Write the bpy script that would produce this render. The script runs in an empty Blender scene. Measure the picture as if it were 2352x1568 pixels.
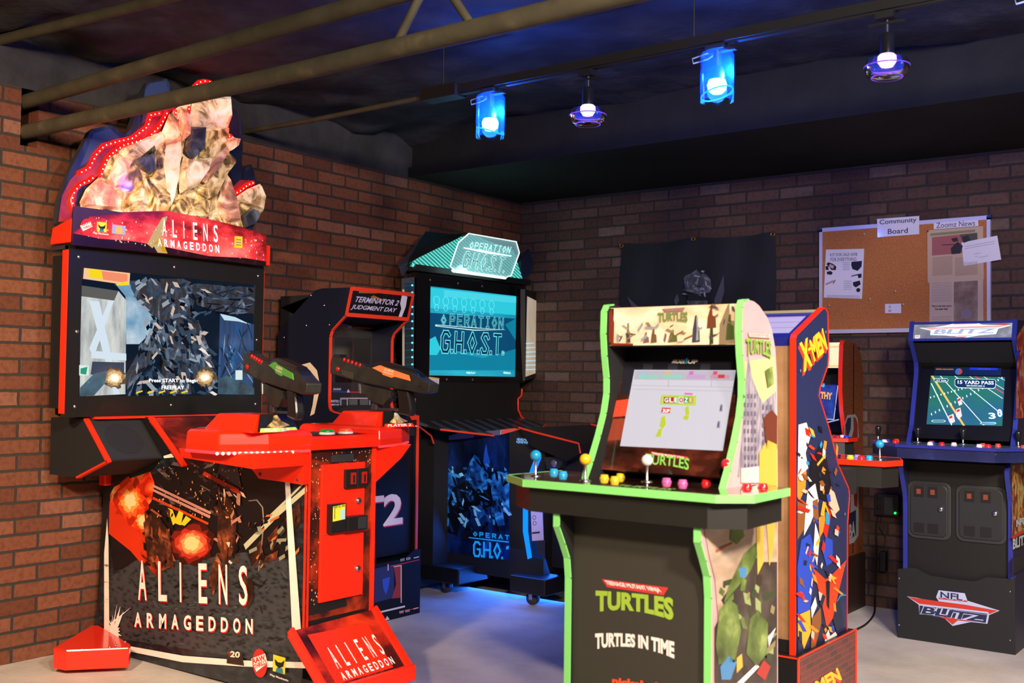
import bpy, bmesh, math, random
from mathutils import Vector, Matrix, noise
random.seed(7)
SC = bpy.context.scene
COL = SC.collection
# ---------------------------------------------------------------- camera
FPX, PIT, ROL, YAW = 2484.75, 0.03575898, 0.01228642, 0.64534671
CAM = Vector((4.4884, -6.0483, 1.23))
_fw = Vector((-math.sin(YAW)*math.cos(PIT), math.cos(YAW)*math.cos(PIT), math.sin(PIT)))
_r0 = Vector((math.cos(YAW), math.sin(YAW), 0)); _u0 = _r0.cross(_fw)
_r = _r0*math.cos(ROL) + _u0*math.sin(ROL); _u = -_r0*math.sin(ROL) + _u0*math.cos(ROL)
cd = bpy.data.cameras.new('camera'); cam = bpy.data.objects.new('camera', cd); COL.objects.link(cam)
cd.sensor_width = 36; cd.lens = FPX/2352*36
cam.matrix_world = Matrix(((_r.x, _u.x, -_fw.x, CAM.x), (_r.y, _u.y, -_fw.y, CAM.y), (_r.z, _u.z, -_fw.z, CAM.z), (0, 0, 0, 1)))
cd.dof.use_dof = True; cd.dof.focus_distance = 5.0; cd.dof.aperture_fstop = 3.2
cd.clip_start = 0.05
SC.camera = cam
def on(x, y, ax, val):
    """photo measurement -> point of a known wall/panel plane (axis ax at val)"""
    d = _r*((x-1176)/FPX) - _u*((y-784)/FPX) + _fw
    t = (val-CAM[ax])/d[ax]
    return CAM + d*t
def onp(x, y, o, n):
    d = _r*((x-1176)/FPX) - _u*((y-784)/FPX) + _fw
    return CAM + d*((o-CAM).dot(n)/d.dot(n))
# ---------------------------------------------------------------- materials
def C(h):
    h = h.lstrip('#'); v = [int(h[i:i+2], 16)/255 for i in (0, 2, 4)]
    return tuple((c/12.92 if c <= .04045 else ((c+.055)/1.055)**2.4) for c in v)+(1,)
MATS = {}
def M(name, col='#808080', rough=.5, metal=0, emit=0, ecol=None, spec=.5, coat=0, alpha=1, trans=0):
    if name in MATS: return MATS[name]
    m = bpy.data.materials.new(name); m.use_nodes = True
    b = m.node_tree.nodes['Principled BSDF']
    c = C(col) if isinstance(col, str) else col
    b.inputs['Base Color'].default_value = c
    b.inputs['Roughness'].default_value = rough; b.inputs['Metallic'].default_value = metal
    b.inputs['Specular IOR Level'].default_value = spec
    if coat: b.inputs['Coat Weight'].default_value = coat; b.inputs['Coat Roughness'].default_value = .06
    if emit:
        e = C(ecol) if ecol else c
        if emit >= .3: b.inputs['Base Color'].default_value = tuple(v*.12 for v in c[:3])+(1,)
        b.inputs['Emission Color'].default_value = e; b.inputs['Emission Strength'].default_value = emit
    if alpha < 1: b.inputs['Alpha'].default_value = alpha
    if trans: b.inputs['Transmission Weight'].default_value = trans
    MATS[name] = m; return m
def MN(name, stops, scale=6, detail=6, rough=.45, emit=0, stretch=(1, 1, 1), bump=0, kind='noise', dist=0, coat=0, metal=0, spec=.5, bscale=None, nrough=.6):
    """noise driven colour ramp, object coordinates"""
    if name in MATS: return MATS[name]
    m = bpy.data.materials.new(name); m.use_nodes = True; nt = m.node_tree; b = nt.nodes['Principled BSDF']
    tc = nt.nodes.new('ShaderNodeTexCoord'); mp = nt.nodes.new('ShaderNodeMapping'); mp.inputs['Scale'].default_value = stretch
    nt.links.new(tc.outputs['Object'], mp.inputs['Vector'])
    if kind == 'noise':
        t = nt.nodes.new('ShaderNodeTexNoise'); t.inputs['Scale'].default_value = scale; t.inputs['Detail'].default_value = detail
        t.inputs['Distortion'].default_value = dist; t.inputs['Roughness'].default_value = nrough; out = t.outputs['Fac']
    elif kind == 'voronoi':
        t = nt.nodes.new('ShaderNodeTexVoronoi'); t.inputs['Scale'].default_value = scale; out = t.outputs['Distance']
    else:
        t = nt.nodes.new('ShaderNodeTexWave'); t.bands_direction = 'DIAGONAL'; t.inputs['Scale'].default_value = scale; t.inputs['Distortion'].default_value = dist; t.inputs['Detail'].default_value = detail; out = t.outputs['Fac']
    nt.links.new(mp.outputs[0], t.inputs['Vector'])
    r = nt.nodes.new('ShaderNodeValToRGB'); nt.links.new(out, r.inputs[0])
    els = r.color_ramp.elements
    while len(els) < len(stops): els.new(.5)
    for e, (p, c) in zip(els, stops): e.position = p; e.color = C(c)
    nt.links.new(r.outputs[0], b.inputs['Base Color']); b.inputs['Roughness'].default_value = rough; b.inputs['Metallic'].default_value = metal
    b.inputs['Specular IOR Level'].default_value = spec
    if coat: b.inputs['Coat Weight'].default_value = coat; b.inputs['Coat Roughness'].default_value = .06
    if emit:
        nt.links.new(r.outputs[0], b.inputs['Emission Color']); b.inputs['Emission Strength'].default_value = emit
        if emit >= .6:
            for l in list(b.inputs['Base Color'].links): nt.links.remove(l)
            b.inputs['Base Color'].default_value = (.02, .02, .022, 1)
    if bump:
        bp = nt.nodes.new('ShaderNodeBump'); bp.inputs['Strength'].default_value = bump; bp.inputs['Distance'].default_value = .01
        if bscale:
            t2 = nt.nodes.new('ShaderNodeTexNoise'); t2.inputs['Scale'].default_value = bscale; t2.inputs['Detail'].default_value = 8
            nt.links.new(tc.outputs['Object'], t2.inputs['Vector']); out = t2.outputs['Fac']
        nt.links.new(out, bp.inputs['Height']); nt.links.new(bp.outputs[0], b.inputs['Normal'])
    MATS[name] = m; return m
def brick_mat(name, axis, cols):
    m = bpy.data.materials.new(name); m.use_nodes = True; nt = m.node_tree; b = nt.nodes['Principled BSDF']; L = nt.links.new
    g = nt.nodes.new('ShaderNodeNewGeometry'); s = nt.nodes.new('ShaderNodeSeparateXYZ'); L(g.outputs['Position'], s.inputs[0])
    c = nt.nodes.new('ShaderNodeCombineXYZ'); L(s.outputs[axis], c.inputs[0]); L(s.outputs[2], c.inputs[1])
    nz = nt.nodes.new('ShaderNodeTexNoise'); nz.inputs['Scale'].default_value = 22; nz.inputs['Detail'].default_value = 4; L(c.outputs[0], nz.inputs['Vector'])
    ad = nt.nodes.new('ShaderNodeVectorMath'); ad.operation = 'MULTIPLY_ADD'; L(nz.outputs['Color'], ad.inputs[0]); ad.inputs[1].default_value = (.008, .008, 0); L(c.outputs[0], ad.inputs[2])
    of = nt.nodes.new('ShaderNodeVectorMath'); of.operation = 'ADD'; L(ad.outputs[0], of.inputs[0]); of.inputs[1].default_value = (20.03, 3.016 if axis == 1 else 3.02, 0)
    br = nt.nodes.new('ShaderNodeTexBrick'); L(of.outputs[0], br.inputs['Vector'])
    br.inputs['Scale'].default_value = 1; br.inputs['Mortar Size'].default_value = .0075; br.inputs['Mortar Smooth'].default_value = .4; br.inputs['Bias'].default_value = -.1
    br.inputs['Brick Width'].default_value = .212; br.inputs['Row Height'].default_value = .0685
    br.inputs['Color1'].default_value = (0, 0, 0, 1); br.inputs['Color2'].default_value = (1, 1, 1, 1); br.inputs['Mortar'].default_value = (.5, .5, .5, 1)
    r = nt.nodes.new('ShaderNodeValToRGB'); L(br.outputs['Color'], r.inputs[0]); e = r.color_ramp.elements
    for _ in range(3): e.new(.5)
    for x, (p, h) in zip(e, zip((0, .4, .75, .9, 1), cols)): x.position = p; x.color = C(h)
    n2 = nt.nodes.new('ShaderNodeTexNoise'); n2.inputs['Scale'].default_value = 45; n2.inputs['Detail'].default_value = 6; L(g.outputs['Position'], n2.inputs['Vector'])
    mx = nt.nodes.new('ShaderNodeMix'); mx.data_type = 'RGBA'; mx.blend_type = 'MULTIPLY'; mx.inputs[0].default_value = .55
    r2 = nt.nodes.new('ShaderNodeValToRGB'); L(n2.outputs['Fac'], r2.inputs[0]); r2.color_ramp.elements[0].position = .3; r2.color_ramp.elements[0].color = (.45, .42, .4, 1); r2.color_ramp.elements[1].position = .55; r2.color_ramp.elements[1].color = (1, 1, 1, 1)
    L(r.outputs[0], mx.inputs[6]); L(r2.outputs[0], mx.inputs[7])
    m2 = nt.nodes.new('ShaderNodeMix'); m2.data_type = 'RGBA'; L(br.outputs['Fac'], m2.inputs[0]); L(mx.outputs[2], m2.inputs[6]); m2.inputs[7].default_value = C('#332e2b')
    L(m2.outputs[2], b.inputs['Base Color']); b.inputs['Roughness'].default_value = .75; b.inputs['Specular IOR Level'].default_value = .3
    iv = nt.nodes.new('ShaderNodeMath'); iv.operation = 'MULTIPLY_ADD'; L(br.outputs['Fac'], iv.inputs[0]); iv.inputs[1].default_value = -1; L(n2.outputs['Fac'], iv.inputs[2])
    bp = nt.nodes.new('ShaderNodeBump'); bp.inputs['Strength'].default_value = .5; bp.inputs['Distance'].default_value = .006; L(iv.outputs[0], bp.inputs['Height']); L(bp.outputs[0], b.inputs['Normal'])
    return m
# ---------------------------------------------------------------- mesh builder
ORG = {}
class MB:
    def __init__(s): s.v = []; s.f = []; s.m = []; s.s = []; s.ms = []; s.layer = 0
    def mi(s, m):
        if m not in s.ms: s.ms.append(m)
        return s.ms.index(m)
    def add(s, vs, fs, m, sm=False):
        o = len(s.v); s.v += [Vector(v) for v in vs]; i = s.mi(m)
        for f in fs: s.f.append([o+k for k in f]); s.m.append(i); s.s.append(sm)
        return s
    def poly(s, pts, m):
        # printed layers: each one lies a hair above the one before
        P = [Vector(p) for p in pts]; n = Vector()
        for a, b in zip(P, P[1:]+P[:1]): n += Vector(((a.y-b.y)*(a.z+b.z), (a.z-b.z)*(a.x+b.x), (a.x-b.x)*(a.y+b.y)))
        if n.length > 0:
            n.normalize(); n = n if n.dot(CAM-P[0]) > 0 else -n; P = [p+n*(min(s.layer, 60)*5e-5) for p in P]; s.layer += 1
        return s.add(P, [list(range(len(P)))], m)
    def box(s, a, b, m):
        x0, y0, z0 = [min(p, q) for p, q in zip(a, b)]; x1, y1, z1 = [max(p, q) for p, q in zip(a, b)]
        return s.add([(x0,y0,z0),(x1,y0,z0),(x1,y1,z0),(x0,y1,z0),(x0,y0,z1),(x1,y0,z1),(x1,y1,z1),(x0,y1,z1)],
                     [(3,2,1,0),(4,5,6,7),(0,1,5,4),(1,2,6,5),(2,3,7,6),(3,0,4,7)], m)
    def obox(s, c, U, V, W, m):
        """box with half vectors U V W around c"""
        c, U, V, W = Vector(c), Vector(U), Vector(V), Vector(W)
        P = [c+a*U+b*V+d*W for d in (-1, 1) for a, b in ((-1, -1), (1, -1), (1, 1), (-1, 1))]
        return s.add(P, [(3,2,1,0),(4,5,6,7),(0,1,5,4),(1,2,6,5),(2,3,7,6),(3,0,4,7)], m)
    def prism(s, pts, d, m, rim=None, sm=False):
        """pts 3D loop swept by vector d"""
        pts = [Vector(p) for p in pts]; d = Vector(d); n = len(pts)
        s.add(pts+[p+d for p in pts], [list(range(n))[::-1], list(range(n, 2*n))], m)
        return s.add(pts+[p+d for p in pts], [(i, (i+1) % n, n+(i+1) % n, n+i) for i in range(n)], rim or m, sm)
    def strip(s, pts, ax, w, t, m, closed=False):
        """flat moulding along pts: w wide along ax (centred), t thick"""
        pts = [Vector(p) for p in pts]; ax = Vector(ax).normalized()
        seg = list(zip(pts, pts[1:]+([pts[0]] if closed else []))) if closed else list(zip(pts, pts[1:]))
        for a, b in seg:
            d = (b-a)
            if d.length < 1e-6: continue
            d.normalize(); n = ax.cross(d).normalized()
            s.obox((a+b)/2, ax*w/2, n*t/2, (b-a)/2+d*t*.4, m)
        return s
    def tube(s, pts, r, m, k=10, caps=True):
        pts = [Vector(p) for p in pts]; n = len(pts); R = r if isinstance(r, (list, tuple)) else [r]*n
        ref = None; vs = []
        for i, p in enumerate(pts):
            t = (pts[min(i+1, n-1)]-pts[max(i-1, 0)]).normalized()
            if ref is None: ref = t.orthogonal().normalized()
            ref = (ref - t*ref.dot(t)).normalized(); q = t.cross(ref)
            vs += [p+(ref*math.cos(2*math.pi*j/k)+q*math.sin(2*math.pi*j/k))*R[i] for j in range(k)]
        s.add(vs, [(i*k+j, i*k+(j+1) % k, (i+1)*k+(j+1) % k, (i+1)*k+j) for i in range(n-1) for j in range(k)], m, True)
        if caps: s.add(vs[:k]+vs[-k:], [list(range(k))[::-1], list(range(k, 2*k))], m)
        return s
    def lathe(s, c, prof, m, k=20, ax=(0, 0, 1), sm=True):
        """prof = [(r,h)] around axis ax from c"""
        c = Vector(c); ax = Vector(ax).normalized(); a = ax.orthogonal().normalized(); b = ax.cross(a); vs = []
        for r, h in prof: vs += [c+ax*h+(a*math.cos(2*math.pi*j/k)+b*math.sin(2*math.pi*j/k))*max(r, 1e-5) for j in range(k)]
        return s.add(vs, [(i*k+j, i*k+(j+1) % k, (i+1)*k+(j+1) % k, (i+1)*k+j) for i in range(len(prof)-1) for j in range(k)], m, sm)
    def ball(s, c, r, m, k=18, sc=(1, 1, 1)):
        c = Vector(c); n = k//2; vs = []
        for i in range(n+1):
            t = math.pi*i/n
            vs += [c+Vector((sc[0]*math.sin(t)*math.cos(2*math.pi*j/k), sc[1]*math.sin(t)*math.sin(2*math.pi*j/k), -sc[2]*math.cos(t)))*r for j in range(k)]
        return s.add(vs, [(i*k+j, i*k+(j+1) % k, (i+1)*k+(j+1) % k, (i+1)*k+j) for i in range(n) for j in range(k)], m, True)
    def disc(s, c, r, n, m, k=20):
        c = Vector(c); n = Vector(n).normalized(); a = n.orthogonal().normalized(); b = n.cross(a)
        return s.poly([c+(a*math.cos(2*math.pi*j/k)+b*math.sin(2*math.pi*j/k))*r for j in range(k)], m)
    def build(s, name, par=None, org=None, bevel=0, seg=2):
        org = Vector(org) if org is not None else (ORG[par.name].copy() if par else Vector((0, 0, 0)))
        me = bpy.data.meshes.new(name); me.from_pydata([tuple(v-org) for v in s.v], [], s.f)
        for m in s.ms: me.materials.append(m)
        for p, i, sm in zip(me.polygons, s.m, s.s): p.material_index = i; p.use_smooth = sm
        me.validate(); me.update()
        o = bpy.data.objects.new(name, me); COL.objects.link(o); ORG[o.name] = org
        if par: o.parent = par; o.location = org-ORG[par.name]
        else: o.location = org
        if bevel:
            bm = bmesh.new(); bm.from_mesh(me); bmesh.ops.remove_doubles(bm, verts=bm.verts, dist=1e-5); bm.to_mesh(me); bm.free()
            b = o.modifiers.new('bevel', 'BEVEL'); b.width = bevel; b.segments = seg; b.limit_method = 'ANGLE'; b.angle_limit = .6
        return o
def tag(o, label=None, cat=None, group=None, kind=None):
    if label: o['label'] = label
    if cat: o['category'] = cat
    if group: o['group'] = group
    if kind: o['kind'] = kind
    return o
def thing(name, loc, label, cat, group=None):
    o = bpy.data.objects.new(name, None); COL.objects.link(o); o.location = loc; o.empty_display_size = .1
    ORG[o.name] = Vector(loc); return tag(o, label, cat, group)
def inst(src, par, loc):
    """another copy of a small part (mesh data shared) and its sub-parts"""
    c = src.copy(); COL.objects.link(c); c.parent = par; c.location = Vector(loc)-ORG[par.name]; ORG[c.name] = Vector(loc)
    for ch in src.children:
        d = ch.copy(); COL.objects.link(d); d.parent = c
    return c
# ---------------------------------------------------------------- lettering
_TX = {}
def glyphs(s, bold=0.0):
    k = (s, bold)
    if k not in _TX:
        cu = bpy.data.curves.new('t', 'FONT'); cu.body = s; cu.resolution_u = 3; cu.offset = bold; cu.fill_mode = 'FRONT'
        o = bpy.data.objects.new('t', cu); COL.objects.link(o); bpy.context.view_layer.update()
        me = bpy.data.meshes.new_from_object(o.evaluated_get(bpy.context.evaluated_depsgraph_get()))
        vs = [(v.co.x, v.co.y) for v in me.vertices]; fs = [list(p.vertices) for p in me.polygons]
        bpy.data.objects.remove(o); bpy.data.curves.remove(cu); bpy.data.meshes.remove(me)
        x0, x1 = min(v[0] for v in vs), max(v[0] for v in vs); y0, y1 = min(v[1] for v in vs), max(v[1] for v in vs)
        _TX[k] = ([((x-x0)/(x1-x0), (y-y0)/(y1-y0)) for x, y in vs], fs)
    return _TX[k]
def text(mb, s, bl, br, tl, m, off=.001, bold=0, warp=None, sub=True):
    """fit the word into the parallelogram bottom-left, bottom-right, top-left"""
    vs, fs = glyphs(s, bold); bl, br, tl = Vector(bl), Vector(br), Vector(tl); U, V = br-bl, tl-bl; N = U.cross(V).normalized()*(off+min(mb.layer, 60)*5e-5); mb.layer += 1
    out = []
    for a, b in vs:
        if warp: a, b = warp(a, b)
        out.append(bl+U*a+V*b+N)
    mb.add(out, fs, m)
STR = {'G': [[(1,.85),(.75,1),(.25,1),(0,.75),(0,.2),(.2,0),(.8,0),(1,.2),(1,.5),(.6,.5)]], 'H': [[(0,0),(0,1)],[(1,0),(1,1)],[(0,.5),(1,.5)]],
       'O': [[(.5,0),(0,.5),(.5,1),(1,.5),(.5,0)]], 'S': [[(1,.8),(.8,1),(.3,1),(.05,.8),(.95,.25),(.75,0),(.2,0),(0,.2)]], 'T': [[(0,1),(1,1)],[(.5,1),(.5,0)]],
       'P': [[(0,0),(0,1),(.8,1),(1,.8),(.8,.5),(0,.5)]], 'E': [[(1,1),(0,1),(0,0),(1,0)],[(0,.5),(.8,.5)]], 'R': [[(0,0),(0,1),(.8,1),(1,.8),(.8,.5),(0,.5)],[(.5,.5),(1,0)]],
       'A': [[(0,0),(.5,1),(1,0)],[(.2,.35),(.8,.35)]], 'I': [[(.5,0),(.5,1)],[(.2,0),(.8,0)],[(.2,1),(.8,1)]], 'N': [[(0,0),(0,1),(1,0),(1,1)]], '.': [[(.1,0),(.1,.06)]]}
def strokes(mb, s, bl, br, tl, w, m, off=.001, gap=.45, dotw=.25):
    """stroke lettering, w = stroke width in metres"""
    bl, br, tl = Vector(bl), Vector(br), Vector(tl); U, V = br-bl, tl-bl; N = U.cross(V).normalized(); off += min(mb.layer, 60)*5e-5; mb.layer += 4
    ws = [dotw if c == '.' else 1 for c in s]; tot = sum(ws)+gap*(len(s)-1); x = 0
    for c, cw in zip(s, ws):
        for ln in STR[c]:
            P = [bl+U*((x+a*(1 if c != '.' else 1)*1)/tot)+V*b for a, b in ln]
            for p, q in zip(P, P[1:]):
                d = (q-p); L = d.length; d.normalize(); n = N.cross(d)*w/2; e = d*w*.42
                off += 4e-6; mb.add([p-n-e+N*off, q-n+e+N*off, q+n+e+N*off, p+n-e+N*off], [(0, 1, 2, 3)], m)
        x += cw+gap
def arch(h, sag=.0, grow=0):
    return lambda a, b: (a, b*(1+grow*(abs(a-.5)*2)**2) - h*(2*a-1)**2 + sag)
def pp(plane, *px, off=0.0):
    """photo points -> 3D points lying on the plane (axis, value), lifted off towards the room"""
    ax, v = plane
    return [on(x, y, ax, v+off) for x, y in px]

def slivers(mb, F, box, n, mats, L=(8, 26), W=(2, 6), ang=None, d=5, seed=1, keep=None):
    """many small tapered chips of colour, generic clutter inside a photo-space box of a printed plane"""
    R = random.Random(seed); x0, y0, x1, y1 = box
    for i in range(n):
        x, y = R.uniform(x0, x1), R.uniform(y0, y1)
        if keep and not keep(x, y): continue
        t = R.uniform(0, math.pi) if ang is None else R.gauss(ang, .45); l, w = R.uniform(*L)/2, R.uniform(*W)/2
        u, v = (math.cos(t)*l, math.sin(t)*l), (-math.sin(t)*w, math.cos(t)*w); k = R.uniform(.2, .9)
        P = F((x-u[0]+v[0], y-u[1]+v[1]), (x+u[0]*k+v[0], y+u[1]*k+v[1]), (x+u[0]-v[0], y+u[1]-v[1]), (x-u[0]*k-v[0], y-u[1]*k-v[1]), d=d)
        mb.layer = 20+i % 38; mb.poly(P, R.choice(mats))
def blob(mb, F, cx, cy, rx, ry, mats, d=5, seed=3, n=26, rag=.3):
    """ragged concentric burst, outer to inner"""
    R = random.Random(seed)
    for k, m in enumerate(mats):
        s = 1-k/len(mats)*.8; mb.poly(F(*[(cx+rx*s*math.cos(2*math.pi*i/n)*(1-rag*R.random()), cy+ry*s*math.sin(2*math.pi*i/n)*(1-rag*R.random())) for i in range(n)], d=d), m)
# ---------------------------------------------------------------- shared materials
BLK = M('black_satin', '#141414', .45); BLKM = M('black_matte', '#0e0e0f', .8); BLKG = M('black_gloss', '#0b0b0c', .12, coat=.5)
DGREY = M('dark_grey', '#2a2b2e', .5); WHT = M('white_print', '#f2ece4', .5); STEEL = M('steel', '#c8c8c8', .25, 1); GREY = M('mid_grey', '#77777c', .5)
RED = M('red_plastic', '#f4260a', .22, coat=.4, spec=.5); REDT = M('red_edge_trim', '#f22c0e', .35); ORT = M('orange_red_edge', '#d8371a', .4)
GRT = M('lime_edge_trim', '#86dc78', .4); BLT = M('blue_edge_trim', '#262f84', .35)
INK = M('ink_black', '#101012', .5); CREAM = M('cream_ink', '#efe3cb', .5)
# ---------------------------------------------------------------- room shell
concrete = MN('concrete', ((.3, '#a59f97'), (.5, '#bbb4ab'), (.62, '#c6bfb6'), (.8, '#aea79e')), scale=2.2, detail=9, rough=.7, bump=.25, bscale=60, spec=.3)
foam = MN('black_foam', ((.3, '#262628'), (.6, '#38373a'), (.8, '#444248')), scale=5, detail=8, rough=.85, bump=.8, bscale=14, spec=.2)
blackwall = MN('black_paint', ((.3, '#171717'), (.7, '#222221')), scale=3, detail=5, rough=.8, bump=.3, bscale=25, spec=.2)
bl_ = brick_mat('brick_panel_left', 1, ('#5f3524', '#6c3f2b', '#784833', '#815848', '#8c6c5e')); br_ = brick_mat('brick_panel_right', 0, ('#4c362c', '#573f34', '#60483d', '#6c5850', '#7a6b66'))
XR, YF, ZB, ZC = 8.2, -9.2, 2.467, 2.74
def struct(o): o['kind'] = 'structure'; return o
mb = MB(); mb.box((-.3, YF-.2, -.12), (XR+.2, .2, 0), concrete); struct(mb.build('floor'))
mb = MB(); PY0, PY1, PZ = -3.63, -3.552, 2.217
mb.box((-.2, YF, 0), (0, PY0, ZB), bl_); mb.box((-.2, PY1, 0), (0, .2, ZB), bl_); mb.box((-.2, PY0, 0), (0, PY1, PZ), bl_)
mb.box((-.3, PY0, PZ-.01), (-.2, PY1, ZB), blackwall); mb.box((-.3, YF, ZB), (-.004, .2, 2.95), foam)
struct(mb.build('wall_left'))
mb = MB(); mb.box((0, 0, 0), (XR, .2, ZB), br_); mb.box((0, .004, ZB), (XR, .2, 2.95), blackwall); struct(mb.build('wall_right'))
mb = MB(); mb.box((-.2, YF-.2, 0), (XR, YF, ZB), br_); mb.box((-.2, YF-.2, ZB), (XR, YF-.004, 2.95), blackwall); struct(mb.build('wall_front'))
mb = MB(); mb.box((XR, YF-.2, 0), (XR+.2, .2, ZB), bl_); mb.box((XR+.004, YF-.2, ZB), (XR+.2, .2, 2.95), blackwall); struct(mb.build('wall_back'))
# sprayed black foam ceiling, lumpy
mb = MB(); nx, ny = 150, 150; vs = []
for j in range(ny+1):
    for i in range(nx+1):
        x = -.02+(XR+.04)*i/nx; y = YF+(0-YF)*j/ny
        h = noise.fractal(Vector((x*1.3, y*1.3, 3)), 1.0, 2.0, 5)*.045+noise.noise(Vector((x*6, y*6, 9)))*.012
        near = max(0, 1-x/.9); h += -near*.10*(.6+.7*noise.noise(Vector((x*4, y*4, 1))))
        vs.append((x, y, ZC+h))
mb.add(vs, [(j*(nx+1)+i, (j+1)*(nx+1)+i, (j+1)*(nx+1)+i+1, j*(nx+1)+i+1) for j in range(ny) for i in range(nx)], foam, True)
mb.box((-.3, YF-.2, 2.93), (XR+.2, .2, 3.0), blackwall)
struct(mb.build('ceiling'))
# soffit along the right wall with a small lip on its front edge
mb = MB(); mb.box((.0, -1.13, ZB), (XR, -.002, 2.93), blackwall); mb.box((0, -1.165, ZB), (XR, -1.13, ZB+.06), blackwall); struct(mb.build('trim_1'))
# ---------------------------------------------------------------- joist, rail, lamps
olive = MN('olive_paint', ((.35, '#3c382b'), (.6, '#474233'), (.75, '#5c523c')), scale=9, detail=6, rough=.7, bump=.3, spec=.25)
j = thing('steel_joist', (0, -3.6, 2.28), 'olive open-web steel joist of two round chords, its end set into the left brick wall', 'joist')
mb = MB(); mb.tube([(-.16, -3.6, 2.283), (1.76, -3.6, 2.262), (XR, -3.6, 2.262)], .031, olive, 16); mb.build('bottom_chord', j)
mb = MB(); mb.tube([(-.16, -3.6, 2.413), (1.76, -3.6, 2.43), (XR, -3.6, 2.43)], .031, olive, 16); mb.build('top_chord', j)
for x in (2.33, 3.13, 3.93, 4.73, 5.53):
    for s in (-1, 1):
        mb = MB(); mb.tube([(x+s*.03, -3.6, 2.44), (x+s*.17, -3.6, 2.25)], .014, olive, 10); mb.build('web_bar', j)
p0 = on(0, 92, 0, 0.0)
cpt = [Vector((.0, p0.y, p0.z)), on(160, 52, 2, p0.z), on(330, 8, 2, p0.z), on(520, -40, 2, p0.z), on(900, -150, 2, p0.z)]
mb = MB(); mb.tube(cpt, .022, olive, 10); tag(mb.build('ceiling_conduit'), 'thin dark conduit on the ceiling in the upper left corner', 'conduit')
tr = thing('lighting_rail', (0, -2.425, 2.5), 'black conduit and lamp rail hung below the ceiling, carrying the blue and violet lamps', 'lighting rail')
railm = M('rail_black', '#121212', .5)
mb = MB(); mb.box((1.42, -2.447, 2.487), (XR, -2.403, 2.523), railm); mb.box((1.42, -2.437, 2.480), (XR, -2.413, 2.488), railm); mb.build('rail', tr)
mb = MB(); mb.tube([(0, -2.425, 2.505), (.5, -2.425, 2.497), (1.3, -2.425, 2.502)], .012, olive, 10); mb.build('conduit', tr)
mb = MB(); mb.box((1.26, -2.465, 2.475), (1.46, -2.385, 2.53), railm); mb.build('junction_box', tr)
for x in (1.36, 2.6, 3.7, 5.0, 6.5):
    mb = MB(); mb.tube([(x, -2.425, 2.52), (x, -2.425, 2.80)], .0025, railm, 8); mb.build('hanger_wire', tr)
glass = bpy.data.materials.new('clear_shade'); glass.use_nodes = True
nt = glass.node_tree; nt.nodes.clear(); o_ = nt.nodes.new('ShaderNodeOutputMaterial')
tp = nt.nodes.new('ShaderNodeBsdfTransparent'); tl_ = nt.nodes.new('ShaderNodeBsdfTranslucent'); gl = nt.nodes.new('ShaderNodeBsdfGlossy')
tp.inputs[0].default_value = (.82, .9, 1, 1); tl_.inputs[0].default_value = (.06, .32, 1, 1); gl.inputs['Roughness'].default_value = .08
m1 = nt.nodes.new('ShaderNodeMixShader'); m1.inputs[0].default_value = .065; nt.links.new(tp.outputs[0], m1.inputs[1]); nt.links.new(tl_.outputs[0], m1.inputs[2])
lw = nt.nodes.new('ShaderNodeLayerWeight'); lw.inputs[0].default_value = .25
m2 = nt.nodes.new('ShaderNodeMixShader'); nt.links.new(lw.outputs['Fresnel'], m2.inputs[0]); nt.links.new(m1.outputs[0], m2.inputs[1]); nt.links.new(gl.outputs[0], m2.inputs[2])
nt.links.new(m2.outputs[0], o_.inputs[0])
BLU = M('blue_bulb', '#0a6cff', .3, emit=230, ecol='#1c62ff'); VIO = M('violet_bulb', '#c080ff', .3, emit=5, ecol='#c58bff')
rimb = M('lit_glass_rim', '#2aa8ff', .2, emit=2.0, ecol='#1fa0ff'); rimv = M('violet_glass_rim', '#8a4dff', .2, emit=.9, ecol='#8a4dff')
def light(kind, name, loc, energy, col, size=.2, target=None, spot=None, blend=.5):
    l = bpy.data.lights.new(name, kind); l.energy = energy; l.color = col
    if kind == 'AREA': l.size = size
    else: l.shadow_soft_size = size
    o = bpy.data.objects.new(name, l); COL.objects.link(o); o.location = loc
    if spot: l.spot_size = spot; l.spot_blend = blend
    if target is not None: o.rotation_euler = (Vector(target)-Vector(loc)).to_track_quat('-Z', 'Y').to_euler()
    return o
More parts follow.
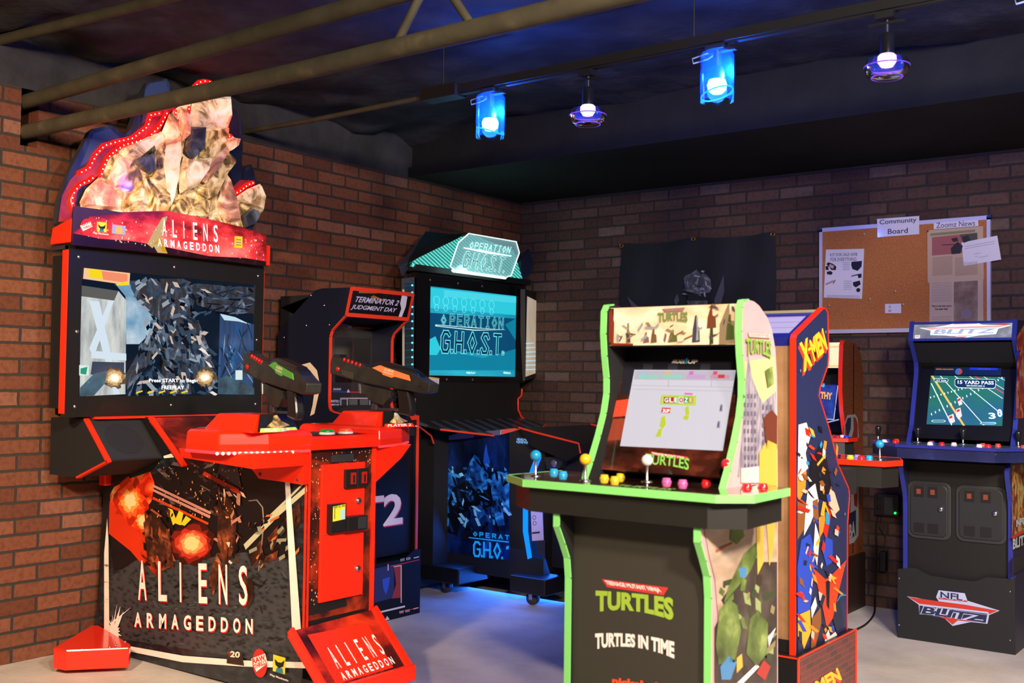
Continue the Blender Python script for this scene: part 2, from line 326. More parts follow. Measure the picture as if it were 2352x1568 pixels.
def blue_lamp(x, label, tilt):
    t = thing('blue_lamp', (x, -2.425, 2.48), label, 'lamp', 'lamps hanging from the ceiling rail')
    mb = MB(); mb.box((x-.035, -2.455, 2.462), (x+.035, -2.395, 2.478), railm); mb.box((x-.075, -2.437, 2.452), (x+.075, -2.413, 2.462), railm); mb.tube([(x, -2.425, 2.46), (x, -2.425, 2.40)], .016, railm, 12); mb.build('bracket', t)
    mb = MB(); mb.tube([(x-.03, -2.44, 2.452), (x-.09, -2.45, 2.44), (x-.085, -2.45, 2.42), (x-.03, -2.44, 2.43), (x, -2.43, 2.45)], .003, M('lamp_wire', '#9fb4d8', .4), 6); mb.build('wire', t)
    mb = MB(); mb.lathe((x, -2.425, 2.27), [(.062, .0), (.063, .17), (.058, .18)], glass, 32); mb.build('glass_shade', t)
    mb = MB(); tx = Vector((tilt, 0, 1)).normalized(); c = Vector((x, -2.425, 2.30)); a = tx.orthogonal().normalized(); b = tx.cross(a)
    mb.tube([c+(a*math.cos(q)+b*math.sin(q))*.06 for q in [2*math.pi*i/28 for i in range(29)]], .003, rimb, 6, False); mb.build('glass_rim', t)
    mb = MB(); mb.lathe((x, -2.425, 2.298), [(0, 0), (.02, .003), (.033, .016), (.036, .035), (.03, .052)], BLU, 22); mb.build('bulb', t)
    mb = MB(); mb.lathe((x, -2.425, 2.35), [(.03, 0), (.028, .03), (.02, .05)], railm, 22); mb.build('socket', t)
    light('POINT', 'blue_lamp_light', (x+.046, -2.425, 2.37), 19, (.02, .14, 1), .01)
def violet_lamp(x, label):
    t = thing('violet_lamp', (x, -2.425, 2.48), label, 'lamp', 'lamps hanging from the ceiling rail')
    mb = MB(); mb.box((x-.03, -2.455, 2.455), (x+.03, -2.395, 2.478), railm); mb.tube([(x, -2.425, 2.46), (x, -2.425, 2.38)], .008, railm, 10); mb.box((x-.06, -2.435, 2.44), (x+.06, -2.415, 2.446), railm); mb.build('bracket', t)
    mb = MB(); mb.lathe((x, -2.425, 2.335), [(.024, 0), (.025, .065), (.018, .075)], M('socket_black', '#1c1c1e', .25), 20); mb.build('socket', t)
    mb = MB(); mb.lathe((x, -2.425, 2.292), [(0, 0), (.02, .005), (.031, .022), (.03, .04), (.02, .05)], VIO, 22); mb.build('bulb', t)
    mb = MB(); mb.lathe((x, -2.425, 2.27), [(.066, .05), (.074, .025), (.066, .0), (.045, -.012), (.0, -.015)], glass, 32); mb.build('glass_dish', t)
    mb = MB()
    for r, z in ((.073, 2.297), (.05, 2.261)): mb.tube([(x+r*math.cos(q), -2.425+r*math.sin(q), z) for q in [2*math.pi*i/28 for i in range(29)]], .0022, rimv, 6, False)
    mb.build('glass_rim', t)
    light('POINT', 'violet_lamp_light', (x, -2.425, 2.28), 1.6, (.45, .2, 1), .03)
blue_lamp(1.629, 'blue glowing lamp in a clear glass cylinder, nearest the left wall on the rail', .35)
violet_lamp(2.128, 'violet bulb lamp with round glass dish between the two blue lamps')
blue_lamp(2.697, 'blue glowing lamp hanging between the two violet lamps', -.3)
violet_lamp(3.322, 'violet bulb lamp with round glass dish, nearest the upper right corner of the picture')
blue_lamp(3.815, 'blue glowing lamp cut off by the right edge of the picture', .2)
# ---------------------------------------------------------------- room lighting (ceiling lamps behind and beside the camera, plus an added fill)
light('SPOT', 'ceiling_lamp_warm', (4.55, -5.5, 2.5), 490, (1, .79, .58), .14, (2.25, -3.3, .35), math.radians(98), .9)
light('SPOT', 'wall_lamp_left', (2.6, -6.2, 2.35), 760, (1, .70, .45), .12, (.0, -4.0, .75), math.radians(75), .8)
light('AREA', 'fill_light_right', (5.4, -4.85, 2.62), 225, (1, .88, .78), .35, (2.7, -.5, 1.2))  # added fill, placed to clear the cabinets and brighten board and narrow cabinet
light('SPOT', 'ceiling_spot_right', (4.9, -3.4, 2.5), 400, (1, .82, .68), .15, (3.5, -1.7, 0), math.radians(72), .7)
w = bpy.data.worlds.new('world'); SC.world = w; w.use_nodes = True
w.node_tree.nodes['Background'].inputs[0].default_value = (.4, .4, .5, 1); w.node_tree.nodes['Background'].inputs[1].default_value = .012
SC.view_settings.view_transform = 'Standard'; SC.view_settings.look = 'None'; SC.view_settings.exposure = 0.0; SC.view_settings.gamma = 1
SC.cycles.sample_clamp_indirect = 4
# ================================================================ red light-gun cabinet on the left wall
al = thing('arcade_cabinet', (.75, -3.05, 0), 'tall red and black gun-game cabinet with glowing cut-out topper against the left wall', 'arcade machine')
YS, YE = -3.229, -2.865
navyart = MN('night_street_art', ((.25, '#0c0d10'), (.5, '#1b1e24'), (.62, '#2c3238'), (.75, '#14161a')), scale=16, detail=8, rough=.3, coat=.3, stretch=(1, 1, 2))
fire = MN('fire_art', ((.30, '#6a0f02'), (.42, '#d8260a'), (.5, '#ff4a1c'), (.58, '#ff7a2e'), (.68, '#ffd27a')), scale=9, detail=7, rough=.35, dist=1.2)
redgrime = MN('red_smoke_art', ((.3, '#160a08'), (.45, '#541409'), (.55, '#a3230c'), (.68, '#d83712')), scale=5, detail=7, rough=.35, dist=.6, coat=.2)
cobble = MN('cobble_art', ((.0, '#0a0b0d'), (.12, '#17191c'), (.3, '#2b2e32'), (.6, '#3a3d40')), scale=26, kind='voronoi', rough=.35, stretch=(1, 1, 2.2))
torn = MN('torn_white_art', ((.30, '#0f0f10'), (.36, '#e9e0d4'), (1, '#fff6ea')), scale=5, detail=8, rough=.4, stretch=(1, 1, 5))
brownart = MN('wreck_art', ((.3, '#140c09'), (.5, '#3a1d12'), (.6, '#70351e'), (.72, '#c06a40')), scale=14, detail=7, rough=.35)
mb = MB()
prof = [(.03, .03), (1.40, .03), (1.40, .955), (.95, .955), (.62, .89), (.42, 1.05), (.08, 1.05)]
mb.prism([(x, YS, z) for x, z in prof], (0, YE-YS, 0), BLK); mb.build('lower_body', al)
# --- side art on the pedestal side (faces the camera)
S = (1, YS); mb = MB()
def sp(*px, d=1): return pp((1, YS), *px, off=-.0008*d)
mb.poly(sp((213, 1466), (300, 1509), (690, 1610), (703, 1420), (709, 1036), (530, 1036), (375, 1050), (350, 1080), (255, 1110), (243, 1250)), navyart)
mb.poly(sp((250, 1240), (262, 1110), (365, 1085), (430, 1050), (520, 1045), (655, 1105), (668, 1290), (560, 1270), (430, 1290), (330, 1300), (262, 1310), d=2), M('dark_art', '#0d0d0f', .35, coat=.2))
mb.poly(sp((246, 1330), (330, 1275), (430, 1288), (560, 1268), (670, 1285), (690, 1445), (685, 1530), (300, 1470), (250, 1465), d=2), cobble)
mb.poly(sp((253, 1135), (262, 1118), (300, 1098), (345, 1083), (355, 1110), (348, 1150), (325, 1185), (322, 1215), (335, 1240), (305, 1250), (270, 1215), (255, 1190), d=3), fire)
mb.poly(sp((252, 1150), (285, 1185), (330, 1240), (340, 1270), (330, 1300), (300, 1265), (250, 1225), d=4), M('art_orange', '#d8320f', .35))
mb.poly(sp((318, 1215), (345, 1255), (372, 1300), (362, 1330), (340, 1300), (322, 1270), d=5), redgrime)
AM = lambda n, h: M(n, h, .35)
blob(mb, sp, 440, 1248, 62, 56, [AM('burst0', '#3a0d08'), AM('burst1', '#7a1c10'), AM('burst2', '#c03020'), AM('burst3', '#e85a38'), AM('burst4', '#f89a54'), AM('burst5', '#ffd08a')], 4, 5)
blob(mb, sp, 300, 1150, 46, 60, [AM('fire0', '#b82008'), AM('fire1', '#f04010'), AM('fire2', '#ff6a24'), AM('fire3', '#ffa84c'), AM('fire4', '#ffe0a0')], 4, 9, 30, .45)
blob(mb, sp, 328, 1195, 24, 30, [AM('fire1', '#f04010'), AM('fire3', '#ffa84c'), AM('fire4', '#ffe0a0')], 4, 4, 22, .4)
for a, b in (((352, 1112), (485, 1175)), ((352, 1122), (484, 1184))): mb.poly(sp(a, b, (b[0]-2, b[1]+6), (a[0]-2, a[1]+5), d=5), M('art_pink_beam', '#c98a80', .4))
mb.poly(sp((352, 1140), (480, 1200), (478, 1205), (350, 1146), d=5), M('art_orange2', '#c84018', .4))
mb.poly(sp((470, 1082), (548, 1122), (555, 1138), (535, 1128), (465, 1090), d=5), M('art_red_beam', '#b03018', .4))
mb.poly(sp((508, 1060), (545, 1065), (556, 1122), (500, 1085), d=4), M('art_grey_smoke', '#4a4448', .5))
for q in (((560, 1250), (640, 1170), (705, 1115), (706, 1128), (640, 1185), (565, 1262)), ((622, 1190), (705, 1105), (707, 1098), (620, 1182))): mb.poly(sp(*q, d=4), M('art_pale_sign', '#b8b896', .4))
for q in (((570, 1270), (600, 1240), (605, 1275), (578, 1300)), ((615, 1235), (640, 1205), (638, 1245), (625, 1265)), ((655, 1190), (690, 1150), (692, 1200), (665, 1230)), ((600, 1285), (640, 1262), (636, 1285), (598, 1292))): mb.poly(sp(*q, d=4), brownart)
# wreckage masses left and right of the explosion (generic)
for q in (((330, 1200), (352, 1170), (372, 1195), (392, 1225), (385, 1290), (360, 1280), (340, 1290)), ((365, 1260), (392, 1240), (400, 1300), (372, 1310)), ((500, 1180), (512, 1140), (530, 1145), (545, 1190), (540, 1260), (520, 1300), (500, 1250)), ((480, 1330), (498, 1270), (512, 1300), (490, 1370)), ((560, 1330), (580, 1325), (585, 1370), (570, 1400))): mb.poly(sp(*q, d=6), brownart)
slivers(mb, sp, (330, 1175, 400, 1300), 46, [AM('chip0', '#120a08'), AM('chip1', '#2a1410'), AM('chip2', '#5a2a1a'), AM('chip3', '#a04a28'), AM('chip4', '#e08a54')], (10, 34), (2, 7), 1.4, 6, 2)
slivers(mb, sp, (495, 1130, 560, 1320), 52, [AM('chip0', '#120a08'), AM('chip1', '#2a1410'), AM('chip2', '#5a2a1a'), AM('chip5', '#b07860'), AM('chip6', '#e8c0a8')], (12, 40), (2, 8), 1.5, 6, 6)
slivers(mb, sp, (570, 1180, 690, 1300), 40, [AM('chip0', '#120a08'), AM('chip7', '#3a3028'), AM('chip2', '#5a2a1a'), AM('chip8', '#c06a30'), AM('chip9', '#8a8a70')], (8, 28), (2, 8), 2.5, 5, 8)
slivers(mb, sp, (300, 1310, 660, 1480), 120, [AM('stone0', '#101214'), AM('stone1', '#1c2023'), AM('stone2', '#33383b'), AM('stone3', '#464b4c')], (8, 24), (2, 6), .1, 3, 12)
slivers(mb, sp, (370, 1060, 540, 1180), 50, [AM('smoke0', '#17161a'), AM('smoke1', '#2c282c'), AM('smoke2', '#3c2420'), AM('smoke3', '#5c4c4c')], (10, 34), (3, 9), .5, 3, 21)
mb.tube([p for p in sp((572, 1150), (590, 1148), (603, 1165), (606, 1200), (600, 1260), (594, 1310), d=3)], .0025, M('art_lamp_post', '#7d6a5a', .5), 6)
for q in (((386, 1166), (397, 1170), (407, 1198), (398, 1206)), ((400, 1200), (412, 1172), (422, 1178), (416, 1206)), ((415, 1204), (428, 1184), (440, 1192), (425, 1207))): mb.poly(sp(*q, d=6), M('art_emblem_yellow', '#e0d02c', .4))
for q in (((655, 1098), (666, 1100), (692, 1445), (672, 1452)), ((668, 1330), (676, 1330), (692, 1445), (672, 1452)), ((240, 1270), (247, 1190), (250, 1240), (252, 1466), (240, 1464)), ((298, 1483), (420, 1505), (560, 1516), (700, 1520), (702, 1534), (560, 1530), (420, 1520), (296, 1495)), ((376, 1047), (395, 1041), (409, 1042), (411, 1049), (378, 1052)), ((478, 1050), (510, 1036), (535, 1036), (535, 1047), (482, 1052))): mb.poly(sp(*q, d=7), torn)
# white spatter at the lower left
c = sp((263, 1450), d=8)[0]; pts = []
for i in range(44):
    a = 2*math.pi*i/44; r = (.055 if i % 2 else .03)*(1+random.random()*.5)
    if i in (6, 8): r = .13
    pts.append(c+Vector((math.cos(a)*r*.8, 0, math.sin(a)*r)))
mb.poly(pts, WHT)
for q in (((255, 1430), (303, 1393), (257, 1434)), ((262, 1425), (270, 1385), (264, 1428))): mb.poly(sp(*q, d=8), WHT)
for i in range(90):
    x = random.uniform(360, 560); y = random.uniform(1060, 1190); p = sp((x, y), d=7)[0]; r = random.uniform(.0015, .004)
    mb.poly([p+Vector((r, 0, 0)), p+Vector((0, 0, r*1.5)), p-Vector((r, 0, 0)), p-Vector((0, 0, r*1.5))], M('art_spark', '#ffb070', .4))
# titles
def tsp(s, bl, br, tl, m, d, bold=0, warp=None): q = sp(bl, br, tl, d=d); text(mb, s, q[0], q[1], q[2], m, 0.0004, bold, warp)
def word_spread(s, bl, br, tl, m, d, wf=.55, bold=0, host=None, spf=None):
    """letters one by one along a baseline, thin and widely spaced"""
    n = len(s); f = spf or sp
    for i, ch in enumerate(s):
        t0 = i/(n-1+wf); t1 = t0+wf/(n-1+wf); w2 = 1
        if ch == 'I': t0 += .012; t1 = t0+.014
        L = lambda t: (bl[0]+(br[0]-bl[0])*t, bl[1]+(br[1]-bl[1])*t)
        a, b = L(t0), L(t1); u = (a[0]+tl[0]-bl[0], a[1]+tl[1]-bl[1])
        q = f(a, b, u, d=d); text(host or mb, ch, q[0], q[1], q[2], m, 0.0004, bold)
ARED = M('art_red_shadow', '#c81a10', .4)
word_spread('ALIENS', (321, 1380), (572, 1393), (320, 1288), ARED, 8, .42, .02); word_spread('ALIENS', (319, 1377), (570, 1390), (318, 1286), WHT, 9, .42, .012)
word_spread('ARMAGEDDON', (312, 1442), (584, 1458), (312, 1408), ARED, 8, .58, .03); word_spread('ARMAGEDDON', (310, 1439), (582, 1455), (310, 1405), WHT, 9, .58, .03)
# maker badges along the bottom
mb.poly([p for p in [sp((598, 1522), d=8)[0]+Vector((math.cos(2*math.pi*i/24)*.043, 0, math.sin(2*math.pi*i/24)*.055)) for i in range(24)]], M('badge_red', '#c8261c', .4))
mb.poly(sp((578, 1512), (610, 1500), (616, 1522), (590, 1542), d=9), WHT)
tsp('RAW', (583, 1524), (612, 1514), (580, 1512), ARED, 10, .03); tsp('THRILLS', (587, 1536), (615, 1523), (584, 1526), ARED, 10, .02)
YB = M('badge_yellow', '#e9d62a', .4)
mb.poly(sp((629, 1502), (657, 1510), (656, 1548), (628, 1540), d=9), YB); mb.poly(sp((632, 1512), (640, 1520), (648, 1521), (655, 1515), (652, 1530), (642, 1534), (634, 1526), d=10), INK); mb.poly(sp((637, 1532), (650, 1534), (652, 1546), (634, 1542), d=10), M('badge_teal', '#2a7a9a', .4))
tsp('Play Mechanix', (622, 1552), (664, 1566), (622, 1546), WHT, 9, .02)
mb.poly(sp((523, 1495), (557, 1500), (562, 1528), (522, 1522), d=9), brownart); tsp('20', (530, 1508), (552, 1510), (531, 1494), CREAM, 10, .03)
mb.build('side_art', al)
# --- pedestal front
mb = MB(); F = (0, 1.4005)
def fp(*px, d=1): return pp(F, *px, off=.0008*d)
mb.poly([(1.4009, y, z) for y, z in ((YS+.01, .31), (YE-.01, .31), (YE-.01, .95), (YS+.01, .95))], MN('rust_sparks_art', ((.3, '#120b09'), (.48, '#3a150c'), (.58, '#8a2a10'), (.7, '#b83a18')), scale=7, detail=8, rough=.4, dist=.5))
mb.poly([(1.4016, y, z) for y, z in ((YS+.02, .33), (YE-.14, .335), (YE-.15, .40), (YS+.02, .42))], M('panel_dark', '#131615', .5))
for i in range(70):
    y = random.choice((random.uniform(YS+.02, YS+.07), random.uniform(YS+.02, YE-.02))); z = random.uniform(.36, .93) if y < YS+.07 else random.uniform(.89, .94); r = random.uniform(.0012, .003)
    mb.poly([(1.402, y+r, z), (1.402, y, z+r*1.6), (1.402, y-r, z), (1.402, y, z-r*1.6)], M('art_spark', '#ffb070', .4))
mb.build('front_art', al)
mb = MB(); ez = [(1.402, YS, .3), (1.402, YS, .952)]
mb.strip([(1.402, YS+.006, .28), (1.402, YS+.006, .955)], (0, 1, 0), .022, .008, REDT); mb.build('edge_trim', al); mb = MB(); mb.strip([(1.402, YE-.006, .30), (1.402, YE-.006, .955)], (0, 1, 0), .022, .008, REDT)
mb.build('edge_trim', al)
dr = MB(); dpts = [(1.402, -3.163, .372), (1.402, -2.932, .372), (1.402, -2.930, .897), (1.402, -3.161, .897)]
dr.prism(dpts, (.012, 0, 0), M('red_door', '#f0280e', .35)); dr.box((1.412, -3.158, .628), (1.4165, -2.936, .634), M('red_door_line', '#b8331c', .4)); door = dr.build('coin_door', al, bevel=.005)
tag(door, 'red coin door with black slots')
mb = MB(); mb.box((1.414, -3.048, .80), (1.43, -2.926, .873), BLK); mb.box((1.43, -2.988, .80), (1.4305, -2.985, .873), DGREY)
for y in (-3.012, -2.952): mb.box((1.43, y-.013, .815), (1.4345, y+.013, .860), M('coin_slot_lit', '#e02a1a', .3, emit=.5)); mb.box((1.4345, y-.004, .82), (1.4365, y+.004, .85), INK)
mb.build('coin_slots', door)
for y, z in ((-2.966, .745), (-2.964, .478)): mb = MB(); mb.lathe((1.414, y, z), [(.013, 0), (.013, .006), (.008, .010), (0, .010)], STEEL, 18, (1, 0, 0)); mb.box((1.424, y-.001, z-.004), (1.425, y+.001, z+.004), INK); mb.build('lock', door)
mb = MB(); mb.box((1.414, -3.135, .635), (1.44, -3.055, .745), BLK); mb.box((1.414, -3.055, .635), (1.45, -2.948, .69), BLK); mb.box((1.45, -3.0, .64), (1.452, -2.955, .686), DGREY)
mb.build('bill_acceptor', door, bevel=.004)
mb = MB(); mb.poly([(1.4408, y, z) for y, z in ((-3.128, .68), (-3.062, .684), (-3.062, .742), (-3.128, .738))], M('sticker_yellow', '#f0e02e', .5)); mb.poly([(1.4412, y, z) for y, z in ((-3.088, .683), (-3.064, .685), (-3.064, .725), (-3.088, .722))], M('sticker_blue', '#a9d6dd', .5)); mb.poly([(1.4412, y, z) for y, z in ((-3.12, .69), (-3.117, .69), (-3.117, .73), (-3.12, .73))], INK)
text(mb, 'INSERT BILL HERE', (1.441, -3.125, .73), (1.441, -3.065, .733), (1.441, -3.125, .738), INK, .0004, .01); mb.build('bill_sticker', door)
mb = MB(); mb.box((1.402, -3.105, .903), (1.409, -2.99, .932), DGREY); mb.build('name_plate', al)
# --- kick plate with raised red rim
A, B_, Cc, D = Vector((1.41, -3.27, .29)), Vector((1.41, -2.86, .30)), Vector((1.62, -2.86, .085)), Vector((1.62, -3.30, .085))
A.y = -3.30; mb = MB(); N = (B_-A).cross(D-A).normalized(); N = N if N.z > 0 else -N
mb.prism([A, B_, Cc, D], -N*.03, REDT); mb.poly([p+N*.001 for p in (A+Vector((0, .02, 0)), B_-Vector((0, .02, 0)), Cc-Vector((0, .02, 0)), D+Vector((0, .02, 0)))], redgrime); mb.box((1.40, -3.23, .02), (1.585, -2.90, .10), BLK)
kp = mb.build('kick_plate', al)
mb = MB(); mb.strip([A+N*.002, D+N*.002], N, .032, .012, REDT); mb.strip([D+Vector((0, 0, .0)), Cc], (0, 0, 1), .06, .02, REDT); mb.strip([B_+N*.002, Cc+N*.002], N, .032, .012, REDT); mb.build('rim', kp)
mb = MB(); U = (B_-A).normalized(); V = (A-D).normalized()
def kw(s, u0, v0, w, h, wf, bold):
    n = len(s)
    for i, ch in enumerate(s):
        a = D+U*(u0+w*i/(n-1+wf))+V*v0+N*.0015; cw = w*wf/(n-1+wf)*(.25 if ch == 'I' else 1); text(mb, ch, a, a+U*cw, a+V*h, WHT, .0005, bold)
kw('ALIENS', .105, .095, .255, .095, .4, .008); kw('ARMAGEDDON', .10, .045, .275, .034, .62, .03); mb.build('title', kp)
# --- red stabiliser foot at the back left
mb = MB(); pts = [on(122, 1487, 2, .105), on(150, 1492, 2, .105), on(297, 1486, 2, .105), on(300, 1478, 2, .105), Vector((.06, YS, .105)), Vector((.03, -3.25, .105))]
mb.prism(pts, (0, 0, -.085), RED); ft = mb.build('stabiliser_foot', al, bevel=.006)
for p in (on(137, 1522, 2, 0), on(165, 1520, 2, 0)): mb = MB(); mb.lathe((p.x+.02, p.y+.02, 0), [(.02, 0), (.02, .012), (.008, .014), (.008, .03)], STEEL, 14); mb.build('levelling_foot', ft)
for p in (on(287, 1473, 2, .106), on(266, 1481, 2, .106), on(252, 1485, 2, .106)): mb = MB(); mb.lathe(p, [(.006, 0), (.005, .003), (0, .004)], STEEL, 10); mb.build('screw', ft)
# --- speaker pods under the monitor
spk = M('speaker_cloth', '#16181f', .8); spf_ = M('speaker_face', '#24262a', .6)
def pod(y0, y1, red_side):
    A_, B2, C2 = (.335, 1.045), (.505, .878), (.29, .80); m = MB()
    pr = [(.08, 1.045), A_, B2, C2, (.08, .80)]
    m.prism([(x, y0, z) for x, z in pr], (0, y1-y0, 0), BLKM); o = m.build('speaker_pod', al)
    m = MB(); m.strip([(x, red_side, z) for x, z in (A_, B2, C2)], (0, 1, 0), .022, .008, REDT); m.build('edge_trim', o)
    a, b = Vector((A_[0], 0, A_[1])), Vector((B2[0], 0, B2[1])); n = Vector((b.z-a.z, 0, -(b.x-a.x))).normalized(); n = n if n.x > 0 else -n; c = (a+b)/2+Vector((0, (y0+y1)/2, 0))
    m = MB(); d = (b-a).normalized(); w = (y1-y0)/2-.012; L = (b-a).length/2-.008
    m.poly([c+n*.001+Vector((0, s*w, 0))+d*t*L for s, t in ((-1, 1), (1, 1), (1, -1), (-1, -1))], spf_)
    m.disc(c+n*.002, .085, n, spk, 28); m.build('speaker_grille', o)
    m = MB(); e0, e1 = Vector(B2[0:1]+(0,)+B2[1:2]), Vector(C2[0:1]+(0,)+C2[1:2]); m.build if 0 else None
    return o
pod(-3.50, YS-.002, -3.49); pod(YE+.002, -2.61, -2.62)
# sloping sub-woofer face in the middle
mb = MB(); a, b = Vector((.425, 0, 1.048)), Vector((.66, 0, .862)); n = Vector((a.z-b.z, 0, b.x-a.x)).normalized()
mb.prism([Vector((.425, YS-.012, 1.048)), Vector((.66, YS-.012, .862)), Vector((.60, YE, .905)), Vector((.425, YE, 1.048))], -n*.02, redgrime)
sub = mb.build('subwoofer_panel', al); mb = MB(); mb.strip([(.428, YS-.012, 1.048), (.668, YS-.012, .858)], (0, 1, 0), .024, .01, REDT); mb.strip([(.34, -3.46, 1.05), (.34, -2.60, 1.05)], (1, 0, 0), .05, .010, REDT); mb.build('edge_trim', sub)
mb = MB(); mb.disc(Vector((.53, -3.02, .966))+n*.002, .075, n, spk, 28); mb.build('speaker_grille', sub)
mb = MB(); mb.box((.07, YS-.03, .735), (.12, YS+.02, .80), RED); mb.build('corner_bracket', al, bevel=.006)
# --- monitor
MX = .355; my0, my1, mz0, mz1 = -3.60, -2.575, 1.055, 1.765
mb = MB(); mb.box((.06, -3.5, mz0+.03), (.315, -2.68, mz1-.02), BLKM); mb.box((.22, -3.60, 1.75), (.35, -2.575, 1.7715), DGREY); mb.build('monitor_housing', al)
for y in (-3.605, -2.585): mb = MB(); mb.box((.315, y, 1.07), (.352, y+.015, 1.745), REDT); mb.build('side_fin', al)
BEZ = M('bezel_gloss', '#191a17', .28, coat=.3)
q = pp((0, MX), (191, 612), (586, 657), (583, 906), (179, 911)); sy0 = -3.515; sy1 = -2.613; sz0, sz1 = 1.135, 1.678
sy0 = (q[0].y+q[3].y)/2; sy1 = (q[1].y+q[2].y)/2; sz1 = (q[0].z+q[1].z)/2; sz0 = (q[2].z+q[3].z)/2
mb = MB()
for a, b in (((my0, mz0), (sy0, mz1)), ((sy1, mz0), (my1, mz1)), ((sy0, mz0), (sy1, sz0)), ((sy0, sz1), (sy1, mz1))): mb.box((.325, a[0], a[1]), (MX, b[0], b[1]), BEZ)
mb.build('bezel', al)
for y in (my0+.045, (my0+my1)/2, my1-.035):
    for z in (mz0+.045, (mz0+mz1)/2, mz1-.045):
        if y == (my0+my1)/2 and z == (mz0+mz1)/2: continue
        mb = MB(); mb.lathe((MX, y, z), [(.008, 0), (.007, .003), (0, .004)], STEEL, 10, (1, 0, 0)); mb.build('screw', al)
def scr(name, col, e, rough=.08): return M(name, col, rough, emit=e, ecol=col, coat=.0, spec=.5)
S0 = MX-.006; mb = MB()
def mp_(*px, d=1): return pp((0, S0), *px, off=.0006*d)
E1 = .85
sky = MN('screen_sky', ((.3, '#2a5d8a'), (.5, '#6fa4c8'), (.7, '#d3e6f2')), scale=4, rough=.08, emit=E1); stl = MN('screen_steel', ((.32, '#060a12'), (.48, '#16222f'), (.58, '#3c4c60'), (.66, '#8a94a2'), (.75, '#e0d2c2')), scale=11, detail=8, rough=.08, emit=E1, dist=1.0, stretch=(1, 1.6, .7))
wall_ = MN('screen_wall', ((.3, '#8a8f8c'), (.5, '#c7cfce'), (.7, '#f2f3ea')), scale=6, rough=.08, emit=E1, stretch=(1, 3, .7))
mb.poly([(S0, sy0-.003, sz0-.003), (S0, sy1+.003, sz0-.003), (S0, sy1+.003, sz1+.003), (S0, sy0-.003, sz1+.003)], scr('screen_night', '#0a1a2c', E1))
mb.poly(mp_((255, 640), (345, 650), (372, 700), (350, 760), (320, 790), (290, 790), (288, 680)), sky)
mb.poly(mp_((186, 655), (272, 668), (290, 690), (288, 905), (183, 910)), wall_)
mb.poly(mp_((186, 655), (272, 668), (262, 690), (186, 680), d=2), scr('screen_grey', '#5a5d5c', E1))
for q in (((205, 690), (228, 692), (275, 905), (262, 905)), ((250, 690), (262, 690), (215, 820), (205, 800)), ((210, 805), (290, 812), (290, 828), (210, 822))): mb.poly(mp_(*q, d=3), scr('screen_white', '#cfe3f2', E1))
mb.poly(mp_((212, 830), (285, 832), (285, 860), (208, 860), d=3), scr('screen_slate', '#3a465a', E1))
mb.poly(mp_((505, 720), (583, 745), (582, 900), (500, 900)), MN('screen_blue', ((.3, '#06203f'), (.6, '#0f4a82'), (.8, '#2f8fc0')), scale=4, rough=.08, emit=E1, stretch=(1, 6, .6)))
mb.poly(mp_((505, 720), (540, 728), (575, 745), (548, 738), (515, 735), d=2), scr('screen_pale', '#bfe0f0', E1))
# dark machinery mass in the middle (generic wreck of plates and struts)
for q in (((300, 660), (345, 640), (420, 640), (455, 655), (440, 720), (425, 760), (395, 780), (372, 740), (345, 720), (315, 690)), ((370, 750), (430, 750), (440, 905), (372, 905)), ((288, 860), (345, 760), (372, 745), (372, 800), (330, 850), (292, 905)), ((420, 740), (455, 735), (480, 800), (500, 870), (480, 905), (440, 850)), ((440, 650), (583, 660), (583, 720), (500, 715), (452, 700))): mb.poly(mp_(*q, d=4), stl)
ST = [scr('st%d' % i, h, E1) for i, h in enumerate(('#070c14', '#0d1826', '#1a2a3e', '#33475e', '#5a6c80', '#93a0ae', '#c9b8ac', '#eee6de', '#1f5c9c'))]
slivers(mb, mp_, (300, 640, 480, 780), 110, ST[:6]+ST[3:7], (10, 30), (4, 10), None, 5, 31, lambda x, y: abs(x-390) < 95-(y-640)*.35)
slivers(mb, mp_, (345, 740, 450, 905), 120, ST[:7]+ST[2:6], (10, 30), (4, 11), 1.3, 5, 32)
slivers(mb, mp_, (290, 760, 380, 905), 60, ST[1:7], (14, 40), (4, 9), 2.2, 5, 33, lambda x, y: abs((x-345)+(y-800)*.45) < 26)
slivers(mb, mp_, (425, 745, 505, 905), 60, ST[1:8], (14, 36), (4, 9), .9, 5, 34, lambda x, y: abs((x-462)-(y-820)*.3) < 28)
slivers(mb, mp_, (450, 655, 582, 720), 40, ST[:5], (10, 50), (2, 5), .1, 5, 35)
slivers(mb, mp_, (510, 745, 580, 860), 26, [ST[8], ST[2], ST[3], ST[5]], (20, 70), (1.5, 4), 1.5, 3, 36)
for x, y, r in ((262, 868, 34), (470, 866, 30)): blob(mb, mp_, x, y, r, r*.85, [scr('fl0', '#5a4a3a', E1), scr('fl1', '#a08058', E1), scr('fl2', '#d8b07a', E1), scr('fl3', '#f4dca8', E1), scr('fl4', '#fff6dc', 1.1)], 6, int(x), 30, .4)
for q in (((183, 890), (215, 858), (245, 850), (240, 880), (215, 908), (182, 910)), ((500, 870), (520, 862), (583, 890), (583, 906), (500, 905))): mb.poly(mp_(*q, d=6), MN('screen_gun', ((.3, '#10202c'), (.6, '#3f6a80'), (.75, '#bcd6e0')), scale=9, rough=.08, emit=E1))
mb.poly(mp_((192, 615), (298, 627), (296, 655), (190, 640), d=6), scr('screen_card', '#f3c49a', E1)); mb.poly(mp_((202, 617), (230, 620), (236, 640), (204, 637), d=7), scr('screen_yellow', '#f0d81e', E1)); mb.poly(mp_((232, 622), (292, 630), (292, 650), (236, 642), d=7), scr('screen_salmon', '#f08e6c', E1)); mb.poly(mp_((266, 652), (292, 645), (294, 655), (268, 656), d=8), scr('screen_yellow', '#f0d81e', E1))
for q in (((181, 838), (203, 840), (203, 862), (181, 862)), ((540, 850), (556, 850), (556, 872), (540, 872))): mb.poly(mp_(*q, d=7), scr('screen_hud', '#d9ece8', E1))
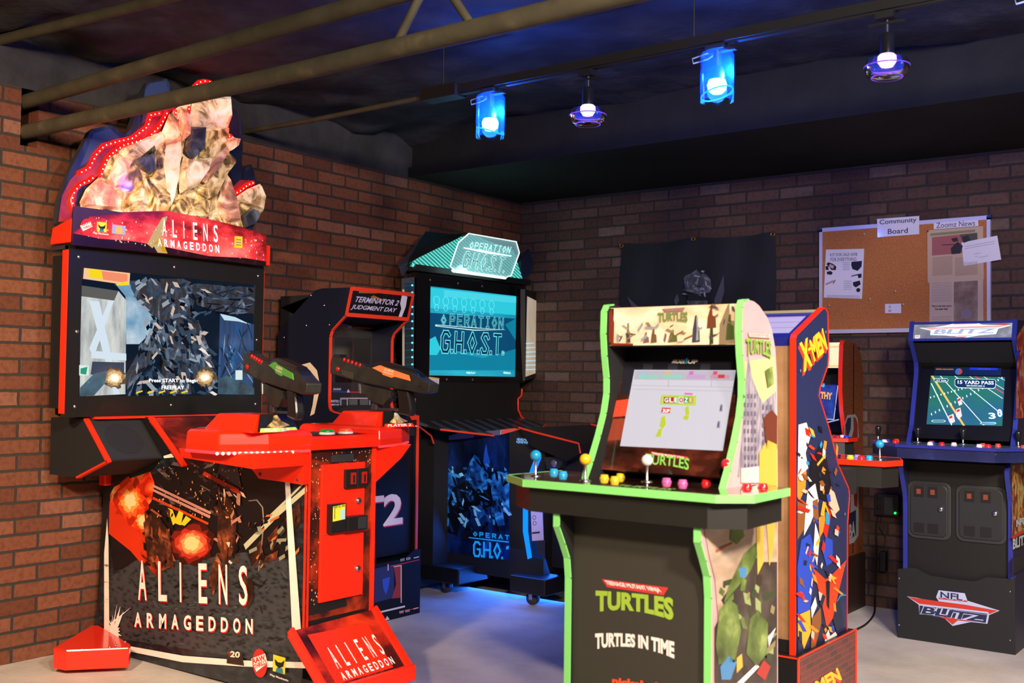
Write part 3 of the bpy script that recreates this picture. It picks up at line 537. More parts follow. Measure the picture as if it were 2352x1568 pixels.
for q in (((184, 846), (200, 842), (197, 860), (184, 858)),): mb.poly(mp_(*q, d=8), scr('screen_green', '#2a9a7a', E1))
for i in range(5): x = 312+i*26; mb.poly(mp_((x, 900), (x+14, 896), (x+15, 899), (x, 904), d=7), scr('screen_yellow', '#f0d81e', E1))
sc_ = mb.build('screen', al)
mb = MB(); W_ = scr('screen_text', '#ffffff', 1.2)
a = mp_((342, 880), (454, 880), (342, 869), d=9); text(mb, 'Press START to Begin', a[0], a[1], a[2], W_, .0004, .025)
a = mp_((371, 894), (423, 894), (371, 885), d=9); text(mb, 'FREEPLAY', a[0], a[1], a[2], W_, .0004, .025); mb.build('screen_text', sc_)
# --- lit marquee
KX = .405; mb = MB(); mb.prism([(x, -3.62, z) for x, z in ((.245, 1.772), (.262, 1.838), (KX-.01, 1.868), (KX-.01, 1.772))], (0, 1.045, 0), REDT); mb.build('marquee_box', al)
mar = MN('marquee_art', ((.3, '#1e080a'), (.44, '#7a161c'), (.55, '#d0343a'), (.74, '#ff7f78')), scale=3.2, detail=5, rough=.2, emit=.42, stretch=(1, 1, 2), coat=.4)
mb = MB()
def kp_(*px, d=1): return pp((0, KX), *px, off=.0006*d)
edge = [(170, 473), (280, 487), (385, 484), (480, 503), (560, 522), (612, 541), (611, 611), (385, 583), (165, 562)]
q = kp_(*edge); mb.prism([p-Vector((.012, 0, 0)) for p in q], (.0118, 0, 0), BLK); mb.poly(q, mar)
mb.poly(kp_((165, 562), (167, 535), (230, 548), (300, 553), (385, 568), (480, 588), (560, 592), (611, 600), (611, 611), (385, 583), d=2), MN('marquee_dark', ((.3, '#0e0709'), (.6, '#2a1014'), (.8, '#54202a')), scale=30, rough=.25, emit=.15, stretch=(1, 1, .4)))
mb.poly(kp_((168, 474), (205, 479), (250, 484), (285, 489), (205, 497), (200, 515), (166, 535), d=2), M('marquee_shadow', '#3d241f', .25))
for q in (((372, 500), (385, 496), (372, 540), (350, 570), (338, 560)), ((350, 560), (366, 540), (385, 582), (362, 580))): mb.poly(kp_(*q, d=3), M('marquee_flame', '#f2d28a', .3, emit=.5))
mb.poly(kp_((352, 562), (368, 543), (384, 580), (372, 578), (366, 560), d=4), M('marquee_flame2', '#f0b412', .3, emit=.6))
for i in range(130):
    x = random.uniform(200, 606); y = 495+(x-200)*.13+random.uniform(0, 52); p = kp_((x, y), d=4)[0]; r = random.uniform(.0012, .0035)
    mb.poly([p+Vector((0, r, 0)), p+Vector((0, 0, r*1.5)), p-Vector((0, r, 0)), p-Vector((0, 0, r*1.5))], M('marquee_spark', '#ffe0b8', .4, emit=1))
word_spread('ALIENS', (372, 542), (500, 557), (371, 502), M('lit_white', '#ffffff', .4, emit=1), 5, .42, .012, mb, kp_)
word_spread('ARMAGEDDON', (362, 565), (503, 581), (361, 547), M('lit_white', '#fff', .4, emit=1), 5, .6, .03, mb, kp_)
mb.poly([p for p in [kp_((200, 522), d=4)[0]+Vector((0, math.cos(2*math.pi*i/20)*.032, math.sin(2*math.pi*i/20)*.036)) for i in range(20)]], M('badge_red', '#c8261c', .4)); mb.poly(kp_((183, 518), (206, 508), (212, 520), (190, 531), d=5), WHT)
for s, a in (('RAW', ((187, 520), (208, 512), (185, 513))), ('THRILLS', ((191, 527), (211, 519), (189, 522)))): q = kp_(*a, d=6); text(mb, s, q[0], q[1], q[2], ARED, .0003, .03)
mb.poly(kp_((222, 509), (244, 511), (244, 534), (222, 532), d=5), YB); mb.poly(kp_((224, 514), (230, 520), (236, 520), (242, 516), (240, 525), (232, 527), (226, 522), d=6), INK); mb.poly(kp_((229, 524), (237, 525), (238, 533), (227, 532), d=6), M('badge_teal', '#2a7a9a', .4))
q = kp_((213, 538), (249, 542), (213, 532), d=6); text(mb, 'Play Mechanix', q[0], q[1], q[2], WHT, .0003, .02)
mb.poly(kp_((257, 515), (288, 519), (287, 540), (256, 536), d=5), M('badge_lilac', '#9aa0d0', .4)); mb.poly(kp_((265, 519), (280, 521), (280, 538), (264, 535), d=6), M('badge_gold', '#c8b060', .4))
mb.poly(kp_((538, 542), (556, 543), (556, 570), (537, 569), d=5), YB)
for i in range(3): mb.poly(kp_((541, 549+i*6), (553, 550+i*6), (553, 552+i*6), (541, 551+i*6), d=6), GREY)
mb.build('marquee_panel', al)
# --- topper board (generic bone-coloured shard relief with red lights)
TX = .27
def tz(*zp, d=0.0): return [on(x*.3827, y*.3827, 0, TX+d) for x, y in zp]
mb = MB()
board = [(338, 1340), (355, 1200), (430, 1000), (540, 790), (570, 770), (665, 750), (750, 805), (780, 780), (850, 560), (885, 495), (1000, 470), (1045, 560), (1110, 560), (1165, 505), (1215, 482), (1270, 492), (1370, 590), (1385, 650), (1415, 660), (1455, 720), (1452, 1020), (1510, 985), (1540, 1080), (1570, 1130), (1575, 1200), (1555, 1290), (1500, 1400), (1000, 1420), (430, 1420)]
mb.prism([p-Vector((.03, 0, 0)) for p in tz(*board)], (.03, 0, 0), MN('topper_navy', ((.3, '#10131c'), (.55, '#232a3c'), (.75, '#3b4a66')), scale=8, detail=6, rough=.3, stretch=(1, 4, .6), coat=.3), DGREY)
top = mb.build('topper_board', al)
mb = MB(); NV = M('topper_tower', '#2d3a5c', .35, emit=.08, ecol='#3a5a90'); NV2 = M('topper_tower_dark', '#1b2236', .35)
for q in (((870, 540), (900, 500), (985, 485), (1025, 560), (1010, 690), (850, 740)), ((560, 800), (660, 770), (720, 830), (640, 850), (540, 960), (480, 1000))): mb.poly(tz(*q, d=.0015), NV)
for q in (((1380, 700), (1410, 690), (1440, 740), (1435, 1080), (1385, 1120)), ((1460, 1040), (1505, 1010), (1530, 1090), (1470, 1130))): mb.poly(tz(*q, d=.0015), NV2)
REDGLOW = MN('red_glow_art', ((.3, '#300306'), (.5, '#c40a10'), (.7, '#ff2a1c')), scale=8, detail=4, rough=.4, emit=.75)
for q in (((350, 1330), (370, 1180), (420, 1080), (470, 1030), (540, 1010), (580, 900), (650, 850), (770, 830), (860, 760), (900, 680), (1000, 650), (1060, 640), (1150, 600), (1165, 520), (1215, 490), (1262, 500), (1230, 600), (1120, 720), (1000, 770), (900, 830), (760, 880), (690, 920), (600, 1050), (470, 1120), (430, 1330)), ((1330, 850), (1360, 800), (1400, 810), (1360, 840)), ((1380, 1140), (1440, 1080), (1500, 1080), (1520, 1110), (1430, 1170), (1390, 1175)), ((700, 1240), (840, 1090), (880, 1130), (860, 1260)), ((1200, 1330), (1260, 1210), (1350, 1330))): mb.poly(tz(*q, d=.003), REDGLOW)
mb.build('backdrop_art', top)
LEDR = M('red_led_rope', '#ff1414', .3, emit=3.2, ecol='#ff0a0a'); LEDW = M('warm_led_dot', '#ffe0c0', .3, emit=4.5, ecol='#ffd0a0')
ropes = [[(440, 1270), (425, 1200), (440, 1150), (480, 1105), (530, 1085), (560, 1060)], [(600, 1060), (612, 1010), (640, 950), (680, 910), (740, 870), (820, 850), (880, 830), (960, 750), (1000, 670)], [(470, 1040), (530, 1010), (570, 930), (620, 875), (700, 850), (790, 830), (880, 760), (900, 690), (960, 680)], [(1050, 660), (1045, 700), (1065, 730)], [(1120, 700), (1130, 640)], [(1165, 520), (1190, 495), (1225, 488), (1265, 496)], [(1385, 1170), (1430, 1150), (1480, 1110), (1520, 1095)], [(1335, 850), (1350, 825), (1385, 815)]]
for rp in ropes:
    mb = MB(); mb2 = MB(); P = tz(*rp, d=.012); mb.tube(P, .0105, LEDR, 8)
    L = [(b-a).length for a, b in zip(P, P[1:])]; n = max(2, int(sum(L)/.022))
    for i in range(n):
        t = sum(L)*(i+.5)/n
        for (a, b), l in zip(zip(P, P[1:]), L):
            if t <= l: mb2.ball(a+(b-a)*(t/l)+Vector((.009, 0, 0)), .0035, LEDW, 6); break
            t -= l
    lr = mb.build('led_rope', top); mb2.build('led_dots', lr)
# generic relief in the same colours: overlapping bone, gold and smoke shards
bone = MN('bone_relief_glow', ((.28, '#3a2a1c'), (.40, '#a8845e'), (.48, '#ecd0a8'), (.6, '#fff4e0')), scale=7, detail=9, rough=.4, dist=1.6, coat=.15, emit=.28); gold = MN('gold_relief_glow', ((.3, '#20180e'), (.42, '#7a6034'), (.52, '#d8b878'), (.66, '#fff4d8')), scale=10, detail=9, rough=.4, dist=2.2, coat=.15, emit=.25); smoke_ = MN('smoke_relief', ((.3, '#15181c'), (.5, '#3a3f46'), (.7, '#7f8a98')), scale=9, detail=8, rough=.4, dist=1, coat=.1)  # faint emission in bone and gold stands for lamp light on them
pinkb = MN('rose_relief_glow', ((.3, '#4a2a20'), (.48, '#c48a70'), (.62, '#ffd8c0')), scale=9, detail=8, rough=.4, dist=1, coat=.1, emit=.25)  # lamp light put in as emission here too
shards = [(bone, .03, [(740, 890), (860, 830), (960, 800), (980, 850), (900, 930), (780, 970), (700, 960)]), (pinkb, .034, [(690, 930), (770, 960), (720, 1080), (640, 1150), (600, 1140), (650, 1030)]), (pinkb, .03, [(470, 1215), (505, 1140), (580, 1070), (680, 1150), (690, 1260), (480, 1240)]),
 (smoke_, .03, [(780, 960), (900, 860), (940, 1000), (880, 1050), (820, 1010)]), (gold, .032, [(720, 1240), (830, 1090), (880, 1060), (890, 1120), (790, 1270)]),
 (bone, .036, [(960, 800), (1000, 700), (1040, 710), (1060, 900), (1040, 1100), (1010, 1230), (960, 1180), (940, 1000)]), (gold, .034, [(890, 900), (960, 820), (990, 1050), (1000, 1280), (890, 1260), (870, 1120), (900, 1020)]),
 (pinkb, .033, [(1070, 650), (1110, 690), (1115, 820), (1075, 850), (1090, 740)]), (bone, .042, [(1140, 620), (1230, 590), (1360, 590), (1368, 700), (1340, 780), (1200, 790), (1120, 760)]), (smoke_, .046, [(1110, 770), (1200, 760), (1190, 900), (1130, 960), (1085, 920)]),
 (gold, .044, [(1200, 790), (1345, 770), (1320, 890), (1240, 960), (1180, 940)]), (bone, .05, [(1080, 950), (1150, 970), (1240, 950), (1220, 1020), (1150, 1120), (1060, 1160), (1050, 1060)]), (pinkb, .04, [(1240, 960), (1330, 870), (1350, 900), (1250, 1050), (1190, 1120)]), (bone, .034, [(1340, 870), (1385, 830), (1415, 835), (1400, 880), (1360, 910)]),
 (gold, .036, [(1290, 960), (1350, 920), (1395, 970), (1340, 1040), (1260, 1200), (1150, 1230), (1180, 1120)]), (gold, .034, [(1010, 1230), (1060, 1170), (1160, 1200), (1250, 1200), (1230, 1310), (1110, 1310), (1000, 1290)]), (pinkb, .034, [(1300, 1190), (1350, 1060), (1400, 1220), (1420, 1330), (1350, 1330), (1290, 1240)]), (bone, .036, [(1395, 1190), (1470, 1140), (1540, 1110), (1570, 1180), (1555, 1270), (1500, 1250), (1430, 1210)]), (smoke_, .035, [(1430, 1300), (1490, 1250), (1540, 1280), (1500, 1350), (1450, 1370)])]
mb = MB(); sil = [(480, 1330), (470, 1215), (505, 1140), (600, 1060), (640, 960), (730, 885), (860, 825), (960, 790), (1000, 695), (1060, 640), (1130, 620), (1230, 585), (1360, 590), (1372, 700), (1345, 790), (1400, 830), (1410, 880), (1360, 915), (1395, 970), (1350, 1050), (1400, 1200), (1470, 1140), (1540, 1110), (1570, 1180), (1555, 1280), (1450, 1370), (1000, 1400), (480, 1400)]
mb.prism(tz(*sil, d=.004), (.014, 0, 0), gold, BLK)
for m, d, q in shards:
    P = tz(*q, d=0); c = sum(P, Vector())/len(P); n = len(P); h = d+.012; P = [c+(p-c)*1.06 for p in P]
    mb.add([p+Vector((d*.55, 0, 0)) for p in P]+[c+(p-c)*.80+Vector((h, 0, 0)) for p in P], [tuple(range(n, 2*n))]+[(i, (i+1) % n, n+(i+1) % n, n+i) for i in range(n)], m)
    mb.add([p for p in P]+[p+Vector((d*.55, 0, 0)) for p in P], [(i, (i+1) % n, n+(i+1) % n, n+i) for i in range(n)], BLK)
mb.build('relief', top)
for y, z in ((-3.35, 2.05), (-3.1, 2.35), (-2.75, 2.45)): light('POINT', 'topper_red_leds', (.36, y, z), .55, (1, .03, .02), .03)
# --- control panel
CPO = [(1.43, -3.24), (1.43, -2.87), (1.385, -2.70), (1.29, -2.545), (1.10, -2.55), (.98, -2.68), (.95, -2.9), (.95, -3.2), (.98, -3.42), (1.10, -3.55), (1.29, -3.555), (1.385, -3.40)]
def scale_loop(P, k): cx = sum(p[0] for p in P)/len(P); cy = sum(p[1] for p in P)/len(P); return [(cx+(x-cx)*k, cy+(y-cy)*k) for x, y in P]
mb = MB(); n = len(CPO); lv = [(1.0, .955), (1.005, .975), (.985, .995), (.93, 1.008)]; vs = []
for k, z in lv: vs += [(x, y, z) for x, y in scale_loop(CPO, k)]
mb.add(vs, [tuple(range(n))[::-1], tuple(range(3*n, 4*n))]+[(a*n+i, a*n+(i+1) % n, (a+1)*n+(i+1) % n, (a+1)*n+i) for a in range(3) for i in range(n)], RED)
cp = mb.build('control_panel', al, bevel=.006, seg=3)
mb = MB(); q = scale_loop(CPO, 1.003); arc = [q[i] for i in (8, 9, 10, 11, 0)]; P = [Vector((x, y, .955)) for x, y in arc]; mb.tube(P, .006, M('pink_led_strip', '#ff6a70', .3, emit=1.2, ecol='#ff3a40'), 8)
mb.tube([Vector((x, y, .955)) for x, y in (q[1], q[2], q[3], q[4])], .005, M('pink_led_strip', '#ff6a70', .3, emit=1.2, ecol='#ff3a40'), 8)
a, b = Vector((q[10][0], q[10][1], .953)), Vector((q[11][0], q[11][1], .953))
for t in [i/9 for i in range(10)]: mb.ball(a+(b-a)*t+Vector((.004, -.006, 0)), .006, LEDW, 8)
a, b = b, Vector((q[0][0], q[0][1], .953))
for t in [i/7 for i in range(1, 5)]: mb.ball(a+(b-a)*t+Vector((.005, -.006, 0)), .006, LEDW, 8)
mb.build('led_strip', cp)
mb = MB(); mb.prism([(1.40, YS-.002, z) if 0 else (x, YS-.001, z) for x, z in ((1.02, .84), (1.40, .845), (1.40, .955), (.97, .955), (.97, .90))], (0, -.20, 0), RED)
br1 = MB()
# side gusset brackets below the panel
br1.prism([(.96, YS-.03, .955), (1.42, YS-.03, .955), (1.415, YS-.03, .828), (1.16, YS-.03, .835), (1.13, YS-.03, .86)], (0, .028, 0), RED); br2 = MB(); br2.prism([(1.40, YE, .955), (1.40, -2.64, .955), (1.40, -2.70, .90), (1.40, YE, .80)], (-.03, 0, 0), RED); br2.build('support_bracket', al, bevel=.004)
br1.prism([(.98, YS-.03, .955), (1.42, YS-.03, .955), (1.42, YS-.03, .90), (1.0, YS-.03, .92)], (0, -.24, 0), RED)
for x, z in ((1.17, .853), (1.385, .845)): br1.lathe((x, YS-.031, z), [(.007, 0), (.006, .003), (0, .003)], DGREY, 10, (0, -1, 0))
br1.build('support_bracket', al, bevel=.004)
def gunblock(cy, s):
    """holster block; s=-1 leans its art to +y, the player side"""
    m = MB(); X0, X1 = 1.10, 1.385; w = .125
    base = [(X0-.03, cy-w-.03), (X1+.03, cy-w-.03), (X1+.03, cy+w+.03), (X0-.03, cy+w+.03)]; mid = [(X0-.01, cy-w), (X1+.012, cy-w), (X1+.012, cy+w), (X0-.01, cy+w)]; up = [(X0, cy-w+.012), (X1-.01, cy-w+.012), (X1-.01, cy+w-.012), (X0, cy+w-.012)]; tp_ = [(X0+.03, cy-w+.05), (X1-.03, cy-w+.05), (X1-.03, cy+w-.05), (X0+.03, cy+w-.05)]
    lv = [(mid, 1.028), (up, 1.036), (tp_, 1.092)]; vs = []
    for l, z in lv: vs += [(x, y, z) for x, y in l]
    m.add(vs, [(8, 9, 10, 11)]+[(a*4+i, a*4+(i+1) % 4, (a+1)*4+(i+1) % 4, (a+1)*4+i) for a in range(2) for i in range(4)], RED)
    W0 = [(1.432, -3.225), (1.387, -3.405), (1.292, -3.558), (1.098, -3.553), (.978, -3.422), (.948, -3.225)]
    if cy > -3: W0 = [(x, -6.095-y) for x, y in W0]
    if cy < -3: W0 = W0[::-1]
    k = len(W0); vs = []
    for sc_f, z in ((1.004, .962), (1.008, .985), (.985, 1.022), (.93, 1.034)): vs += [(x, y, z) for x, y in scale_loop(W0, sc_f)]
    m.add(vs, [tuple(range(3*k, 4*k))]+[(a*k+i, a*k+(i+1) % k, (a+1)*k+(i+1) % k, (a+1)*k+i) for a in range(3) for i in range(k)], RED)
    o = m.build('gun_holster', cp, bevel=.008, seg=3); return o
gb1 = gunblock(-3.36, 1); gb2 = gunblock(-2.71, 1)
mb = MB()
def hp(cy, a, b, z0, z1, off):   # point rows on the player-facing (+x) slope of a block
    return None
for cy, gb in ((-3.36, gb1), (-2.71, gb2)):
    m = MB(); w = .125; A0, A1 = Vector((1.378, cy-w+.012, 1.036)), Vector((1.378, cy+w-.012, 1.036)); B0, B1 = Vector((1.355, cy-w+.05, 1.092)), Vector((1.355, cy+w-.05, 1.092)); n = (A1-A0).cross(B0-A0).normalized(); n = n if n.x > 0 else -n
    L = lambda u, v: (A0+(A1-A0)*u)*(1-v)+(B0+(B1-B0)*u)*v+n*.010
    m.poly([L(.08, -.25), L(.92, -.25), L(.96, .98), L(.04, .98)], BLK)
    m.poly([L(.25, .15)+n*.001, L(.4, .5)+n*.001, L(.45, .85)+n*.001, L(.55, .9)+n*.001, L(.62, .5)+n*.001, L(.78, .2)+n*.001, L(.6, .1)+n*.001, L(.45, .05)+n*.001], gold)
    g = M('lime_label', '#a8d85a', .4, emit=.25); m.poly([L(.12, -.2)+n*.0015, L(.88, -.2)+n*.0015, L(.88, .06)+n*.0015, L(.12, .06)+n*.0015], g if cy < -3 else ORT)
    text(m, 'PLAYER 1' if cy < -3 else 'PLAYER 2', L(.2, -.16)+n*.002, L(.8, -.16)+n*.002, L(.2, .02)+n*.002, WHT, .0004, .03); m.build('player_label', gb)
mb = MB(); mb.poly([(x, y, 1.0095) for x, y in ((1.41, -3.18), (1.41, -2.92), (1.30, -2.90), (1.30, -3.2))], BLK); mb.poly([(x, y, 1.0096) for x, y in ((1.26, -3.18), (1.26, -2.96), (1.06, -2.98), (1.06, -3.16))], M('info_plate', '#17151a', .35))
text(mb, 'ALIENS ARMAGEDDON', (1.10, -3.15, 1.0102), (1.10, -2.99, 1.0102), (1.085, -3.15, 1.0102), WHT, .0003, .01); mb.tube([(1.16, -3.15, 1.01), (1.2, -3.08, 1.01), (1.17, -3.0, 1.01)], .0015, M('info_orange', '#d86a20', .4), 5); mb.build('info_plates', cp)
def start_button(name, par, loc, col, r=.027, lit=.25, ringcol=None, h=.012):
    m = MB(); m.lathe(loc, [(r*1.15, 0), (r*1.15, h*.5), (r, h*.7)], ringcol or M(name+'_skirt', '#cfc9c0', .3), 20); o = m.build(name, par, org=loc)
    m = MB(); m.lathe(Vector(loc)+Vector((0, 0, h*.7)), [(r, 0), (r*1.05, h*.4), (r*.8, h*.9), (0, h)], col, 20); m.build('cap', o, org=loc); return o
start_button('start_button', cp, (1.355, -3.085, 1.0096), M('green_button', '#16c84a', .25, emit=.35)); start_button('start_button', cp, (1.355, -2.985, 1.0096), M('red_button', '#ff4a26', .25, emit=.25))
# ---------------------------------------------------------------- the two guns resting in the holsters
gun_olive = MN('gun_black', ((.35, '#1d1d1a'), (.65, '#2b2a26')), scale=14, rough=.45, spec=.4); gdark = M('gun_dark', '#151516', .3); REDL = M('red_gun_button', '#ff1a10', .2, emit=.55, ecol='#ff1008')
GY = -2.73
def gz(*zp, d=0.0): return [on(740+x*.1212, 790+y*.1212, 1, GY+d) for x, y in zp]
def make_gun(label, plate, pname):
    t = thing('light_gun', (1.28, GY, 1.094), label, 'toy gun')
    def slab(name, zp, hw, m, par=None, bev=.004):
        b = MB(); b.prism(gz(*zp, d=-hw), (0, 2*hw, 0), m); return b.build(name, par or t, bevel=bev)
    body = slab('body', [(150, 360), (175, 240), (330, 250), (370, 290), (760, 390), (790, 420), (930, 440), (1050, 400), (1680, 520), (1900, 680), (2040, 760), (2010, 920), (1880, 940), (1650, 890), (1260, 830), (900, 760), (560, 680), (150, 560)], .03, gun_olive)
    slab('top_cover', [(900, 400), (1060, 340), (1130, 330), (1700, 480), (1800, 560), (1900, 690), (1680, 700), (1050, 500)], .022, gdark)
    pl = slab(pname, [(940, 450), (1080, 400), (1640, 590), (1670, 700), (1370, 620), (1310, 640), (1140, 580), (1130, 545), (1000, 480)], .0325, plate, bev=.001)
    b = MB(); q = gz((1170, 500), (1350, 545), (1180, 455), d=-.0335); text(b, 'ALIENS', q[0], q[1], q[2], CREAM, .0004, .01); q = gz((1150, 535), (1340, 590), (1155, 512), d=-.0335); text(b, 'ARMAGEDDON', q[0], q[1], q[2], CREAM, .0004, .02); b.build('lettering', pl)
    slab('magazine_well', [(690, 740), (860, 780), (1290, 880), (1270, 1020), (1140, 1160), (1080, 1150), (880, 1060), (800, 960), (690, 950)], .022, gun_olive); slab('front_grip', [(680, 745), (720, 750), (730, 940), (690, 930)], .024, STEEL, bev=.002)
    slab('pistol_grip', [(1400, 850), (1620, 880), (1660, 1060), (1690, 1260), (1650, 1370), (1400, 1310), (1440, 1200)], .019, gdark, bev=.008); slab('trigger', [(1290, 960), (1330, 975), (1400, 1000), (1400, 1012), (1330, 1000)], .006, gdark, bev=.001)
    slab('mounting_post', [(930, 1120), (1030, 1150), (1020, 1255), (905, 1245)], .018, DGREY); slab('grip_guard', [(1060, 1215), (1440, 1215), (1440, 1260), (1060, 1255)], .01, DGREY); slab('front_sight', [(200, 240), (215, 190), (260, 200), (330, 195), (345, 250)], .02, gdark, bev=.001)
    for x, y in ((420, 295), (494, 320), (568, 348), (645, 375), (718, 402)):
        b = MB()
        for s in (-1, 1): p = gz((x, y), d=s*.0275)[0]; b.ball(p, .0085, REDL, 12, (.8, .7, 1.15))
        b.build('shell_light', t)
    b = MB(); p = gz((298, 470), d=-.030)[0]; b.ball(p, .0105, REDL, 16, (1, .6, 1)); b.lathe(p+Vector((0, .004, 0)), [(.012, 0), (.012, .003)], gdark, 16, (0, -1, 0)); b.build('side_button', t)
    b = MB()
    for i in range(7): q = gz((370+i*34, 480+i*10), (385+i*34, 484+i*10), (400+i*30, 590+i*12), (385+i*30, 586+i*12), d=-.0306); b.poly(q, M('gun_rib', '#474338', .5))
    for x, y in ((165, 500), (610, 655), (880, 1050), (1075, 1120), (1680, 530), (1850, 790)): b.disc(gz((x, y), d=-.031)[0], .003, (0, -1, 0), INK, 8)
    b.build('grooves', body)
    slab('tail_light', [(1800, 610), (1850, 640), (1890, 690), (1830, 680)], .0235, M('gun_tail_red', '#c8321e', .3), bev=.001)
    return t
g2 = make_gun('black toy gun with an orange side plate in the holster nearer the middle cabinets', M('orange_plate', '#e08048', .4), 'side_plate')
g1 = make_gun('black toy gun with a green side plate, in front of the lit gun-game screen', M('green_plate', '#4f9a3a', .4), 'side_plate')
g1.location = (1.355, -3.345, 1.094); g1.rotation_euler = (0, 0, math.radians(-17)); ORG[g1.name] = Vector(g1.location)
# ================================================================ narrow black cabinet with orange edges
t2 = thing('arcade_cabinet', (.35, -1.985, 0), 'narrow black upright cabinet with orange-red edges and a dark screen, beside the cyan-lit machine', 'arcade machine')
BLK_BLUELIT = M('black_side_blue_lit', '#131729', .4); Y0, Y1 = -2.219, -1.75  # black sides, blue lamp light mixed into their colour
front = [(.592, 1.684), (.555, 1.545), (.458, 1.47), (.446, 1.44), (.446, 1.10), (.455, 1.07), (.475, 1.06), (.64, 1.034), (.642, .32)]
side = [(.05, .32), (.05, 1.455), (.075, 1.49), (.33, 1.68), (.384, 1.688)]+front
for y, nm in ((Y0, 0), (Y1-.015, 1)):
    mb = MB(); mb.prism([(x, y, z) for x, z in side], (0, .015, 0), BLK_BLUELIT); o = mb.build('side_panel', t2)
    mb = MB(); mb.strip([(x, y+.0075, z) for x, z in front], (0, 1, 0), .0155, .006, ORT); mb.build('edge_trim', o)
    if nm == 0:
        for x, z in ((.30, 1.655), (.40, 1.60), (.44, 1.50), (.27, 1.50), (.10, 1.30), (.10, 1.44)):
            m = MB(); m.lathe((x, y, z), [(.006, 0), (.005, .003), (0, .004)], STEEL, 10, (0, -1, 0)); m.build('bolt', o)
        m = MB(); s_ = lambda *px: pp((1, y), *px, off=-.0008)
        m.poly(s_((690, 838), (712, 832), (728, 850), (734, 880), (732, 905), (722, 950), (712, 955), (718, 930), (722, 900), (716, 870), (702, 850)), M('pale_print', '#d9c6ae', .5))
        m.build('side_print', o)
mb = MB(); mb.box((.05, Y0+.015, .32), (.62, Y1-.015, .95), BLKM); mb.box((.05, Y0+.015, .95), (.28, Y1-.015, 1.66), BLKM); mb.prism([(x, Y0+.015, z) for x, z in ((.05, 1.60), (.28, 1.52), (.545, 1.545), (.575, 1.67), (.38, 1.675))], (0, Y1-Y0-.03, 0), BLKM)
mb.prism([(x, Y0+.015, z) for x, z in ((.28, .93), (.63, .93), (.63, 1.026), (.47, 1.05), (.28, 1.09))], (0, Y1-Y0-.03, 0), BLKM); mb.build('body', t2)
a0, a1 = Vector((.553, Y0+.015, 1.55)), Vector((.553, Y1-.015, 1.55)); b0 = Vector((.588, Y0+.015, 1.68)); off = Vector((.004, 0, 0))
mb = MB(); mb.poly([a0+off, a1+off, a1+(b0-a0)+off, b0+off], M('t2_marquee', '#0c0b0f', .25, emit=.05, coat=.3))
U, V = a1-a0, b0-a0; L = lambda u, v, d=0: a0+off+U*u+V*v+Vector((.0006*(d+1), 0, 0))
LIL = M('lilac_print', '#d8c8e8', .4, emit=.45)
sh = lambda a, b: (a+.04*b, b)
for q in (((.30, .75), (.55, .6), (.6, .62), (.35, .82)), ((.1, .85), (.4, .9), (.35, .98), (.1, .97))): mb.poly([L(*p) for p in q], M('art_orange_dim', '#9a5a1c', .5))
for u in (.52, .56, .66): mb.poly([L(u, .05), L(u+.005, .05), L(u+.005, .98), L(u, .98)], DGREY)
text(mb, 'TERMINATOR 2', L(.05, .50, 1), L(.78, .50, 1), L(.05, .72, 1), LIL, .0004, .02, sh); text(mb, 'JUDGMENT DAY', L(.02, .18, 1), L(.76, .18, 1), L(.02, .40, 1), LIL, .0004, .02, sh)
mb.poly([L(*p, 1) for p in ((.82, .95), (.92, .9), (.93, .5), (.90, .08), (.84, .05), (.86, .4), (.82, .6))], M('pale_print2', '#b8b0c0', .5, emit=.2))
mq = mb.build('marquee', t2)
mb = MB(); mb.strip([a0+off, a1+off], (b0-a0), .02, .006, ORT); mb.strip([a0+V+off, a1+V+off], (b0-a0), .02, .006, ORT); mb.build('edge_trim', mq)
# recessed screen panel with printed border
mb = MB(); PX = .300; P3 = lambda *px, d=1: pp((0, PX), *px, off=.0007*d)
mb.poly([(PX, y, z) for y, z in ((Y0+.015, 1.07), (Y1-.015, 1.07), (Y1-.015, 1.53), (Y0+.015, 1.53))], M('t2_bezel', '#26262b', .18, coat=.4)); bz = mb.build('screen_bezel', t2)
mb = MB(); mb.poly(P3((770, 775), (852, 777), (850, 878), (770, 878)), BLKG); mb.build('screen', bz)
mb = MB(); RL, BL = M('print_red', '#b8301a', .4), M('print_blue', '#2a4ac0', .4)
mb.poly(P3((809, 750), (866, 753), (866, 756), (809, 753), d=2), RL); mb.poly(P3((862, 754), (866, 754), (862, 838), (857, 838), d=2), RL); mb.poly(P3((770, 746), (800, 749), (800, 751), (770, 748), d=2), BL)
q = P3((798, 753), (808, 754), (798, 748), d=2); text(mb, 'T2', q[0], q[1], q[2], WHT, .0004, .04)
mb.poly(P3((763, 898), (795, 899), (795, 901), (763, 900), d=2), BL); mb.poly(P3((803, 899), (845, 900), (845, 902), (803, 901), d=2), RL); mb.poly(P3((796, 901), (804, 901), (800, 893), d=2), LIL)
for i in range(7): x = 766+i*2.6; mb.poly(P3((x, 891), (x+1.2, 891), (x+1.2, 896), (x, 896), d=2), LIL)
for s, y in (('TERMINATOR 2', 924), ('JUDGMENT DAY', 933)): q = P3((752, y), (779, y), (752, y-6), d=2); text(mb, s, q[0], q[1], q[2], LIL, .0004, .03)
mb.poly(P3((781, 913), (850, 913), (850, 937), (781, 937), d=2), M('print_grey', '#9a94a4', .5)); mb.poly(P3((799, 916), (848, 916), (848, 931), (799, 931), d=3), INK); mb.poly(P3((799, 932), (848, 932), (848, 936), (799, 936), d=3), RL); mb.poly(P3((784, 917), (796, 917), (796, 935), (784, 935), d=3), DGREY)
for i in range(5):
    for x in (801, 826): mb.poly(P3((x, 918+i*2.5), (x+20, 918+i*2.5), (x+20, 919+i*2.5), (x, 919+i*2.5), d=4), GREY)
mb.build('bezel_print', bz)
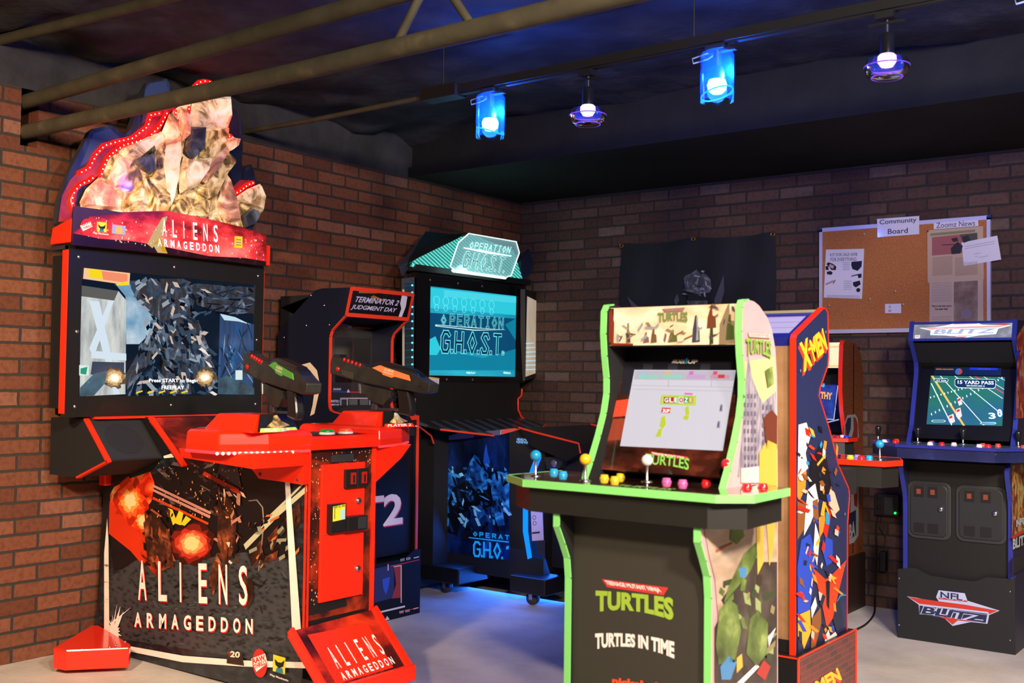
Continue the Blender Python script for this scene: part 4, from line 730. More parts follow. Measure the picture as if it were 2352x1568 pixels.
mb = MB(); mb.strip([(.644, Y0+.02, 1.025), (.644, Y1-.017, 1.025)], (0, 0, 1), .022, .006, ORT); mb.build('control_trim', t2)
# front with the big figure, riser
mb = MB(); mb.poly([(.6215, y, z) for y, z in ((Y0+.016, .32), (Y1-.016, .32), (Y1-.016, .95), (Y0+.016, .95))], M('front_black', '#0a0a0b', .5, spec=.25))
shz = lambda a, b: (a+.03*b, b)
for m, dd, oy in ((M('print_red', '#b8301a', .4), .0005, .006), (M('t2_white', '#ddd2e2', .45), .001, 0)): text(mb, 'T2', (.622, -2.175+oy, .475-oy), (.622, -1.845+oy, .475-oy), (.622, -2.175+oy, .635-oy), m, dd, .03)
mb.build('front_panel', t2)
mb = MB(); mb.box((.05, Y0-.012, 0), (.645, Y1+.012, .295), M('riser_black', '#0b0b0c', .5, spec=.25)); mb.prism([(.645, y, z) for y, z in ((Y0-.012, 0), (Y1+.012, 0), (Y1+.012, .335), (Y1-.05, .33), (Y1-.10, .305), (Y1-.16, .298), (Y0-.012, .298))], (.012, 0, 0), M('riser_black', '#0b0b0c', .5, spec=.25)); rz = mb.build('riser', t2)
mb = MB(); R3 = lambda *px, d=1: pp((0, .657), *px, off=.0006*d)
mb.poly(R3((860, 1306), (905, 1296), (905, 1372), (860, 1384)), M('print_blue_dark', '#20285a', .5)); mb.poly(R3((905, 1302), (922, 1298), (922, 1372), (900, 1374), (910, 1340)), M('print_red_dark', '#8a2a20', .5)); mb.poly(R3((878, 1330), (896, 1324), (892, 1350), (886, 1366), (880, 1350), d=2), M('print_blue', '#2a4ac0', .4))
mb.poly(R3((898, 1299), (963, 1284), (963, 1286), (898, 1301), d=2), RL); mb.poly(R3((916, 1404), (963, 1394), (963, 1396), (916, 1406), d=2), RL); mb.poly(R3((850, 1428), (884, 1420), (884, 1423), (850, 1431), d=2), BL)
mb.poly(R3((853, 1408), (930, 1390), (930, 1394), (853, 1412), d=2), LIL); mb.poly(R3((884, 1425), (895, 1422), (889, 1414), d=2), LIL)
for (x0, y0) in ((920, 1283), (918, 1403), (838, 1429)):
    for i in range(7):
        if i != 3: x = x0+i*3.4; mb.poly(R3((x, y0-i*.7), (x+1.4, y0-.3-i*.7), (x+1.4, y0+5.5-i*.7), (x, y0+6-i*.7), d=2), LIL)
for q in (((950, 1280), (962, 1277), (962, 1279), (950, 1282)), ((949, 1397), (960, 1394), (960, 1396), (949, 1399)), ((890, 1295), (892, 1295), (892, 1310), (890, 1310)), ((904, 1300), (922, 1297), (922, 1299), (904, 1302)), ((920, 1298), (922, 1298), (922, 1384), (920, 1384))): mb.poly(R3(*q, d=2), LIL)
mb.build('riser_print', rz)
# ================================================================ cyan-lit gun cabinet in the corner
gh = thing('arcade_cabinet', (.6, -.95, 0), 'large black gun-game cabinet in the corner with a glowing cyan screen and lit clear sign', 'arcade machine')
CY = .9; X_ = .38
mb = MB(); mb.box((.26, -1.485, .97), (.34, -.45, 1.86), BLKM); mb.box((.05, -1.20, .97), (.26, -.5, 1.80), BLKM); mb.box((.12, -1.30, .10), (.36, -.52, .98), BLKM); mb.build('monitor_housing', gh)
gy0, gy1, gz0, gz1 = -1.376, -.545, 1.252, 1.764
mb = MB()
for a, b in (((-1.497, 1.215), (gy0, 1.835)), ((gy1, 1.215), (-.45, 1.835)), ((gy0, 1.215), (gy1, gz0)), ((gy0, gz1), (gy1, 1.835))): mb.box((.34, a[0], a[1]), (X_, b[0], b[1]), BLKG)
mb.box((.34, -1.485, .97), (.375, -.495, 1.214), BLK); mb.build('bezel', gh)
for y, z in ((-1.38, 1.80), (-1.13, 1.80), (-.90, 1.80), (-1.22, 1.23), (-.98, 1.23)):
    mb = MB(); mb.lathe((X_, y, z), [(.007, 0), (.005, .002), (0, .003)], M('bezel_screw', '#6a4a48', .4), 10, (1, 0, 0)); mb.build('bezel_screw', gh)
SX = X_-.008; G3 = lambda *px, d=1: pp((0, SX), *px, off=.0006*d)
mb = MB(); mb.poly([(SX, gy0-.004, gz0-.004), (SX, gy1+.03, gz0-.004), (SX, gy1+.03, gz1+.004), (SX, gy0-.004, gz1+.004)], M('ghost_screen_edge', '#083848', .08, emit=.5, ecol='#06404f'))
cy1 = MN('cyan_screen', ((.3, '#0a8fb0'), (.5, '#14a8c8'), (.7, '#23c3de')), scale=3, rough=.08, emit=CY, stretch=(1, .6, 2)); mb.poly([(SX+.0003, gy0, gz0), (SX+.0003, gy1, gz0), (SX+.0003, gy1, gz1), (SX+.0003, gy0, gz1)], cy1)
cy2 = M('cyan_bright', '#30d0e4', .08, emit=CY); cy3 = M('cyan_deep', '#0a4c74', .08, emit=CY); cy4 = M('cyan_mid', '#0f84a4', .08, emit=CY); cyl = M('cyan_line', '#6fe6f2', .08, emit=1.0); cyd = M('screen_ink_blue', '#063048', .08, emit=CY); cyw = M('cyan_white', '#c8ffff', .08, emit=1.1)
mb.poly(G3((989, 660), (1192, 681), (1191, 724), (988, 707)), cy2); mb.poly(G3((988, 718), (1191, 732), (1188, 820), (985, 800), d=1), cy3); mb.poly(G3((985, 800), (1040, 808), (1110, 822), (1188, 800), (1186, 850), (985, 850), d=2), cy4)
mb.poly(G3((985, 780), (1000, 772), (1012, 800), (1004, 815), (985, 815), d=2), cy2); mb.poly(G3((1160, 745), (1191, 728), (1190, 790), d=2), cy4)
for i in range(7):
    p = G3((1003+i*21, 690+i*1.7), d=3)[0]; mb.tube([p+Vector((0, math.cos(q)*.026, math.sin(q)*.026)) for q in [2*math.pi*k/14 for k in range(15)]], .0015, cyl, 4, False)
    p = G3((1003+i*21, 706+i*1.6), d=3)[0]; mb.tube([p+Vector((0, math.cos(q)*.018, math.sin(q)*.018)) for q in [2*math.pi*k/12 for k in range(13)]], .0015, cyl, 4, False)
for i in range(5): mb.poly(G3((1020, 667+i*3), (1188, 684+i*2.6), (1188, 684.8+i*2.6), (1020, 668+i*3), d=3), cyl)
gs = mb.build('screen', gh)
mb = MB()
q = G3((1034, 747), (1155, 754), (1035, 723), d=4)
for w_, m, o_ in ((.013, cyl, 0), (.006, cyd, .0004), ): strokes(mb, 'PERATION', q[0], q[1], q[2], w_, m, o_, gap=.75)
p = G3((1019, 735), d=4)[0]
for r, m, o_ in ((.036, cyl, 0), (.028, cyd, .0004), (.022, cyl, .0008), (.012, cyd, .0012)): mb.poly([p+Vector((o_, -r*.7, 0)), p+Vector((o_, 0, -r)), p+Vector((o_, r*.7, 0)), p+Vector((o_, 0, r))], m)
mb.poly(G3((1000, 745), (1090, 752), (1162, 757), (1090, 759), (1000, 749), d=4), cyw); mb.poly(G3((1004, 746.5), (1090, 753.5), (1156, 756.5), (1090, 757), (1004, 748), d=5), cyd)
q = G3((1014, 807), (1157, 812), (1016, 762), d=4)
for w_, m, o_ in ((.025, cyl, 0), (.014, cyd, .0004)): strokes(mb, 'G.H.O.S.T.', q[0], q[1], q[2], w_, m, o_, gap=.34)
for s, a in (('FREE PLAY', ((1071, 858), (1092, 858.5), (1071, 853.5))), ('©SEGA', ((1156, 858), (1173, 859), (1156, 853))), ('TM', ((1153, 812), (1158, 812), (1153, 809)))): q = G3(*a, d=4); text(mb, s, q[0], q[1], q[2], cyw, .0004, .04)
mb.build('title', gs)
mb = MB(); a = pp((0, X_), (985, 865), (1009, 868), (1008, 882), (984, 880), off=.001); mb.poly(a, M('notice_white', '#d0cbd0', .6)); a = pp((0, X_), (985, 865.5), (1009, 868), (1009, 871), (985, 868.5), off=.0016); mb.poly(a, M('notice_yellow', '#c8a850', .6))
for i in range(4): mb.poly(pp((0, X_), (987, 871.5+i*2.2), (1006, 873.5+i*2.2), (1006, 874.1+i*2.2), (987, 872.1+i*2.2), off=.0016), GREY)
mb.build('warning_label', gh)
# hood with ribbed lit panel
mb = MB(); rib = MN('teal_lit_ribs', ((.3, '#0c9a8e'), (.6, '#1fd0c0'), (.9, '#a0fff4')), kind='wave', scale=9, dist=.6, detail=1, rough=.3, emit=.8, stretch=(0, 1.6, 1.2))
ho, hn = Vector((.40, -1, 1.875)), Vector((.245, 0, .20)).normalized(); hq = lambda *px, d=0: [onp(x, y, ho+hn*d, hn) for x, y in px]
mb.prism(hq((945, 606), (962, 586), (1052, 545), (1085, 539), (1180, 575), (1200, 640), (1035, 619)), -hn*.02, rib); rp = mb.build('ribbed_light_panel', gh)
mb = MB(); mb.box((.27, -1.53, 1.84), (.405, -.43, 1.876), BLK); mb.prism([(.17, -1.38, 1.86), (.17, -.50, 1.86), (.17, -.62, 2.11), (.17, -1.12, 2.12)], (.02, 0, 0), BLK)
mb.build('hood_base', gh)
mb = MB(); mb.prism(hq((942, 602), (949, 580), (1026, 538), (1066, 536), (1052, 547), (964, 590), d=.004), -hn*.03, BLK); mb.build('hood_bar', gh)
mb = MB(); mb.prism(hq((978, 531), (1030, 537), (950, 580), (955, 568), d=.003), -hn*.012, M('hood_gloss', '#16242a', .15, coat=.6)); mb.build('hood_plate', gh)
mb = MB(); mb.prism([on(915, 610, 0, .36), on(978, 531, 0, .20), on(958, 572, 0, .30), on(922, 632, 0, .36)], (.0, .02, 0), M('hood_fin', '#33333f', .4)); mb.build('hood_fin', gh); mb = MB(); mb.prism([on(1200, 640, 0, .34), on(1196, 600, 0, .30), on(1216, 572, 0, .2), on(1225, 600, 0, .2), on(1218, 630, 0, .3)], (-.02, .0, 0), M('hood_fin_blue', '#1c3050', .5)); mb.build('hood_fin', gh)
acr = bpy.data.materials.new('clear_acrylic'); acr.use_nodes = True; ab = acr.node_tree.nodes['Principled BSDF']
ab.inputs['Base Color'].default_value = C('#bfe8e6'); ab.inputs['Alpha'].default_value = .42; ab.inputs['Roughness'].default_value = .1; ab.inputs['Emission Color'].default_value = C('#5aa8a4'); ab.inputs['Emission Strength'].default_value = .28
LW = M('edge_lit_white', '#ffffff', .3, emit=1.6, ecol='#e8ffff'); LT = M('etched_letters', '#d0ffff', .3, emit=1.1, ecol='#c8fcfa')
so = Vector((.50, -1.03, 1.96)); sn = Vector((.93, 0, -.36)).normalized()
sq = lambda *px, d=0: [onp(x, y, so+sn*d, sn) for x, y in px]
mb = MB(); out = [(1077, 536), (1186, 555), (1193, 580), (1174, 633), (1166, 635), (1160, 640), (1040, 624), (1043, 617), (1034, 612), (1053, 557)]
mb.prism([p-sn*.006 for p in sq(*out)], sn*.006, acr); sg = mb.build('clear_sign', gh)
mb = MB(); mb.tube(sq(*out, out[0], d=.001), .003, LW, 6); mb.strip(sq((1040, 621), (1160, 638), d=.004), sn, .012, .012, LW); mb.build('lit_edge', sg)
mb = MB(); q = sq((1078, 570), (1170, 581), (1082, 556), d=.002)
strokes(mb, 'OPERATION', q[0], q[1], q[2], .006, LT, 0, gap=.6); mb.poly(sq((1065, 568), (1120, 577), (1175, 587), (1174, 589), (1120, 582), (1065, 570), d=.002), LW)
q = sq((1062, 612), (1158, 625), (1070, 579), d=.002)
for w_, m, o_ in ((.013, LT, 0), (.0055, M('etched_core', '#1c7f7c', .3, emit=.4), .0005)): strokes(mb, 'G.H.O.S.T.', q[0], q[1], q[2], w_, m, o_, gap=.34)
mb.build('lettering', sg)
light('POINT', 'sign_led_strip', (.40, -1.05, 1.93), 1.6, (.6, 1, .95), .04)
# swept side wings
wn = Vector((.877, .48, 0)); wo = Vector((.385, -.45, 1.5)); wq = lambda *px, d=0: [onp(x, y, wo+wn*d, wn) for x, y in px]
WP = MN('wing_white_lit', ((.3, '#d8c3a4'), (.6, '#efdfc2'), (.8, '#fff4e0')), scale=3, rough=.35, emit=.42)
mb = MB(); mb.prism([p-wn*.03 for p in wq((1206, 664), (1240, 672), (1266, 702), (1266, 852), (1236, 866), (1206, 874))], wn*.03, BLK); wg = mb.build('side_wing', gh)
mb = MB(); mb.poly(wq((1211, 680), (1262, 706), (1260, 742), (1256, 746), (1255, 800), (1258, 806), (1257, 847), (1207, 865), d=.001), WP)
for i in range(7): y = 788+i*10; mb.poly(wq((1208, y), (1226+3*i, y-1), (1226+3*i, y), (1208, y+1.4), d=.002), M('led_streak', '#bfe8ff', .3, emit=1.2, ecol='#9fdcff'))
mb.build('lit_panel', wg)
wn2 = Vector((.877, -.48, 0)); wo2 = Vector((.385, -1.5, 1.5)); wq2 = lambda *px, d=0: [onp(x, y, wo2+wn2*d, wn2) for x, y in px]
mb = MB(); mb.prism([p-wn2*.03 for p in wq2((922, 640), (952, 636), (950, 900), (926, 900))], wn2*.03, BLK); wg = mb.build('side_wing', gh)
mb = MB(); mb.poly(wq2((924, 664), (929, 665), (929, 850), (924, 850), d=.001), M('wing_white_dim', '#b8a890', .4)); mb.poly(wq2((930, 650), (949, 650), (947, 890), (930, 890), d=.001), M('wing_dark', '#14282c', .25)); mb.build('lit_panel', wg)
for i in range(15):
    m = MB(); p = wq2((947, 655+i*16.5), d=.004)[0]; m.ball(p, .0055, M('led_cyan', '#a0f0ff', .3, emit=4, ecol='#3ad0ff'), 8); a, b = wq2((930, 656+i*16.5), (946, 655+i*16.5), d=.002); m.tube([a, b], .0012, M('led_cyan_line', '#2a8ab0', .3, emit=.35), 4); m.build('led', wg)
# edge mouldings below the screen
for P in ([(1199, 893), (1198, 908), (1190, 916), (1190, 940), (1197, 956), (1228, 984), (1231, 1002)], [(953, 915), (951, 945), (958, 975), (990, 1000), (996, 1018)]):
    mb = MB(); mb.tube(pp((0, .385), *P), .006, ORT, 8); mb.build('edge_trim', gh)
# ribbed shelf, pedestal, console
shelf = MN('shelf_ribs', ((.4, '#191a20'), (.6, '#23242c'), (.75, '#3a3c48')), kind='wave', scale=6, dist=1.5, detail=1, rough=.35, stretch=(.3, 1, 0))
so2 = Vector((.40, -1, .985)); sn2 = Vector((.075, 0, .35)).normalized(); s2 = lambda *px: [onp(x, y, so2, sn2) for x, y in px]
mb = MB(); P = [Vector((.37, -1.49, .992)), Vector((.37, -.50, .992)), Vector((.52, -.42, .959)), Vector((.66, -.70, .929)), Vector((.72, -1.12, .916)), Vector((.52, -1.44, .959))]
mb.prism([p-sn2*.015 for p in P], sn2*.015, shelf); sf = mb.build('ribbed_shelf', gh)
mb = MB(); mb.tube([P[5]+Vector((.003, 0, -.01)), P[4]+Vector((.003, 0, -.01)), P[3]+Vector((.003, 0, -.01)), P[2]+Vector((.003, 0, -.01))], .006, ORT, 8); mb.build('edge_trim', sf)
PY = -1.17
mb = MB(); mb.prism([(x, PY, z) for x, z in ((.2, .12), (1.05, .12), (1.05, .90), (.96, .94), (.86, .955), (.60, .91), (.2, .83))], (0, .62, 0), BLKM); pd = mb.build('pedestal', gh)
mb = MB(); q3 = lambda *px, d=1: pp((1, PY), *px, off=-.0007*d)
mb.poly(q3((985, 1028), (1040, 1012), (1100, 1003), (1170, 992), (1170, 1287), (986, 1262)), MN('blue_night_art', ((.3, '#03050c'), (.5, '#081638'), (.62, '#0d2c74'), (.75, '#2a6ad0')), scale=6, detail=8, rough=.3, dist=.8, emit=.10, stretch=(1, 1, .6), coat=.3))
BA = MN('blue_figure_art', ((.35, '#06122e'), (.5, '#124a9c'), (.62, '#2f8ae0'), (.75, '#8fd0ff')), scale=14, detail=8, rough=.3, emit=.16, dist=.6); BD = M('blue_dark_art', '#050a18', .35)
for q in (((1078, 1060), (1090, 1044), (1100, 1052), (1108, 1075), (1122, 1090), (1118, 1130), (1090, 1140), (1068, 1110)), ((1130, 1090), (1150, 1078), (1170, 1086), (1170, 1180), (1140, 1170), (1128, 1130)), ((1030, 1085), (1042, 1080), (1050, 1110), (1052, 1180), (1030, 1200), (1018, 1150)), ((1090, 1160), (1108, 1155), (1114, 1180), (1100, 1195), (1088, 1180)), ((1135, 1170), (1155, 1176), (1160, 1205), (1140, 1208))): mb.poly(q3(*q, d=2), BA)
for q in (((1040, 1120), (1068, 1105), (1110, 1140), (1100, 1160), (1060, 1180), (1050, 1230), (1020, 1220), (1030, 1150)), ((1100, 1130), (1128, 1120), (1132, 1160), (1112, 1168))): mb.poly(q3(*q, d=3), BD)
mb.poly(q3((1112, 1040), (1117, 1018), (1120, 1040), (1126, 1060), (1118, 1080), (1110, 1060), d=2), M('blue_flame_art', '#1a4ac0', .4, emit=.15))
slivers(mb, q3, (1005, 1055, 1168, 1215), 130, [M('bl%d' % i, h, .35, emit=.1, ecol=h) for i, h in enumerate(('#050a18', '#0a1c40', '#0e2c66', '#17509c', '#2f86d8', '#7cc4f4'))], (8, 30), (2, 8), 1.3, 3, 61, lambda x, y: y > 1060+(x-1090)*(x-1090)/220)
BG = M('glow_blue_print', '#38b4ff', .3, emit=.75, ecol='#1a9cff')
strokes(mb, 'OPERAT', *q3((1088, 1230), (1169, 1239), (1088, 1221), d=4), .006, BG, 0, gap=.9); mb.poly(q3((1077, 1233), (1169, 1243), (1169, 1246), (1077, 1235), d=4), BG)
strokes(mb, 'G.H.O.', *q3((1089, 1276), (1156, 1282), (1089, 1244), d=4), .012, BG, 0, gap=.22); mb.poly(q3((1163, 1255), (1169, 1252), (1169, 1260), (1163, 1262), d=4), BG)
mb.build('side_art', pd)
mb = MB(); mb.poly(q3((998, 1011), (1003, 1003), (1020, 1000), (1024, 1003), (1055, 993), (1062, 995), (1100, 992), (1178, 984), (1196, 986), (1150, 998), (1060, 1008), (1000, 1014), d=2), M('pale_blue_band', '#8fa8d8', .4)); mb.poly(q3((1152, 986), (1182, 983), (1196, 986), (1150, 998), d=3), M('red_band', '#d8584a', .4)); mb.poly(q3((1090, 993), (1150, 987), (1148, 998), (1088, 1005), d=3), M('grey_band', '#5a5a78', .4)); mb.build('top_band', pd)
mb = MB(); strokes(mb, 'E', *q3((1196.2, 1017.5), (1203, 1018.3), (1196.2, 1006), d=3), .012, BG, 0)
q = q3((1186, 1018), (1221, 1020), (1186, 1005), d=3); mb.v = []; mb.f = []; mb.m = []; mb.s = []
text(mb, 'SEGA', q[0], q[1], q[2], M('logo_halo', '#bfe4ff', .3, emit=.8), 0, .06); text(mb, 'SEGA', q[0], q[1], q[2], M('logo_blue', '#1878d8', .3, emit=.5), .0005, .02); mb.build('maker_logo', pd)
mb = MB(); P = q3((1233, 1040), (1220, 1072), (1208, 1110), (1201, 1160), (1201, 1220), (1212, 1284), d=2); Q = q3((1244, 1050), (1232, 1080), (1220, 1115), (1213, 1160), (1213, 1220), (1222, 1280), d=2)
NB = M('neon_blue', '#1c8cff', .3, emit=1.5, ecol='#0a7cff')
for i in range(5): mb.poly([P[i], P[i+1], Q[i+1], Q[i]], NB)
mb.build('neon_curve', pd)
mb = MB(); mb.poly(q3((1216, 1085), (1245, 1075), (1248, 1285), (1224, 1280), (1214, 1220), (1214, 1140)), M('blue_panel', '#103a80', .3, emit=.35)); mb.poly(q3((1219, 1170), (1246, 1168), (1249, 1240), (1222, 1242), d=3), M('gadget_plate', '#c8b4c4', .45)); mb.poly(q3((1232, 1240), (1252, 1240), (1252, 1285), (1236, 1270), d=2), DGREY)
for x, y in ((1227, 1188), (1228, 1201)): p = q3((x, y), d=4)[0]; mb.tube([p+Vector((math.cos(a)*.011, 0, math.sin(a)*.011)) for a in [2*math.pi*i/12 for i in range(13)]], .0015, DGREY, 4, False)
mb.poly(q3((1222, 1222), (1240, 1220), (1240, 1224), (1222, 1226), d=4), DGREY); mb.build('gadget_print', pd)
mb = MB(); mb.prism([(x, PY-.04, z) for x, z in ((.90, .965), (1.00, .945), (1.30, .895), (1.31, .845), (1.22, .80), (.98, .87))], (0, .74, 0), BLK); cs = mb.build('gun_console', gh)
for y in (PY-.04, PY+.70):
    mb = MB(); mb.tube([(x, y, z) for x, z in ((.90, .967), (1.00, .947), (1.30, .897), (1.31, .845))], .006, ORT, 8); mb.build('edge_trim', cs)
mb = MB(); mb.prism([on(1250, 1050, 1, PY), on(1300, 1048, 1, PY), on(1285, 1075, 1, PY), on(1256, 1078, 1, PY)], (0, .05, 0), DGREY); sp2 = mb.build('speaker_box', gh)
mb = MB(); p = on(1272, 1064, 1, PY); mb.lathe(p, [(.02, 0), (.016, .006), (.006, .002), (0, .006)], M('speaker_cone', '#7a88b0', .3, .5), 18, (0, -1, 0)); mb.build('cone', sp2)
mb = MB(); mb.box((1.04, PY+.08, .2), (1.24, PY+.55, .84), BLKM); mb.build('front_column', gh)
for (x0, x1, y0, y1) in ((.30, .58, -1.33, -1.05), (.90, 1.14, -1.28, -1.0)):
    mb = MB(); mb.box((x0, y0, .075), (x1, y1, .165), BLK); fo = mb.build('outrigger_foot', gh, bevel=.008)
    mb = MB(); xc, yc = (x0+x1)/2-.03, y0+.10; mb.lathe((xc, yc-.02, .035), [(0, 0), (.033, 0), (.035, .008), (.035, .03), (.033, .038), (0, .038)], M('caster_tyre', '#3a3a40', .5), 20, (0, 1, 0)); mb.box((xc-.012, yc-.026, .03), (xc+.012, yc-.022, .078), STEEL); mb.lathe((xc, yc, .07), [(.02, 0), (.02, .006)], STEEL, 12); mb.build('caster', fo)
mb = MB(); mb.box((.12, -1.45, .02), (.26, -.5, .12), BLKM); mb.build('rear_plinth', gh)
light('POINT', 'neon_spill', (1.05, -1.36, .5), 1.6, (.03, .2, 1), .08)
light('AREA', 'underglow', (.75, -1.08, .115), 16.0, (.02, .16, 1), .7, (.75, -1.6, -.15))
# ================================================================ helpers shared by the home cabinets
def stick_ball(par, x, y, z, col, r=.0175, h=.052):
    m = MB(); m.lathe((x, y, z), [(.018, .0005), (.018, .003), (.006, .004), (.0045, .006), (.0045, h)], STEEL, 16); o = m.build('joystick', par, org=(x, y, z))
    m = MB(); m.ball((x, y, z+h+r*.7), r, col, 22); m.build('ball', o, org=(x, y, z)); return o
def stick_bat(par, x, y, z, col, k=1.0):
    m = MB(); m.lathe((x, y, z), [(.020, .0005), (.020, .003), (.006, .004), (.0045, .006), (.0045, .03*k)], STEEL, 16); o = m.build('joystick', par, org=(x, y, z))
    m = MB(); m.lathe((x, y, z), [(.006, .022*k), (.009, .026*k), (.0155, .058*k), (.016, .066*k), (.012, .073*k), (0, .075*k)], col, 18); m.build('bat_top', o, org=(x, y, z)); return o
def btn(par, x, y, z, col, r=.0125):
    m = MB(); m.lathe((x, y, z), [(r*1.2, 0), (r*1.2, .004), (r, .006), (r, .011), (r*.8, .013), (0, .0132)], col, 18); return m.build('push_button', par, org=(x, y, z))
def edge(par, pts, ax, w, t, m, name='edge_trim'): b = MB(); b.strip(pts, ax, w, t, m); return b.build(name, par)
# ================================================================ lime-edged cabinet in the foreground
tm = thing('arcade_cabinet', (2.895, -3.1, 0), 'four-player cabinet with lime green edges and black front, nearest in the middle of the room', 'arcade machine')
LX0, LX1 = 2.655, 3.135; th = .018
tfront = [(-3.10, 1.4745), (-3.128, 1.470), (-3.143, 1.45), (-3.146, 1.38), (-3.138, 1.31), (-3.124, 1.24), (-3.124, 1.19), (-3.140, 1.13), (-3.172, 1.06), (-3.215, .98), (-3.25, .925), (-3.395, .862), (-3.395, .80), (-3.362, .745), (-3.338, .70), (-3.33, .64), (-3.33, .30)]
tback = [(-2.875, .30), (-2.882, .94), (-2.890, 1.25), (-2.903, 1.335), (-2.93, 1.395), (-2.965, 1.43), (-3.024, 1.462), (-3.06, 1.472)]
pinkside = MN('side_art_pale', ((.35, '#d9a4a8'), (.55, '#e4b4b4'), (.7, '#e9c2bc')), scale=2.5, rough=.35, coat=.2)
for x, nm in ((LX0, 0), (LX1-th, 1)):
    b = MB(); b.prism([(x, y, z) for y, z in tfront+tback], (th, 0, 0), BLKM if nm == 0 else pinkside, GRT); o = b.build('side_panel', tm)
    b = MB(); b.strip([(x+th/2, y, z) for y, z in tfront], (1, 0, 0), th+.003, .005, GRT); b.build('edge_trim', o)
    if nm == 0: b = MB(); b.poly([(x+th+.0005, y, z) for y, z in tfront+tback], BLKM); b.build('inner_lining', o)
sidep = o
b = MB(); T3 = lambda *px, d=1: pp((0, LX1), *px, off=.0006*d)
b.poly(T3((1704, 1010), (1712, 870), (1710, 830), (1780, 820), (1783, 1100), (1700, 1100)), M('art_sky_cream', '#d8c88e', .4))
b.poly(T3((1713, 870), (1718, 810), (1728, 868), (1740, 900), (1752, 925), (1782, 898), (1783, 1105), (1694, 1095), (1703, 1010)), MN('art_towers', ((.35, '#766f7e'), (.5, '#968e9a'), (.65, '#b4acb4')), scale=20, rough=.4, stretch=(1, 3, .8)))
DRK = M('art_window', '#6a6478', .45)
for i in range(9):
    for k in range(4): x, y = 1708+k*8+(i > 4)*1, 905+i*20; b.poly(T3((x, y), (x+4, y-1), (x+4, y+9), (x, y+10), d=2), DRK)
for i in range(6):
    for k in range(3): x, y = 1750+k*9, 930+i*20; b.poly(T3((x, y), (x+4, y-2), (x+4, y+9), (x, y+11), d=2), DRK)
b.poly(T3((1700, 1075), (1742, 1070), (1742, 1108), (1700, 1108), d=2), M('art_pale_wall', '#d8d0c4', .45))
b.poly(T3((1612, 1195), (1783, 1175), (1783, 1400), (1648, 1420), (1640, 1330), (1628, 1280)), MN('art_road', ((.3, '#9c846c'), (.5, '#b89f88'), (.7, '#ccb9a4')), scale=5, rough=.4, stretch=(1, 1, 3)))
b.poly(T3((1783, 1290), (1783, 1568), (1640, 1568), (1640, 1440), (1668, 1380), (1690, 1310), (1720, 1270), (1750, 1290), d=2), MN('art_dark_mass', ((.35, '#2b241e'), (.55, '#4a4038'), (.7, '#6a5e50')), scale=5, rough=.4))
OLV = MN('art_olive', ((.35, '#3c4a22'), (.55, '#6a7f3c'), (.7, '#a4b46a')), scale=8, rough=.4); ABL = M('art_blue', '#4a86b8', .4); ARD2 = M('art_dull_red', '#a8332a', .4); YLW = M('art_yellow', '#cfae48', .4)
# generic colour shards in place of the figures
for m, q in ((OLV, ((1708, 1270), (1735, 1245), (1742, 1262), (1722, 1310), (1706, 1330), (1660, 1385), (1672, 1345))), (ABL, ((1695, 1305), (1712, 1300), (1712, 1325), (1698, 1325))), (OLV, ((1650, 1400), (1672, 1375), (1692, 1390), (1700, 1450), (1685, 1520), (1648, 1525), (1642, 1480))), (ABL, ((1652, 1530), (1672, 1505), (1690, 1520), (1676, 1560), (1655, 1560))), (OLV, ((1720, 1420), (1740, 1400), (1762, 1430), (1760, 1500), (1735, 1530), (1712, 1500))), (ARD2, ((1735, 1545), (1752, 1515), (1768, 1530), (1755, 1562))), (WHT, ((1690, 1568), (1735, 1525), (1742, 1530), (1705, 1568))), (WHT, ((1762, 1462), (1780, 1440), (1764, 1485))), (YLW, ((1690, 1510), (1702, 1500), (1704, 1530), (1690, 1545))), (YLW, ((1735, 1190), (1752, 1185), (1752, 1290), (1738, 1320))), (YLW, ((1758, 1190), (1780, 1185), (1775, 1260), (1765, 1300))), (YLW, ((1742, 1040), (1760, 1010), (1782, 1020), (1783, 1115), (1742, 1112))), (M('art_auburn', '#6a3424', .45), ((1752, 960), (1770, 940), (1783, 955), (1783, 1030), (1758, 1030))), (OLV, ((1680, 1195), (1702, 1190), (1708, 1230), (1690, 1250), (1674, 1240))), (M('art_rust', '#b0593a', .45), ((1642, 1262), (1680, 1245), (1680, 1249), (1643, 1268))), (OLV, ((1756, 850), (1772, 840), (1776, 880), (1762, 890)))): b.poly(T3(*q, d=4), m)
slivers(b, T3, (1655, 1330, 1775, 1560), 70, [OLV, M('art_olive_dark', '#39452a', .4), M('art_olive_pale', '#93a368', .4), M('art_umber', '#3a3028', .45), M('art_khaki', '#8a8058', .45)], (14, 40), (5, 13), 2.0, 4, 52)
b.poly(T3((1716, 762), (1770, 766), (1767, 777), (1719, 774), d=4), M('banner_pale', '#e9a9a0', .4)); b.poly(T3((1718, 764), (1768, 768), (1766, 775.5), (1720, 772.5), d=5), M('banner_pink', '#f3cdc4', .4))
q = T3((1721, 772), (1765, 775), (1721, 765), d=6); text(b, 'TEENAGE MUTANT NINJA', q[0], q[1], q[2], M('banner_pale', '#e9a9a0', .4), .0003, .01)
GLD, GLG = M('logo_green_dark', '#4c7a34', .4), M('logo_green', '#8fb84c', .4)
for m, d, bo in ((GLD, 5, .05), (GLG, 6, .025)): q = T3((1712, 812), (1770, 818), (1712, 778), d=d); text(b, 'TURTLES', q[0], q[1], q[2], m, .0003, bo, arch(.32, .1, .3))
b.build('side_art', sidep)
